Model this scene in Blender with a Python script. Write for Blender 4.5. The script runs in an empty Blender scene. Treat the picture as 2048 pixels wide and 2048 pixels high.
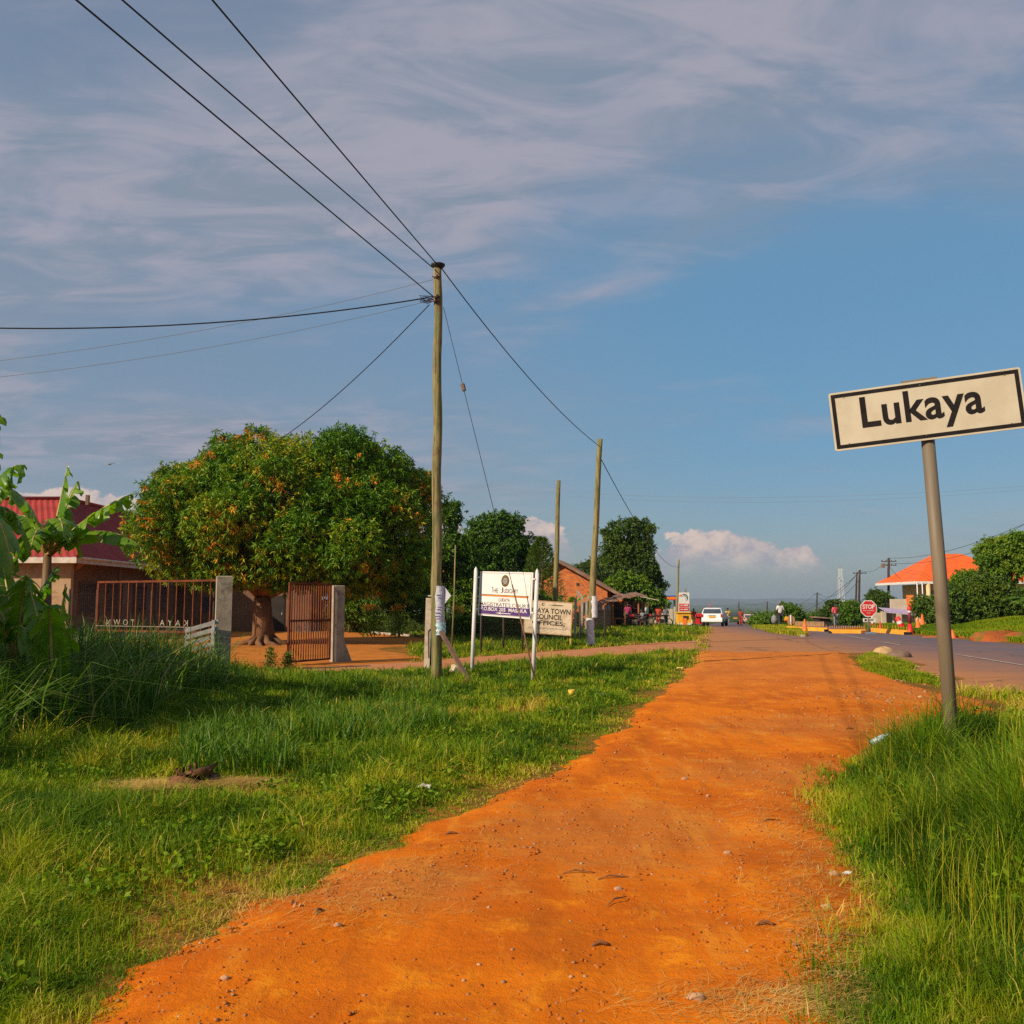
import bpy, math, random
import numpy as np
from mathutils import Vector, Matrix
random.seed(7)
RNG = np.random.default_rng(11)
SC = bpy.context.scene
COL = SC.collection
PI = math.pi
R = math.radians
# ------------------------------------------------------------------ camera
F, PITCH, EYE = 1843.0, R(5.61), 1.70
cam_d = bpy.data.cameras.new('camera'); cam = bpy.data.objects.new('camera', cam_d); COL.objects.link(cam)
cam.location = (0, 0, EYE); cam.rotation_euler = (PI/2 + PITCH, 0, 0)
cam_d.sensor_width = 36; cam_d.lens = 36*F/2048; cam_d.clip_start = .1; cam_d.clip_end = 60000
SC.camera = cam
# ------------------------------------------------------------------ sun and sky
SUN_EL, SUN_AZ = R(31), math.atan2(-.80, -.60)        # azimuth of the sun itself, clockwise from +Y
sd = Vector((math.sin(SUN_AZ)*math.cos(SUN_EL), math.cos(SUN_AZ)*math.cos(SUN_EL), math.sin(SUN_EL)))
sl = bpy.data.lights.new('sun', 'SUN'); sl.energy = 5.0; sl.angle = R(.5); sl.color = (1, .83, .62)
so = bpy.data.objects.new('sun', sl); COL.objects.link(so); so.location = (-30, -30, 60)
so.rotation_euler = sd.to_track_quat('Z', 'Y').to_euler()
SC.view_settings.view_transform = 'Standard'; SC.view_settings.look = 'None'
SC.view_settings.exposure = 0.22; SC.view_settings.gamma = 1
SC.cycles.max_bounces = 6; SC.cycles.transparent_max_bounces = 12; SC.cycles.volume_bounces = 0
SC.cycles.use_denoising = False

class NT:
    def __init__(s, tree): s.t = tree; s.n = tree.nodes; s.l = tree.links
    def new(s, typ, **kw):
        n = s.n.new(typ)
        for k, v in kw.items():
            if k.startswith('i_'):
                key = k[2:].replace('_', ' ')
                s.put(n.inputs[key], v)
            elif k.startswith('n_'): s.put(n.inputs[int(k[2:])], v)
            else: setattr(n, k, v)
        return n
    def put(s, sock, v):
        if isinstance(v, bpy.types.NodeSocket): s.l.new(v, sock)
        elif isinstance(v, (tuple, list)) and sock.type == 'RGBA' and len(v) == 3: sock.default_value = (*v, 1)
        else: sock.default_value = v
    def math(s, op, a, b=0., c=0., clamp=False):
        n = s.n.new('ShaderNodeMath'); n.operation = op; n.use_clamp = clamp
        s.put(n.inputs[0], a); s.put(n.inputs[1], b); s.put(n.inputs[2], c); return n.outputs[0]
    def mix(s, f, a, b, mode='MIX'):
        n = s.n.new('ShaderNodeMix'); n.data_type = 'RGBA'; n.blend_type = mode
        s.put(n.inputs[0], f); s.put(n.inputs[6], a); s.put(n.inputs[7], b); return n.outputs[2]
    def ramp(s, f, stops):
        n = s.n.new('ShaderNodeValToRGB'); s.put(n.inputs[0], f); e = n.color_ramp.elements
        while len(e) > 1: e.remove(e[0])
        e[0].position = stops[0][0]; c = stops[0][1]; e[0].color = (*c, 1) if len(c) == 3 else c
        for p, c in stops[1:]:
            q = e.new(p); q.color = (*c, 1) if len(c) == 3 else c
        return n.outputs[0]
    def step(s, f, a, b):
        n = s.n.new('ShaderNodeMapRange'); n.interpolation_type = 'SMOOTHSTEP'
        s.put(n.inputs[0], f); s.put(n.inputs[1], a); s.put(n.inputs[2], b); return n.outputs[0]
    def noise(s, vec, scale, detail=4, rough=.55, dist=0., dim='3D'):
        n = s.n.new('ShaderNodeTexNoise'); n.noise_dimensions = dim
        if vec is not None: s.put(n.inputs['Vector'], vec)
        n.inputs['Scale'].default_value = scale; n.inputs['Detail'].default_value = detail
        n.inputs['Roughness'].default_value = rough; n.inputs['Distortion'].default_value = dist
        return n.outputs[0]

w = bpy.data.worlds.new('World'); SC.world = w; w.use_nodes = True
nt = NT(w.node_tree); w.node_tree.nodes.clear()
sky = nt.new('ShaderNodeTexSky', sky_type='NISHITA', sun_disc=False, sun_elevation=SUN_EL, sun_rotation=SUN_AZ,
             air_density=1.0, dust_density=1.2, ozone_density=2.0)
tc = nt.new('ShaderNodeTexCoord'); D = tc.outputs['Generated']
sep = nt.new('ShaderNodeSeparateXYZ', n_0=D); dx, dy, dz = sep.outputs
el = nt.math('ARCSINE', dz)                                   # elevation, radians
az = nt.math('ARCTAN2', dx, dy)                               # azimuth from +Y
# high thin cloud laid out on a plane overhead
inv = nt.math('DIVIDE', 1., nt.math('MAXIMUM', nt.math('ADD', dz, .16), .03))
pl = nt.new('ShaderNodeCombineXYZ', n_0=nt.math('MULTIPLY', dx, inv), n_1=nt.math('MULTIPLY', dy, inv), n_2=3.3).outputs[0]
mp = nt.new('ShaderNodeMapping', n_0=pl); mp.inputs['Rotation'].default_value = (0, 0, R(24)); mp.inputs['Scale'].default_value = (.72, 1.05, 1)
n1 = nt.noise(mp.outputs[0], 1.05, 8, .55, .5)
mp2 = nt.new('ShaderNodeMapping', n_0=pl); mp2.inputs['Rotation'].default_value = (0, 0, R(-30)); mp2.inputs['Scale'].default_value = (1, 2.2, 1)
n2 = nt.noise(mp2.outputs[0], 3.0, 6, .58, .8)
cl = nt.math('ADD', nt.math('MULTIPLY', n1, .90), nt.math('MULTIPLY', n2, .13))
# clear patch to the right of the pole, veil thicker on the left and overhead
clear = nt.math('MULTIPLY', nt.step(nt.math('ABSOLUTE', nt.math('SUBTRACT', el, .23)), .23, .06), nt.step(az, -.10, .30))
cl = nt.math('SUBTRACT', cl, nt.math('MULTIPLY', clear, .15))
cl = nt.math('SUBTRACT', cl, nt.math('MULTIPLY', nt.math('MULTIPLY', nt.step(az, -.33, -.52), nt.step(el, .42, .6)), .16))
veil = nt.math('MULTIPLY', nt.step(cl, .37, .62), .94)
# cumulus banks standing low over the horizon
cv = nt.new('ShaderNodeCombineXYZ', n_0=nt.math('MULTIPLY', az, 1.), n_1=nt.math('MULTIPLY', el, 1.5), n_2=1.7).outputs[0]
c1 = nt.noise(cv, 23, 9, .64, .2); c2 = nt.noise(cv, 6.0, 3, .5)
def bank(a, wdt, e0, h, seed=0):
    wdt *= 1.15
    u = nt.math('DIVIDE', nt.math('SUBTRACT', az, a), wdt)
    env = nt.math('SUBTRACT', 1., nt.math('MULTIPLY', u, u))                # dome of the bank
    top = nt.math('ADD', e0, nt.math('MULTIPLY', h, env))
    v = nt.math('DIVIDE', nt.math('SUBTRACT', top, el), h)
    body = nt.math('ADD', v, nt.math('MULTIPLY', nt.math('SUBTRACT', c1, .5), 2.5))
    m = nt.step(body, .14, .34)
    low = nt.step(el, e0 - .030, e0 + .012)
    side = nt.step(nt.math('ABSOLUTE', u), 1.25, .85)
    return nt.math('MULTIPLY', nt.math('MULTIPLY', m, low), side)
banks = [bank(.222, .070, .050, .036), bank(.300, .022, .046, .018), bank(.022, .040, .068, .034), bank(-.084, .026, .082, .034), bank(-.435, .055, .096, .020), bank(-.51, .035, .10, .012)]
cm = banks[0]
for b in banks[1:]: cm = nt.math('MAXIMUM', cm, b)
blue = nt.mix(nt.step(el, 0., .36), (.31, .39, .44), (.22, .41, .62))
blue = nt.mix(nt.step(el, .34, .62), blue, (.25, .34, .50))
blue = nt.mix(nt.math('MULTIPLY', nt.step(az, .10, -.45), .55), blue, (.30, .36, .47))
blue = nt.mix(nt.math('MULTIPLY', clear, .8), blue, (.15, .40, .64))
tint = nt.mix(.74, nt.new('ShaderNodeHueSaturation', i_Saturation=1.15, i_Color=sky.outputs[0]).outputs[0],
              nt.mix(1., blue, (6.2, 6.2, 6.2), 'MULTIPLY'))
hz = nt.mix(nt.step(n2, .38, .64), (2.0, 2.45, 3.15), (3.15, 3.1, 3.75))
c = nt.mix(nt.math('MULTIPLY', veil, nt.step(el, .02, .14)), tint, hz)
cshade = nt.step(nt.math('ADD', c1, nt.math('MULTIPLY', el, 2.)), .50, .78)
c = nt.mix(nt.math('MULTIPLY', cm, .88), c, nt.mix(cshade, (3.2, 3.0, 3.5), (6.3, 4.9, 4.2)))
bgn = nt.new('ShaderNodeBackground', i_Color=c, i_Strength=.102)
out = nt.new('ShaderNodeOutputWorld', n_0=bgn.outputs[0])

# ------------------------------------------------------------------ placing
CP, SP = math.cos(PITCH), math.sin(PITCH)
def ray(px, py):
    u, v = px-1024, 1024-py
    return Vector((u, F*CP - v*SP, F*SP + v*CP))
def W(px, py, y):
    r = ray(px, py); t = y/r.y
    return Vector((r.x*t, y, EYE + r.z*t))
def G(px, py, z=0.):
    r = ray(px, py); t = (z-EYE)/r.z
    return Vector((r.x*t, r.y*t, z))
def smooth(x, a, b):
    t = np.clip((x-a)/(b-a), 0, 1); return t*t*(3-2*t)
_e0, _e1 = G(1822, 1269), G(2048, 1290)
_ed = (_e1-_e0).normalized(); _en = Vector((-_ed.y, _ed.x, 0))
if _en.x < 0: _en = -_en
def H(x, y):
    x = np.asarray(x, float); y = np.asarray(y, float)
    z = -.02*np.maximum(y-62, 0)*smooth(y, 58, 75)
    z = np.where(y > 900, -16.8-14*smooth(y, 900, 4000), z)
    s = (x-_e0.x)*_en.x + (y-_e0.y)*_en.y
    b = smooth(s, .3, 7)*smooth((x-_e0.x)*_ed.x + (y-_e0.y)*_ed.y, -12, 0)*(1-smooth(y, 75, 110))*smooth(x, 15, 24)
    return z + b*.75
def hz_(x, y): return float(H(x, y))

# value noise for geometry
_P = RNG.random((64, 64))
def vn(x, y):
    xi = np.floor(x).astype(int); yi = np.floor(y).astype(int); fx = x-xi; fy = y-yi
    fx = fx*fx*(3-2*fx); fy = fy*fy*(3-2*fy)
    a = _P[xi % 64, yi % 64]; b = _P[(xi+1) % 64, yi % 64]; c_ = _P[xi % 64, (yi+1) % 64]; d = _P[(xi+1) % 64, (yi+1) % 64]
    return (a*(1-fx)+b*fx)*(1-fy) + (c_*(1-fx)+d*fx)*fy
def fbm(x, y, s, o=4):
    r = 0; a = .5; t = 0
    for i in range(o):
        r = r + a*vn(x*s+17*i, y*s+31*i); t += a; a *= .5; s *= 2.03
    return r/t

# ------------------------------------------------------------------ materials
MATS = {}
def mat(name, c1, c2=None, scale=6., rough=.75, bump=0., bscale=None, metal=0., stain=None, coord='Object', stretch=None, spec=.4):
    if name in MATS: return MATS[name]
    m = bpy.data.materials.new(name); m.use_nodes = True; MATS[name] = m
    t = NT(m.node_tree); m.node_tree.nodes.clear()
    tcn = t.new('ShaderNodeTexCoord'); v = tcn.outputs[coord]
    if stretch: v = t.new('ShaderNodeMapping', n_0=v, i_Scale=stretch).outputs[0]
    c2 = c2 or tuple(x*.78 for x in c1)
    n = t.noise(v, scale, 5, .6)
    col = t.mix(t.step(n, .36, .64), c1, c2)
    if stain:
        n3 = t.noise(v, stain[1], 6, .65, .8)
        col = t.mix(t.math('MULTIPLY', t.step(n3, stain[2], stain[2]+.12), stain[3] if len(stain) > 3 else .8), col, stain[0])
    p = t.new('ShaderNodeBsdfPrincipled', i_Base_Color=col, i_Roughness=rough, i_Metallic=metal)
    p.inputs['Specular IOR Level'].default_value = spec
    if bump:
        nb = t.noise(v, bscale or scale*3, 6, .65)
        bn = t.new('ShaderNodeBump', i_Height=nb, i_Strength=1., i_Distance=bump)
        t.put(p.inputs['Normal'], bn.outputs[0])
    t.new('ShaderNodeOutputMaterial', n_0=p.outputs[0]); return m
def leafmat(name, stops, transl=.28, rough=.5, vary=.5, spec=.35):
    if name in MATS: return MATS[name]
    m = bpy.data.materials.new(name); m.use_nodes = True; MATS[name] = m
    t = NT(m.node_tree); m.node_tree.nodes.clear()
    a = t.new('ShaderNodeAttribute', attribute_name='tint')
    col = t.ramp(a.outputs['Fac'], stops)
    p = t.new('ShaderNodeBsdfPrincipled', i_Base_Color=col, i_Roughness=rough); p.inputs['Specular IOR Level'].default_value = spec
    tr = t.new('ShaderNodeBsdfTranslucent', i_Color=t.mix(1., col, (1.1, 1.25, .5), 'MULTIPLY'))
    mx = t.new('ShaderNodeMixShader', n_0=transl, n_1=p.outputs[0], n_2=tr.outputs[0])
    t.new('ShaderNodeOutputMaterial', n_0=mx.outputs[0]); return m

# ------------------------------------------------------------------ mesh helpers
def tag(o, label=None, cat=None, group=None, kind=None):
    if label: o['label'] = label
    if cat: o['category'] = cat
    if group: o['group'] = group
    if kind: o['kind'] = kind
    return o
def link(name, me, m=None, parent=None, loc=None, rz=0.):
    o = bpy.data.objects.new(name, me); COL.objects.link(o)
    if m is not None and me is not None: me.materials.append(m)
    if parent is not None: o.parent = parent
    if loc is not None: o.location = loc
    if rz: o.rotation_euler.z = rz
    return o
def empty(name, loc, label, cat, group=None, rz=0.):
    o = link(name, None, loc=loc, rz=rz); o.empty_display_size = .3
    return tag(o, label, cat, group)
def npmesh(name, V, faces, tint=None, smooth_=False):
    me = bpy.data.meshes.new(name)
    V = np.ascontiguousarray(V, dtype=np.float32); me.vertices.add(len(V)); me.vertices.foreach_set('co', V.ravel())
    idx = np.concatenate([f.ravel() for f in faces]).astype(np.int32)
    sizes = np.concatenate([np.full(len(f), f.shape[1], dtype=np.int32) for f in faces])
    me.loops.add(len(idx)); me.loops.foreach_set('vertex_index', idx)
    st = np.concatenate([[0], np.cumsum(sizes)[:-1]]).astype(np.int32)
    me.polygons.add(len(sizes)); me.polygons.foreach_set('loop_start', st); me.polygons.foreach_set('loop_total', sizes)
    if smooth_: me.polygons.foreach_set('use_smooth', np.ones(len(sizes), bool))
    if tint is not None:
        at = me.attributes.new('tint', 'FLOAT', 'POINT'); at.data.foreach_set('value', np.ascontiguousarray(tint, dtype=np.float32))
    me.update(); me.validate(); return me
class MB:
    def __init__(s): s.v = []; s.f = []; s.sm = []
    def add(s, vs, fs, sm=False):
        o = len(s.v); s.v += [tuple(v) for v in vs]; s.f += [tuple(i+o for i in f) for f in fs]; s.sm += [sm]*len(fs); return s
    def box(s, c, size, rot=None, bev=0., taper=1.):
        x, y, z = (a/2 for a in size); c = Vector(c)
        M_ = (rot if isinstance(rot, Matrix) else Matrix.Rotation(rot, 3, 'Z')) if rot is not None else Matrix.Identity(3)
        if bev:
            b = min(bev, x*.9, y*.9, z*.9); vs = []; 
            for zz, k in ((-z, 1), (-z+b, 0), (z-b, 0), (z, 1)):
                tp = taper if zz > 0 else 1
                for sx, sy in ((-1, -1), (1, -1), (1, 1), (-1, 1)):
                    X, Y = (x-(b if k else 0))*tp, (y-(b if k else 0))*tp
                    vs.append((sx*X, sy*(Y-b) if not k else sy*Y, zz) if False else (sx*X, sy*Y, zz))
            fs = [(3, 2, 1, 0), (12, 13, 14, 15)]
            for r_ in range(3):
                for i in range(4): fs.append((r_*4+i, r_*4+(i+1) % 4, r_*4+4+(i+1) % 4, r_*4+4+i))
        else:
            vs = [(-x, -y, -z), (x, -y, -z), (x, y, -z), (-x, y, -z), (-x*taper, -y*taper, z), (x*taper, -y*taper, z), (x*taper, y*taper, z), (-x*taper, y*taper, z)]
            fs = [(3, 2, 1, 0), (4, 5, 6, 7), (0, 1, 5, 4), (1, 2, 6, 5), (2, 3, 7, 6), (3, 0, 4, 7)]
        return s.add([c + M_@Vector(v) for v in vs], fs)
    def bar(s, a, b, w_, h=None):
        a, b = Vector(a), Vector(b); d = b-a; h = h or w_
        q = d.to_track_quat('Z', 'Y').to_matrix()
        return s.box((a+b)/2, (w_, h, d.length), q)
    def tube(s, pts, rad, n=8, cap=True, jit=0., smooth_=True):
        pts = [Vector(p) for p in pts]; k = len(pts)
        if not isinstance(rad, (list, tuple)): rad = [rad]*k
        vs = []; up = None
        for i, p in enumerate(pts):
            d = (pts[min(i+1, k-1)]-pts[max(i-1, 0)]).normalized()
            if up is None: up = Vector((0, 1, 0)) if abs(d.y) < .9 else Vector((1, 0, 0))
            sx = d.cross(up).normalized(); up = sx.cross(d).normalized()
            for j in range(n):
                a = 2*PI*j/n; r = rad[i]*(1+(random.random()-.5)*2*jit)
                vs.append(p + (sx*math.cos(a)+up*math.sin(a))*r)
        fs = [(i*n+j, i*n+(j+1) % n, (i+1)*n+(j+1) % n, (i+1)*n+j) for i in range(k-1) for j in range(n)]
        s.add(vs, fs, smooth_)
        if cap:
            o = len(s.v)-len(vs); s.f += [tuple(o+j for j in range(n))[::-1], tuple(o+(k-1)*n+j for j in range(n))]; s.sm += [False]*2
        return s
    def prism(s, poly, d0, d1, axis='Y'):     # poly in the two other axes
        n = len(poly)
        def mk(p, d): return (p[0], d, p[1]) if axis == 'Y' else ((d, p[0], p[1]) if axis == 'X' else (p[0], p[1], d))
        vs = [mk(p, d0) for p in poly]+[mk(p, d1) for p in poly]
        fs = [tuple(range(n)), tuple(range(2*n-1, n-1, -1))]+[(i+n, (i+1) % n+n, (i+1) % n, i) for i in range(n)]
        return s.add(vs, fs)
    def lathe(s, prof, n=20, c=(0, 0, 0)):
        c = Vector(c); vs = [c+Vector((r*math.cos(2*PI*j/n), r*math.sin(2*PI*j/n), z)) for r, z in prof for j in range(n)]; k = len(prof)
        return s.add(vs, [(i*n+j, i*n+(j+1) % n, (i+1)*n+(j+1) % n, (i+1)*n+j) for i in range(k-1) for j in range(n)], True)
    def build(s, name, m, parent=None, loc=None, rz=0., fix=True):
        me = bpy.data.meshes.new(name); me.from_pydata(s.v, [], s.f); me.polygons.foreach_set('use_smooth', s.sm)
        if fix:
            import bmesh
            bm = bmesh.new(); bm.from_mesh(me); bmesh.ops.recalc_face_normals(bm, faces=bm.faces); bm.to_mesh(me); bm.free()
        me.update(); return link(name, me, m, parent, loc, rz)
_tc = {}
def text_geo(body, bold=0., space=1.):
    key = (body, bold, space)
    if key in _tc: return _tc[key]
    cu = bpy.data.curves.new('t', 'FONT'); cu.body = body; cu.size = 1; cu.offset = bold; cu.resolution_u = 5; cu.space_character = space; cu.fill_mode = 'FRONT'
    ob = bpy.data.objects.new('t', cu); COL.objects.link(ob); dg = bpy.context.evaluated_depsgraph_get()
    me = bpy.data.meshes.new_from_object(ob.evaluated_get(dg))
    V = np.array([v.co[:] for v in me.vertices]); Fc = [tuple(p.vertices) for p in me.polygons]
    bpy.data.objects.remove(ob); bpy.data.curves.remove(cu); bpy.data.meshes.remove(me)
    _tc[key] = (V, Fc); return _tc[key]
def put_text(mb, body, cx, cz, width, height, y=-.004, bold=0., space=1., mirror=False, shear=0., thick=.002):
    V, Fc = text_geo(body, bold, space)
    x0, x1 = V[:, 0].min(), V[:, 0].max(); z0, z1 = V[:, 1].min(), V[:, 1].max()
    X = (V[:, 0]-(x0+x1)/2)/(x1-x0)*width; Z = (V[:, 1]-(z0+z1)/2)/(z1-z0)*height
    X = X+Z*shear
    if mirror: X = -X
    mb.add([(cx+a, y, cz+b) for a, b in zip(X, Z)], Fc)
def unit_frame(tl, tr, bl):
    """matrix whose x runs along the panel, z up the panel, y away from the viewer"""
    x = (tr-tl).normalized(); z = (tl-bl); z = (z-x*z.dot(x)).normalized(); y = z.cross(x)
    return Matrix((x, y, z)).transposed()

# --- leaf and grass generators (numpy)
def nrm(a): return a/np.maximum(np.linalg.norm(a, axis=1, keepdims=True), 1e-9)
def leaves(C, A, L, Wd, T, fold=.25, curl=.0):
    """C base points, A unit axes, L lengths, Wd widths, T tints -> diamond leaves folded along the midrib"""
    n = len(C); rnd = RNG.normal(size=(n, 3)); S = nrm(np.cross(A, rnd)); N = np.cross(S, A)
    up = np.sign(N[:, 2:3]+1e-6); N = N*up; S = S*up
    L = np.asarray(L)[:, None]; Wd = np.asarray(Wd)[:, None]
    mid = C + A*L*.45; tip = C + A*L + np.array([0, 0, -1])*L*curl
    V = np.stack([C, mid+S*Wd*.5+N*Wd*fold, tip, mid-S*Wd*.5+N*Wd*fold], 1).reshape(-1, 3)
    i = np.arange(n)[:, None]*4
    Fc = np.concatenate([i+np.array([[0, 1, 2]]), i+np.array([[0, 2, 3]])])
    return V, Fc, np.repeat(T, 4)
def blades(X, Y, Z, Ht, Wd, T, lean=.35, curve=.5, wind=(0., 0.), ang=None):
    n = len(X); a = RNG.random(n)*2*PI; sx, sy = np.cos(a), np.sin(a)
    b = RNG.random(n)*2*PI if ang is None else ang; ld = lean*np.abs(RNG.normal(size=n)); lx = np.cos(b)*ld+wind[0]; ly = np.sin(b)*ld+wind[1]
    cv = 1+curve*RNG.random(n)
    B = np.stack([X, Y, Z], 1)
    m1 = B+np.stack([lx*Ht*.35, ly*Ht*.35, Ht*.5], 1)
    m2 = B+np.stack([lx*Ht*.95*cv**.5, ly*Ht*.95*cv**.5, Ht*.83], 1)
    tp = B+np.stack([lx*Ht*1.6*cv, ly*Ht*1.6*cv, Ht*(1.02-.35*np.minimum(ld, 1.)*cv*.6)], 1)
    s = np.stack([sx, sy, np.zeros(n)], 1)*Wd[:, None]*.5
    V = np.stack([B-s, B+s, m1-s*.9, m1+s*.9, m2-s*.6, m2+s*.6, tp], 1).reshape(-1, 3)
    i = np.arange(n)[:, None]*7
    q = np.concatenate([i+np.array([[0, 1, 3, 2]]), i+np.array([[2, 3, 5, 4]])]); t = i+np.array([[4, 5, 6]])
    return V, q, t, np.repeat(T, 7)
def grass_obj(name, parts, m, label, cat='grass'):
    V = []; Q = []; T3 = []; TI = []; o = 0
    for v, q, t, ti in parts:
        V.append(v); Q.append(q+o); T3.append(t+o); TI.append(ti); o += len(v)
    me = npmesh(name, np.concatenate(V), [np.concatenate(Q), np.concatenate(T3)], np.concatenate(TI))
    return tag(link(name, me, m), label, cat, kind='stuff')

# polygons: signed distance (positive inside)
def sdist(poly, X, Y):
    P = np.array(poly, float); n = len(P); best = np.full(X.shape, 1e18); ins = np.zeros(X.shape, bool)
    for i in range(n):
        a, b = P[i], P[(i+1) % n]; e = b-a; wx, wy = X-a[0], Y-a[1]
        t = np.clip((wx*e[0]+wy*e[1])/(e@e+1e-12), 0, 1)
        best = np.minimum(best, (wx-e[0]*t)**2+(wy-e[1]*t)**2)
        c1 = (a[1] > Y) != (b[1] > Y)
        with np.errstate(divide='ignore', invalid='ignore'):
            ins ^= c1 & (X < (b[0]-a[0])*(Y-a[1])/(b[1]-a[1]+1e-12)+a[0])
    d = np.sqrt(best); return np.where(ins, d, -d)
def gp(pts): return [tuple(G(x, y)[:2]) for x, y in pts]
# ================================================================== THE GROUND
path_left = gp([(175, 2035), (285, 1945), (370, 1897), (450, 1868), (508, 1828), (605, 1780), (715, 1733), (812, 1696), (898, 1648), (1024, 1579), (1146, 1531), (1215, 1478), (1278, 1425), (1331, 1383), (1374, 1346), (1389, 1322), (1394, 1303)])
path_right = gp([(1480, 1306), (1690, 1306), (1712, 1330), (1790, 1362), (1880, 1390), (1960, 1402), (1985, 1420), (1893, 1440), (1770, 1475), (1686, 1530), (1660, 1590), (1700, 1717), (1740, 1839), (1752, 1908), (1735, 1971), (1745, 2048)])
PATH = [(-3.6, -8)] + [(-2.6, 2.0)] + path_left + path_right + [(1.75, 2.5), (2.2, -8)]
ISLAND = gp([(1693, 1316), (1745, 1303), (1800, 1318), (1880, 1352), (1918, 1372), (1905, 1386), (1820, 1370), (1730, 1350), (1697, 1334)])
COURT = gp([(120, 1350), (690, 1345), (780, 1331), (848, 1319), (800, 1306), (757, 1300), (775, 1294), (860, 1290), (905, 1283), (850, 1276), (690, 1263), (300, 1258), (60, 1258), (-60, 1300)])
LANE = gp([(560, 1347), (700, 1343), (848, 1340), (1000, 1328), (1200, 1311), (1300, 1306), (1400, 1303), (1402, 1281), (1300, 1287), (1200, 1296), (1000, 1311), (900, 1318), (848, 1324), (780, 1328), (560, 1337)])
ROAD = gp([(1398, 1304), (1400, 1284), (1410, 1266), (1421, 1256)]) + [(15.6, 75), (30, 140), (68, 300), (73, 300), (36, 140), (20.5, 75)] + \
       gp([(1530, 1258), (1565, 1265), (1600, 1272), (1608, 1267), (1572, 1258.5)]) + [(23.5, 75), (39, 140), (46, 140), (28.5, 75), ] + gp([(1655, 1262.5), (1830, 1270), (2048, 1289)]) + [(36, 27), (70, 5), (64, -6), (22, 15.2)] + \
       gp([(2048, 1390), (1914, 1369), (1820, 1330), (1740, 1306), (1690, 1308), (1600, 1309), (1480, 1311)])
def sheet(name, poly, cell, off, m, amp=.0, rag=.08, rs=1.4, edge=.25, ext=None, humps=None):
    P = np.array(poly); x0, y0 = P.min(0)-.6; x1, y1 = P.max(0)+.6
    if ext: x0, x1, y0, y1 = max(x0, ext[0]), min(x1, ext[1]), max(y0, ext[2]), min(y1, ext[3])
    # depth rows get coarser with distance
    ys = [y0]
    while ys[-1] < y1: ys.append(ys[-1]+max(cell, abs(ys[-1])*cell*.12))
    ys = np.array(ys); nx = int((x1-x0)/max(cell, .004*(abs(y0)+y1)))+2
    xs = np.linspace(x0, x1, min(nx, 1100))
    X, Y = np.meshgrid(xs, ys); sdv = sdist(poly, X, Y)
    sdv = sdv + (fbm(X, Y, rs, 4)-.5)*2*rag + (fbm(X, Y, rs*6, 3)-.5)*rag*.9
    bm_ = amp*np.abs(fbm(X, Y, .9, 5)-.5) + amp*.35*np.abs(fbm(X, Y, 7, 3)-.5)
    if humps is not None: bm_ = bm_+humps(X, Y)
    Z = H(X, Y) + np.clip(sdv*off/edge*2, -.05, off) + bm_*np.clip(sdv/edge, 0, 1)*(sdv > 0)
    keep = sdv > -.35
    idx = np.arange(X.size).reshape(X.shape)
    q = np.stack([idx[:-1, :-1], idx[:-1, 1:], idx[1:, 1:], idx[1:, :-1]], -1)
    kk = keep[:-1, :-1] | keep[1:, 1:] | keep[1:, :-1] | keep[:-1, 1:]
    q = q[kk]; used = np.unique(q); mp_ = np.zeros(X.size, int); mp_[used] = np.arange(len(used))
    V = np.stack([X.ravel()[used], Y.ravel()[used], Z.ravel()[used]], 1)
    me = npmesh(name, V, [mp_[q]], None, True)
    return tag(link(name, me, m), kind='structure')

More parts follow.
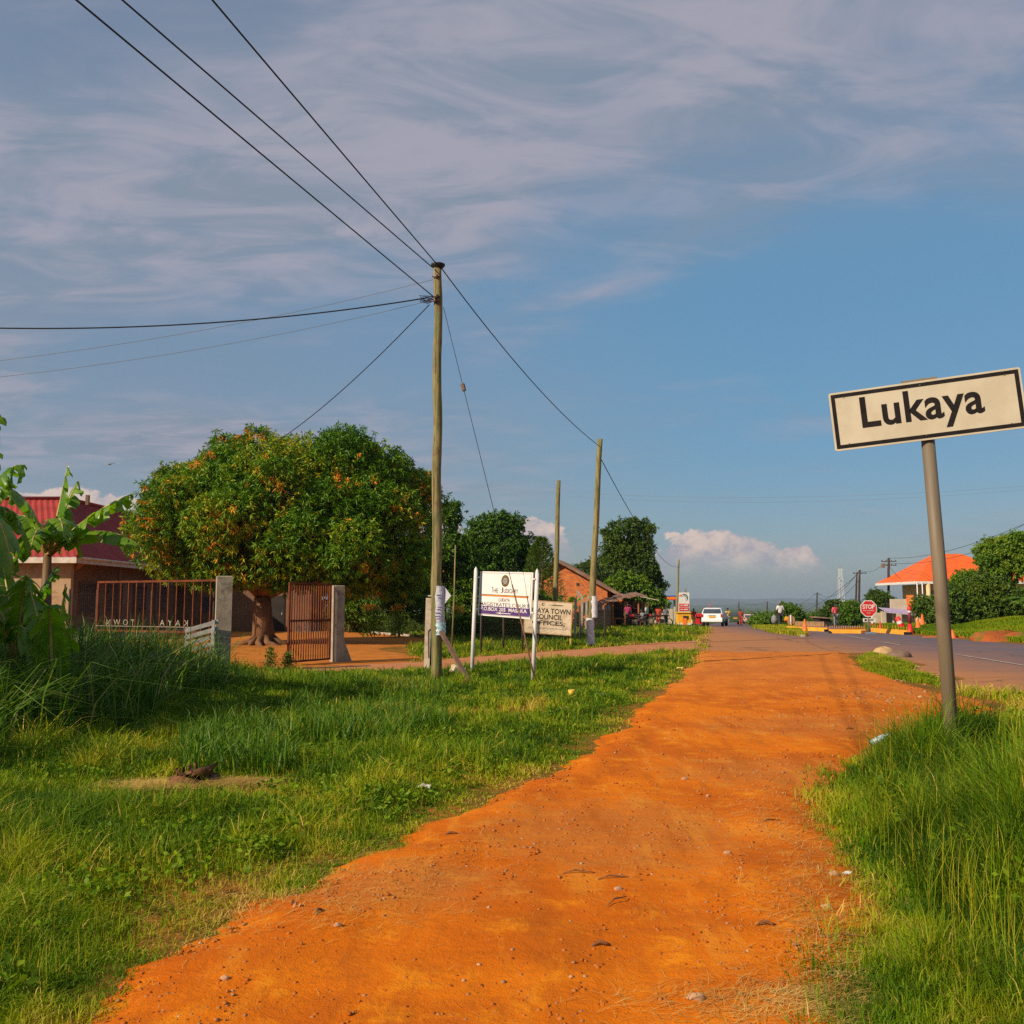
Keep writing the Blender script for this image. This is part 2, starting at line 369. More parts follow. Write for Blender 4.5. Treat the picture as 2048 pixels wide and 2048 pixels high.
def dirt_material():
    m = bpy.data.materials.new('orange_dirt'); m.use_nodes = True; t = NT(m.node_tree); m.node_tree.nodes.clear()
    v = t.new('ShaderNodeTexCoord').outputs['Object']
    big = t.noise(v, .55, 5, .6, .4); mid = t.noise(v, 3.2, 6, .65, .3); fine = t.noise(v, 26, 4, .75); gr = t.noise(v, 120, 3, .6)
    col = t.mix(t.step(big, .36, .62), (.66, .165, .003), (.50, .108, .003))
    col = t.mix(t.step(mid, .5, .72), col, (.72, .23, .007))
    # stony, browner stretch where the soil has been washed out
    s = t.new('ShaderNodeSeparateXYZ', n_0=v)
    def blob(cx, cy, rx, ry):
        a = t.math('DIVIDE', t.math('SUBTRACT', s.outputs[0], cx), rx); b = t.math('DIVIDE', t.math('SUBTRACT', s.outputs[1], cy), ry)
        return t.math('SUBTRACT', 1., t.math('ADD', t.math('MULTIPLY', a, a), t.math('MULTIPLY', b, b)))
    g = None
    for a in ((.75, 6.9, 1.35, 1.5), (2.6, 9.2, 1.6, 1.0), (4.4, 12.6, 2.6, 1.6), (7.6, 16.6, 2.6, 2.2), (-.6, 5.6, .9, .7)):
        b = blob(*a); g = b if g is None else t.math('MAXIMUM', g, b)
    g = t.math('ADD', g, t.math('MULTIPLY', t.math('SUBTRACT', mid, .5), 2.2))
    col = t.mix(t.math('MULTIPLY', t.step(g, .1, 1.), .5), col, (.40, .15, .035))
    col = t.mix(t.math('MULTIPLY', t.step(fine, .52, .72), .50), col, (.30, .085, .010))
    col = t.mix(t.math('MULTIPLY', t.step(gr, .60, .75), .35), col, (.72, .36, .10))
    sm = t.noise(t.new('ShaderNodeMapping', n_0=v, i_Rotation=(0, 0, R(-14)), i_Scale=(2.6, .55, 1)).outputs[0], 1.3, 6, .62, .4)
    col = t.mix(t.math('MULTIPLY', t.step(sm, .50, .68), .55), col, (.36, .085, .006))
    col = t.mix(t.math('MULTIPLY', t.step(sm, .46, .30), .38), col, (.74, .30, .03))
    far = t.step(s.outputs[1], 14, 24)
    col = t.mix(t.math('MULTIPLY', far, .4), col, (.50, .19, .05))
    hgt = t.math('ADD', t.math('MULTIPLY', fine, .6), t.math('ADD', t.math('MULTIPLY', gr, .25), mid))
    bn = t.new('ShaderNodeBump', i_Height=hgt, i_Strength=.8, i_Distance=.016)
    p = t.new('ShaderNodeBsdfPrincipled', i_Base_Color=col, i_Roughness=.95, i_Normal=bn.outputs[0]); p.inputs['Specular IOR Level'].default_value = .1
    t.new('ShaderNodeOutputMaterial', n_0=p.outputs[0]); return m
def ground_material():
    m = bpy.data.materials.new('soil'); m.use_nodes = True; t = NT(m.node_tree); m.node_tree.nodes.clear()
    v = t.new('ShaderNodeTexCoord').outputs['Object']; s = t.new('ShaderNodeSeparateXYZ', n_0=v)
    a = t.noise(v, 1.2, 6, .65); b = t.noise(v, 14, 5, .65)
    near = t.mix(t.step(a, .40, .66), (.17, .095, .016), (.34, .13, .018))
    near = t.mix(t.math('MULTIPLY', t.step(b, .45, .7), .5), near, (.09, .075, .012))
    f1 = t.noise(v, .02, 8, .7); f2 = t.noise(v, .0022, 6, .6, .5)
    far = t.mix(t.step(f1, .40, .60), (.035, .065, .014), (.10, .12, .035))
    far = t.mix(t.step(f2, .52, .66), far, (.02, .035, .02))
    col = t.mix(t.step(s.outputs[1], 62, 110), near, far)
    bn = t.new('ShaderNodeBump', i_Height=t.math('ADD', a, b), i_Strength=1., i_Distance=.03)
    p = t.new('ShaderNodeBsdfPrincipled', i_Base_Color=col, i_Roughness=.95, i_Normal=bn.outputs[0]); p.inputs['Specular IOR Level'].default_value = .1
    t.new('ShaderNodeOutputMaterial', n_0=p.outputs[0]); return m
def asphalt_material():
    m = bpy.data.materials.new('asphalt'); m.use_nodes = True; t = NT(m.node_tree); m.node_tree.nodes.clear()
    v = t.new('ShaderNodeTexCoord').outputs['Object']; s = t.new('ShaderNodeSeparateXYZ', n_0=v)
    a = t.noise(v, .35, 6, .6, .4); b = t.noise(v, 26, 5, .75); c_ = t.noise(v, 2.4, 5, .6)
    # red dust lies thick on the junction and thins out towards the far lane
    e = t.math('ADD', t.math('MULTIPLY', t.math('SUBTRACT', s.outputs[0], float(_e0.x)), float(_en.x)), t.math('MULTIPLY', t.math('SUBTRACT', s.outputs[1], float(_e0.y)), float(_en.y)))
    dust = t.math('ADD', t.math('MULTIPLY', t.step(e, -5, -12), .60), .06)
    dust = t.math('ADD', dust, t.math('MULTIPLY', t.step(s.outputs[0], 19, 10), .5))
    dust = t.math('ADD', dust, t.math('MULTIPLY', t.math('SUBTRACT', a, .5), .7), clamp=True)
    base = t.mix(t.step(b, .4, .7), (.105, .085, .105), (.150, .125, .150))
    red = t.mix(c_, (.34, .150, .058), (.42, .175, .06))
    col = t.mix(dust, base, red)
    crk = t.new('ShaderNodeTexVoronoi', feature='DISTANCE_TO_EDGE', i_Scale=.22, n_0=t.new('ShaderNodeMapping', n_0=t.new('ShaderNodeVectorMath', operation='ADD', n_0=v, n_1=t.new('ShaderNodeTexNoise', n_0=v, i_Scale=1.).outputs[1]).outputs[0], i_Scale=(.55, 1, 1)).outputs[0])
    col = t.mix(t.math('MULTIPLY', t.step(crk.outputs[0], .012, .003), .6), col, (.10, .055, .035))
    bn = t.new('ShaderNodeBump', i_Height=t.math('ADD', b, c_), i_Strength=1., i_Distance=.008)
    p = t.new('ShaderNodeBsdfPrincipled', i_Base_Color=col, i_Roughness=.85, i_Normal=bn.outputs[0]); p.inputs['Specular IOR Level'].default_value = .25
    t.new('ShaderNodeOutputMaterial', n_0=p.outputs[0]); return m
M_DIRT, M_GROUND, M_ASPH = dirt_material(), ground_material(), asphalt_material()
M_COURT = mat('yard_dirt', (.50, .175, .028), (.40, .13, .02), 1.4, .95, .012, 22, stain=((.24, .14, .06), .5, .56, .7), spec=.1)
M_LANE = mat('lane_dirt', (.48, .21, .10), (.42, .17, .07), 2.0, .95, .01, 26, stain=((.30, .13, .06), 3., .58, .6), spec=.1)

# one ground sheet out to the horizon
ys = [-40.]
while ys[-1] < 12700: ys.append(ys[-1] + max(1.2, abs(ys[-1])*.035))
tx = np.linspace(-1, 1, 181); xs = np.sign(tx)*(np.abs(tx)*70 + np.abs(tx)**5*13000)
X, Y = np.meshgrid(xs, np.array(ys)); Z = H(X, Y)
Z = Z + np.where(Y > 500, (fbm(X, Y, .0015, 5)-.5)*9*smooth(Y, 500, 1500), 0)
idx = np.arange(X.size).reshape(X.shape); q = np.stack([idx[:-1, :-1], idx[:-1, 1:], idx[1:, 1:], idx[1:, :-1]], -1).reshape(-1, 4)
ground = tag(link('ground', npmesh('ground', np.stack([X.ravel(), Y.ravel(), Z.ravel()], 1), [q], None, True), M_GROUND), kind='structure')
_pl = np.array(path_left); _pr = np.array(path_right[:1]+path_right[9:])
def ruts(X, Y):
    # two worn wheel lines following the track, a washed gully, loose clods between them
    cx = (np.interp(Y, _pl[:, 1], _pl[:, 0])+np.interp(Y, _pr[::-1, 1], _pr[::-1, 0]))/2 if _pr[0, 1] > _pr[-1, 1] else (np.interp(Y, _pl[:, 1], _pl[:, 0])+np.interp(Y, _pr[:, 1], _pr[:, 0]))/2
    wob = .18*(fbm(X*0+3, Y, .5, 3)-.5); u = X-cx-wob; r = 0
    for o in (-.75, .62): r = r-.016*np.exp(-((u-o)/.17)**2)+.007*np.exp(-((np.abs(u-o)-.27)/.07)**2)
    g = X-.25*Y-.6+.5*(fbm(X*0+9, Y, .8, 3)-.5); r = r-.012*np.exp(-(g/.06)**2)*smooth(fbm(X, Y, .7, 2), .45, .6)
    return .030+r+.016*(fbm(X, Y, 3.1, 4)-.5)+.012*np.clip(fbm(X, Y, 13, 3)-.5, 0, 1)+.007*(fbm(X, Y, 24, 2)-.5)
sheet('path', PATH, .028, .022, M_DIRT, .05, .24, 1.1, .3, ext=(-6, 13, -8, 36), humps=ruts)
sheet('courtyard', COURT, .12, .016, M_COURT, .02, .25, .7)
sheet('lane', LANE, .10, .026, M_LANE, .012, .14, .8)
sheet('road', ROAD, .16, .030, M_ASPH, .006, .14, .9)
# distant hills behind the valley
def hills(name, y0, h0, amp, sc, seed, colr):
    xs = np.linspace(-12500, 12500, 900); rows = []
    for k, (dy, f) in enumerate(((0, 0), (350, .45), (800, .85), (1300, 1.), (2200, .6))):
        z = -34 + f*(h0 + amp*(fbm(xs+seed*997, xs*0+seed*31, sc, 5)) + 34)
        rows.append(np.stack([xs, np.full_like(xs, y0+dy), z], 1))
    V = np.concatenate(rows); n = len(xs); i = np.arange(n-1)
    q = np.concatenate([np.stack([k*n+i, k*n+i+1, (k+1)*n+i+1, (k+1)*n+i], 1) for k in range(4)])
    return tag(link(name, npmesh(name, V, [q], None, True), colr), kind='structure')
M_HILL = mat('hill_forest', (.030, .055, .022), (.055, .08, .03), .004, .95, spec=.1)
hills('hills', 10300, -30, 150, .00050, 3, M_HILL)
hills('hills', 6200, -40, 70, .0008, 5, M_HILL)

# road paint
def strip(name, pts, wd, m, z=.034, label=None):
    mb = MB()
    for (a, b) in pts:
        a, b = Vector((*a, 0)), Vector((*b, 0)); d = (b-a).normalized(); s = Vector((-d.y, d.x, 0))*wd/2
        k = max(1, int((b-a).length/2))
        for i in range(k):
            p, q_ = a+(b-a)*i/k, a+(b-a)*(i+1)/k
            mb.add([(v.x, v.y, hz_(v.x, v.y)+z+.012) for v in (p-s, q_-s, q_+s, p+s)], [(0, 1, 2, 3)])
    return tag(mb.build(name, m, fix=False), label, kind='structure')
M_PAINT = mat('worn_road_paint', (.50, .44, .36), (.34, .25, .2), 5., .8)
cl_ = gp([(2048, 1334), (1990, 1324), (1960, 1319), (1915, 1312), (1800, 1292), (1765, 1286), (1740, 1281.5), (1683, 1271)])
strip('road_marking', [(cl_[0], cl_[2]), (cl_[2], cl_[3]), (cl_[4], cl_[5]), (cl_[6], cl_[7])], .10, M_PAINT)
# low kerb of the traffic island and the yard kerb
M_CONC = mat('concrete', (.42, .37, .30), (.31, .26, .20), 5., .9, .004, 40, stain=((.16, .13, .09), 2.2, .56, .7))
def kerb(name, pts, w_, h_, label):
    mb = MB()
    for a, b in zip(pts[:-1], pts[1:]):
        a, b = Vector((*a, 0)), Vector((*b, 0)); mb.bar(a+Vector((0, 0, h_/2)), b+Vector((0, 0, h_/2)), w_, h_)
    return tag(mb.build(name, M_CONC), kind='structure')
kerb('kerb', gp([(1572, 1259.5), (1600, 1270), (1606, 1275)]), .18, .12, '')
kerb('kerb', gp([(678, 1257), (760, 1268), (850, 1275), (905, 1280)]), .16, .10, '')

# ------------------------------------------------------------------ grass
_st = G(387, 1575)
def allowed(X, Y, soft=.12):
    n_ = (fbm(X, Y, 1.6, 4)-.5)*.55 + (fbm(X, Y, 9., 3)-.5)*.22
    a = np.full(X.shape, 9.)
    for P in (PATH, COURT, LANE): a = np.minimum(a, -sdist(P, X, Y)+n_)
    a = np.minimum(a, -sdist(ROAD, X, Y)+n_*.5); a = np.minimum(a, (np.hypot((X-_st.x)/1.7, Y-_st.y+.12)-.30)*1.2+n_*.5)
    return a
isl = lambda X, Y: sdist(ISLAND, X, Y)
def scatter(n, y0, y1, px0, px1, power=1.6):
    """random ground points between two depths, denser near the viewpoint's side"""
    u = RNG.random(n); p = 1-power if abs(power-1) > 1e-3 else -.01
    y = (y0**p+(y1**p-y0**p)*u)**(1/p)
    a0, a1 = (px0-1024)/F, (px1-1024)/F
    return (a0+(a1-a0)*RNG.random(n))*y*1.01, y
LAWN = [(0, (.038, .095, .002)), (.25, (.100, .195, .003)), (.48, (.200, .285, .004)), (.68, (.34, .35, .008)), (.84, (.44, .36, .040)), (1, (.60, .40, .10))]
M_LAWN = leafmat('grass_blade', LAWN, .30, .6, spec=.2)
M_TALL = leafmat('tall_grass_blade', [(0, (.028, .085, .005)), (.45, (.065, .155, .006)), (.75, (.15, .24, .012)), (1, (.40, .30, .10))], .22, .5, spec=.25)
dryn = lambda x, y: fbm(x, y, .55, 4)
def make_lawn(n, y0, y1, px0, px1, hfun, wfun, power, edge=.0, tuft=.55, tsz=.035, lean=.42, dt=0.):
    """half the blades stand singly, the rest radiate from tufts so that the turf is uneven"""
    n1 = int(n*(1-tuft)); x, y = scatter(n1, y0, y1, px0, px1, power); ang = RNG.random(n1)*2*PI; big = np.ones(n1)
    nt_ = int(n*tuft/14); cx, cy = scatter(nt_, y0, y1, px0, px1, power); sz = .5+1.3*RNG.random(nt_)**2; cx, cy, sz = (np.repeat(v_, 14) for v_ in (cx, cy, sz))
    a2 = RNG.random(len(cx))*2*PI; r_ = tsz*(1+.06*cy)*np.sqrt(RNG.random(len(cx)))*sz
    x = np.concatenate([x, cx+np.cos(a2)*r_]); y = np.concatenate([y, cy+np.sin(a2)*r_]); ang = np.concatenate([ang, a2+.4*RNG.normal(size=len(a2))]); big = np.concatenate([big, .9+.55*sz]); tid = np.concatenate([RNG.random(n1), (cx*37.7+cy*91.3) % 1])
    a = allowed(x, y)-edge
    k = (a > -.38) & (RNG.random(len(a)) < np.clip(np.where(a > -.05, a*2.6+.36, .26+.62*a), 0.015, 1))
    x, y, a, ang, big, tid = (v_[k] for v_ in (x, y, a, ang, big, tid))
    dn = dryn(x, y); patch = fbm(x, y, 2.1, 3); cl_p = fbm(x, y, .8, 3)
    kk = RNG.random(len(x)) < np.clip(1.15-5.5*np.clip(dn-.56, 0, 1)-1.2*np.clip(.40-patch, 0, 1), .18, 1); x, y, a, ang, big, tid, dn, patch, cl_p = (v_[kk] for v_ in (x, y, a, ang, big, tid, dn, patch, cl_p))
    h = hfun(x, y, np.maximum(a, 0))*(.35+1.3*np.clip(cl_p*1.4-.2, 0, 1))*(.5+patch)*(.55+.65*RNG.random(len(x)))*big
    t = np.clip(dt+.20+.16*(RNG.random(len(x))-.5)+.22*(tid-.5)+1.1*(patch-.5)+1.9*np.clip(dn-.51, 0, 1)+.30*np.clip(1-a/.6, 0, 1)+(RNG.random(len(x)) < .07)*.5, 0, 1)
    return blades(x, y, H(x, y)-.008, h, wfun(y)*(.6+.8*RNG.random(len(x))), t, lean, .7, ang=ang)
lw = lambda y: .0042+.0009*np.maximum(y-4, 0)
hl = lambda x, y, a: (.028+.070*smooth(a, 0, 1.2))*(1+.7*smooth(-x-.1*y, 1, 4))
parts = [make_lawn(330000, 3.4, 11, -60, 1420, hl, lw, 1.55), make_lawn(200000, 11, 26, -60, 1430, hl, lw, 1.3)]
print('lawn', sum(len(p[0]) for p in parts))
grass_obj('grass', parts, M_LAWN, 'short green verge grass between the yard lane and the orange path')
hf = lambda x, y, a: .10+.05*smooth(a, 0, 2)
wfar = lambda y: .016+.0007*np.maximum(y-24, 0)
grass_obj('grass', [make_lawn(90000, 24, 66, 820, 1560, hf, wfar, 1.1)], M_LAWN, 'mown green field beyond the lane in front of the kiosks')
# right verge, knee high by the sign post
def right_h(x, y, a):
    d = np.hypot(x-4.3, y-9.0)
    return (.06+.25*smooth(a, 0, .9))*(1-.25*np.exp(-(d/.6)**2))*(1-.66*smooth(y, 9.8, 12.0))*(1-.35*smooth(x, 3.0, 4.5)*smooth(6.5-y, 0, 2))
parts = [make_lawn(210000, 3.3, 12, 1560, 2110, right_h, lambda y: .0040+.0007*(y-3), 1.5, edge=.04, tuft=.6, tsz=.05, lean=.26, dt=-.13), make_lawn(26000, 11.5, 22, 1850, 2110, lambda x, y, a: .10+0*x, wfar, 1.2, edge=.55, dt=.16)]
grass_obj('grass', parts, M_LAWN, 'knee high green grass on the right verge around the leaning post')
def env_l(x, y):     # outline of the stand, read off the ground plan
    P = gp([(-300, 1800), (0, 1515), (130, 1490), (300, 1440), (430, 1385), (500, 1352), (430, 1347), (200, 1350), (-200, 1352)])
    return sdist(P, x, y)
def stems(n, y0, y1, px0, px1, h0, h1, label, keep):
    x, y = scatter(n, y0, y1, px0, px1, 1.5); k = keep(x, y); x, y = x[k], y[k]; n = len(x); h = h0+(h1-h0)*RNG.random(n)
    st = blades(x, y, H(x, y), h, .0014+.00025*y, np.clip(.45+.40*RNG.random(n), 0, 1), .22, .6)
    return st
rk = lambda x, y: (allowed(x, y) > .25) & (x > 2)
grass_obj('seed_stems', [stems(1500, 3.5, 11, 1620, 2100, .35, .62, '', rk), stems(46, 8.2, 9.6, 1690, 1880, .6, .95, '', rk), stems(2500, 4, 14, 0, 1300, .14, .30, '', lambda x, y: allowed(x, y) > .2)], M_LAWN, 'thin straw coloured seed stems standing above the verges')
# broad leaved weeds in the turf
x, y = scatter(3200, 3.6, 16, -40, 2100, 1.5); k = (allowed(x, y) > .3) & (fbm(x, y, .9, 3) > .50); x, y = x[k], y[k]; n = len(x)
C = np.repeat(np.stack([x, y, .05+.10*RNG.random(n)*(1+2*(x > 2.2))], 1), 9, 0)+RNG.normal(size=(n*9, 3))*np.array([.035, .035, .012]); A = nrm(RNG.normal(size=(n*9, 3))*np.array([1, 1, .3])+np.array([0, 0, .35]))
V, Fc, T = leaves(C, A, .035+.03*RNG.random(n*9), .022+.012*RNG.random(n*9), np.clip(.15+.35*RNG.random(n*9), 0, 1), .12)
tag(link('low_weeds', npmesh('low_weeds', V, [Fc], T), M_LAWN), 'low broad leaved weeds growing among the verge grass', 'weeds', kind='stuff')
x, y = scatter(2600, 9, 21, -160, 470, 1.2); k = (env_l(x, y) > -.1) & (allowed(x, y) > .2); x, y = x[k], y[k]
grass_obj('tall_grass', [blades(x, y, 0*x, .75+.55*RNG.random(len(x)), .014+.012*RNG.random(len(x)), np.clip(.35+.4*RNG.random(len(x))+(RNG.random(len(x)) < .1)*.4, 0, 1), .50, 1.3)], M_TALL, 'long arching reed blades standing over the dark tall grass')
# traffic island tuft strip
x, y = scatter(70000, 15, 32, 1680, 1930, 1.2); s_ = isl(x, y)-.28+(fbm(x, y, 1.5, 4)-.5)*1.1; k = (s_ > 0) & (RNG.random(len(x)) < .35+s_); x, y, s_ = x[k], y[k], s_[k]
grass_obj('grass', [blades(x, y, 0*x+.0, (.10+.24*smooth(s_, 0, 1.2))*(.5+fbm(x, y, 1.3, 3)), .010+.008*RNG.random(len(x)), np.clip(.3+.5*RNG.random(len(x))+.6*(fbm(x, y, .8, 3)-.5), 0, 1), .45, .7)], M_LAWN, 'yellow green grass strip around the boulder beside the road')
# pale broken stone along the shoulder between path and road
x, y = scatter(9000, 10.5, 30, 1560, 2060, 1.2); rd = -sdist(ROAD, x, y); k = (rd > -.1) & (rd < 1.6*fbm(x, y, .7, 3)) & (isl(x, y) < .3); SHX = (x[k], y[k])
# far median weeds and bank
x, y = scatter(14000, 40, 62, 1495, 1602, 1.); cx = np.interp(y, [40, 52, 62], [14.9, 15.6, 17.2]); k = np.abs(x-cx) < 1.1*(.5+fbm(x, y, .8, 3)); x, y = x[k], y[k]
grass_obj('grass', [blades(x, y, H(x, y), .28*(.4+fbm(x, y, .7, 3)), .04+0*x, np.clip(.45+.45*RNG.random(len(x)), 0, 1), .4, .6)], M_LAWN, 'dry yellowish weeds on the far traffic island')
y = 36+34*RNG.random(130000); x = y*(.38+.22*RNG.random(130000))
s_ = (x-_e0.x)*_en.x+(y-_e0.y)*_en.y; k = (s_ > .2+.6*fbm(x, y, .5, 3)) & (x < y*.62) & (x > y*.36) & (sdist(ROAD, x, y) < -.3); x, y, s_ = x[k], y[k], s_[k]
grass_obj('grass', [blades(x, y, H(x, y), .30*(.4+fbm(x, y, .6, 3)), .035+0*x, np.clip(.2+.4*RNG.random(len(x))+.6*(fbm(x, y, .3, 3)-.5), 0, 1), .4, .6)], M_LAWN, 'green grass bank rising beyond the far road edge')
# tall guinea grass on the left
def tall_part(n, y0, y1, px0, px1, env):
    x, y = scatter(n, y0, y1, px0, px1, 1.3); e = env(x, y)+(fbm(x, y, .9, 4)-.5)*1.1; k = (e > 0) & (allowed(x, y) > .15); x, y, e = x[k], y[k], e[k]
    tu = np.floor(x*2.6)*17.3+np.floor(y*2.1)*5.7; tr_ = (np.sin(tu)*4375.5) % 1; tx_ = (np.floor(x*2.6)+.5)/2.6; ty_ = (np.floor(y*2.1)+.5)/2.1
    h = (.30+.62*smooth(e, 0, 1.6))*(.35+.9*RNG.random(len(x)))*(.35+1.1*tr_)
    return blades(x, y, H(x, y)-.02, h, .012+.016*RNG.random(len(x)), np.clip(.02+.42*RNG.random(len(x))+.5*(tr_-.5)+(RNG.random(len(x)) < .05)*.55, 0, 1), .42, 1.1, ang=np.arctan2(y-ty_, x-tx_)+.7*RNG.normal(size=len(x)))
grass_obj('tall_grass', [tall_part(62000, 8, 24, -160, 520, env_l)], M_TALL, 'tall dark green grass growing thick below the banana plants')
x, y = scatter(9000, 9, 22, 380, 900, 1.3); k = (allowed(x, y) > .2) & (fbm(x, y, .6, 3)-.00016*(x+9)**3 > .52); x, y = x[k], y[k]
grass_obj('tall_grass', [blades(x, y, 0*x, .22+.22*RNG.random(len(x)), .009+.006*RNG.random(len(x)), np.clip(.3+.4*RNG.random(len(x)), 0, 1), .35, .8)], M_TALL, 'scattered taller green grass tufts in front of the gate')

# ------------------------------------------------------------------ stones, straw and twigs on the dirt
def path_z(x, y):
    sdv = sdist(PATH, x, y); b_ = .05*np.abs(fbm(x, y, .9, 5)-.5)+.0175*np.abs(fbm(x, y, 7, 3)-.5)+ruts(x, y)
    return .020+b_*np.clip(sdv/.3, 0, 1)
def stones(name, C, S, m, label, seed=0):
    base = np.array([(0, 0, 1), (.9, 0, .3), (.25, .85, .3), (-.75, .5, .35), (-.7, -.55, .25), (.3, -.85, .35), (.6, .5, -.5), (-.5, .55, -.5), (-.3, -.6, -.5), (.65, -.35, -.5), (0, 0, -.8)])
    tri = np.array([(0, 1, 2), (0, 2, 3), (0, 3, 4), (0, 4, 5), (0, 5, 1), (1, 6, 2), (2, 6, 7), (2, 7, 3), (3, 7, 4), (4, 7, 8), (4, 8, 5), (5, 8, 9), (5, 9, 1), (1, 9, 6), (6, 10, 7), (7, 10, 8), (8, 10, 9), (9, 10, 6)])
    n = len(C); J = base[None]*(1+.45*(RNG.random((n, 11, 3))-.5)); J[:, :, 2] *= .62
    a = RNG.random(n)*6.283; ca, sa = np.cos(a)[:, None], np.sin(a)[:, None]
    V = np.stack([J[:, :, 0]*ca-J[:, :, 1]*sa, J[:, :, 0]*sa+J[:, :, 1]*ca, J[:, :, 2]], -1)*S[:, None, None]+C[:, None]
    Fc = (np.arange(n)[:, None, None]*11+tri[None]).reshape(-1, 3)
    return tag(link(name, npmesh(name, V.reshape(-1, 3), [Fc], np.repeat(RNG.random(n), 11)), m), label, 'stones', kind='stuff')
M_STONE = leafmat('pebble', [(0, (.30, .07, .008)), (.45, (.42, .12, .014)), (.75, (.36, .14, .04)), (.95, (.30, .15, .07)), (1, (.46, .30, .17))], 0., .9, spec=.15)
x, y = scatter(95000, 3.5, 30, 150, 1990, 1.5); s_ = sdist(PATH, x, y)
gv = np.exp(-((x-.75)/1.3)**2-((y-6.9)/1.6)**2)+np.exp(-((x-2.6)/1.6)**2-((y-9.4)/1.)**2)+np.exp(-((x-4.6)/2.8)**2-((y-13)/1.8)**2)+1.5*np.exp(-((x-7.4)/2.6)**2-((y-16.3)/2.4)**2)
k = (s_ > .0) & (RNG.random(len(x)) < 1.6*np.clip(fbm(x, y, 1.3, 4)-.36, 0, 1)**1.1+.8*gv+.30*np.exp(-s_/.25)); x, y, gv = x[k], y[k], gv[k]
stones('pebbles', np.stack([x, y, path_z(x, y)-.0008], 1), (.0020+.0125*RNG.random(len(x))**6)*(1+.12*np.maximum(y-5, 0)*gv+.03*y+.9*np.exp(-((x-7.4)/2.6)**2-((y-16.3)/2.4)**2)), M_STONE, 'small brown stones scattered over the orange path')
x, y = SHX; stones('shoulder_gravel', np.stack([x, y, .012+0*x], 1), .012+.035*RNG.random(len(x))**3, leafmat('shoulder_stone', [(0, (.30, .13, .05)), (.6, (.36, .19, .10)), (1, (.44, .29, .18))], 0., .9, spec=.15), 'pale broken stones along the ragged road shoulder')
def straws(n, cx, cy, sx, sy, L0, zz=.035):
    x = cx+sx*RNG.normal(size=n); y = cy+sy*RNG.normal(size=n); a = RNG.normal(size=n)*.9+.2
    d = np.stack([np.cos(a), np.sin(a), .08*RNG.normal(size=n)], 1); L = L0*(.4+RNG.random(n)); s = np.stack([-d[:, 1], d[:, 0], 0*x], 1)*(.0006+.0007*RNG.random(n))[:, None]
    B = np.stack([x, y, (path_z(x, y)+.004 if zz < .06 else zz)+.012*RNG.random(n)], 1); m_ = B+d*L[:, None]*.5+np.array([0, 0, .008]); e = B+d*L[:, None]+s*6*RNG.normal(size=n)[:, None]
    return np.stack([B-s, B+s, m_+s, m_-s, e+s*.4, e-s*.4], 1).reshape(-1, 3), n
VS = []; N_ = 0
for a in ((1.55, 4.6, .18, .5, .09), (1.35, 4.05, .25, .15, .10), (1.9, 6.4, .14, .7, .09), (2.2, 5.2, .12, .5, .09), (2.0, 4.15, .25, .35, .12), (1.75, 5.0, .22, .6, .11), (2.35, 5.8, .2, .8, .10), (1.05, 3.95, .3, .12, .12), (-.9, 6.1, .5, .5, .08), (-2.9, 7.2, .25, .25, .10), (-1.3, 5.2, .5, .3, .09), (2.4, 7.6, .3, .7, .08)):
    v, n = straws(700, *a); VS.append(v); N_ += n
i = np.arange(N_)[:, None]*6; q = np.concatenate([i+np.array([[0, 1, 2, 3]]), i+np.array([[3, 2, 4, 5]])])
tag(link('dry_straw', npmesh('dry_straw', np.concatenate(VS), [q]), mat('straw', (.62, .40, .10), (.45, .26, .06), 3, .8)), 'loose dry yellow straw lying along the edges of the path', 'straw', kind='stuff')
# ================================================================== BUILDINGS
def corrugated(mb, p0, p1, p2, p3, n, amp):
    """ribbed roof sheet: p0-p1 along the eave, p3-p2 along the ridge"""
    p0, p1, p2, p3 = map(Vector, (p0, p1, p2, p3)); nn = (p1-p0).cross(p3-p0).normalized(); vs = []; 
    if nn.z < 0: nn = -nn
    k = n*2
    for i in range(k+1):
        t = i/k; o = nn*amp*(1 if i % 2 else 0)
        vs += [p0.lerp(p1, t)+o, p3.lerp(p2, t)+o]
    mb.add(vs, [(2*i, 2*i+2, 2*i+3, 2*i+1) for i in range(k)])
def brick_mat(name, c1, c2, mortar, sx=4.2, sz=11., axis='xz', bump=.01):
    m = bpy.data.materials.new(name); m.use_nodes = True; t = NT(m.node_tree); m.node_tree.nodes.clear()
    v = t.new('ShaderNodeTexCoord').outputs['Object']; s = t.new('ShaderNodeSeparateXYZ', n_0=v)
    u = t.math('ADD', s.outputs[0], s.outputs[1])
    vv = t.new('ShaderNodeCombineXYZ', n_0=u, n_1=s.outputs[2]).outputs[0]
    b = t.new('ShaderNodeTexBrick', i_Vector=vv, i_Color1=c1, i_Color2=c2, i_Mortar=mortar, i_Scale=1.)
    b.inputs['Brick Width'].default_value = 1/sx; b.inputs['Row Height'].default_value = 1/sz; b.inputs['Mortar Size'].default_value = .014
    n = t.noise(v, 2.5, 5, .6)
    col = t.mix(t.math('MULTIPLY', t.step(n, .45, .7), .4), b.outputs[0], tuple(x*.5 for x in c1))
    bn = t.new('ShaderNodeBump', i_Height=b.outputs['Fac'], i_Strength=1., i_Distance=bump, invert=True)
    p = t.new('ShaderNodeBsdfPrincipled', i_Base_Color=col, i_Roughness=.9, i_Normal=bn.outputs[0])
    t.new('ShaderNodeOutputMaterial', n_0=p.outputs[0]); return m
M_ROOFRED = mat('red_iron_sheet', (.33, .045, .036), (.25, .034, .030), .8, .75, stain=((.22, .05, .03), .7, .58, .5), spec=.15)
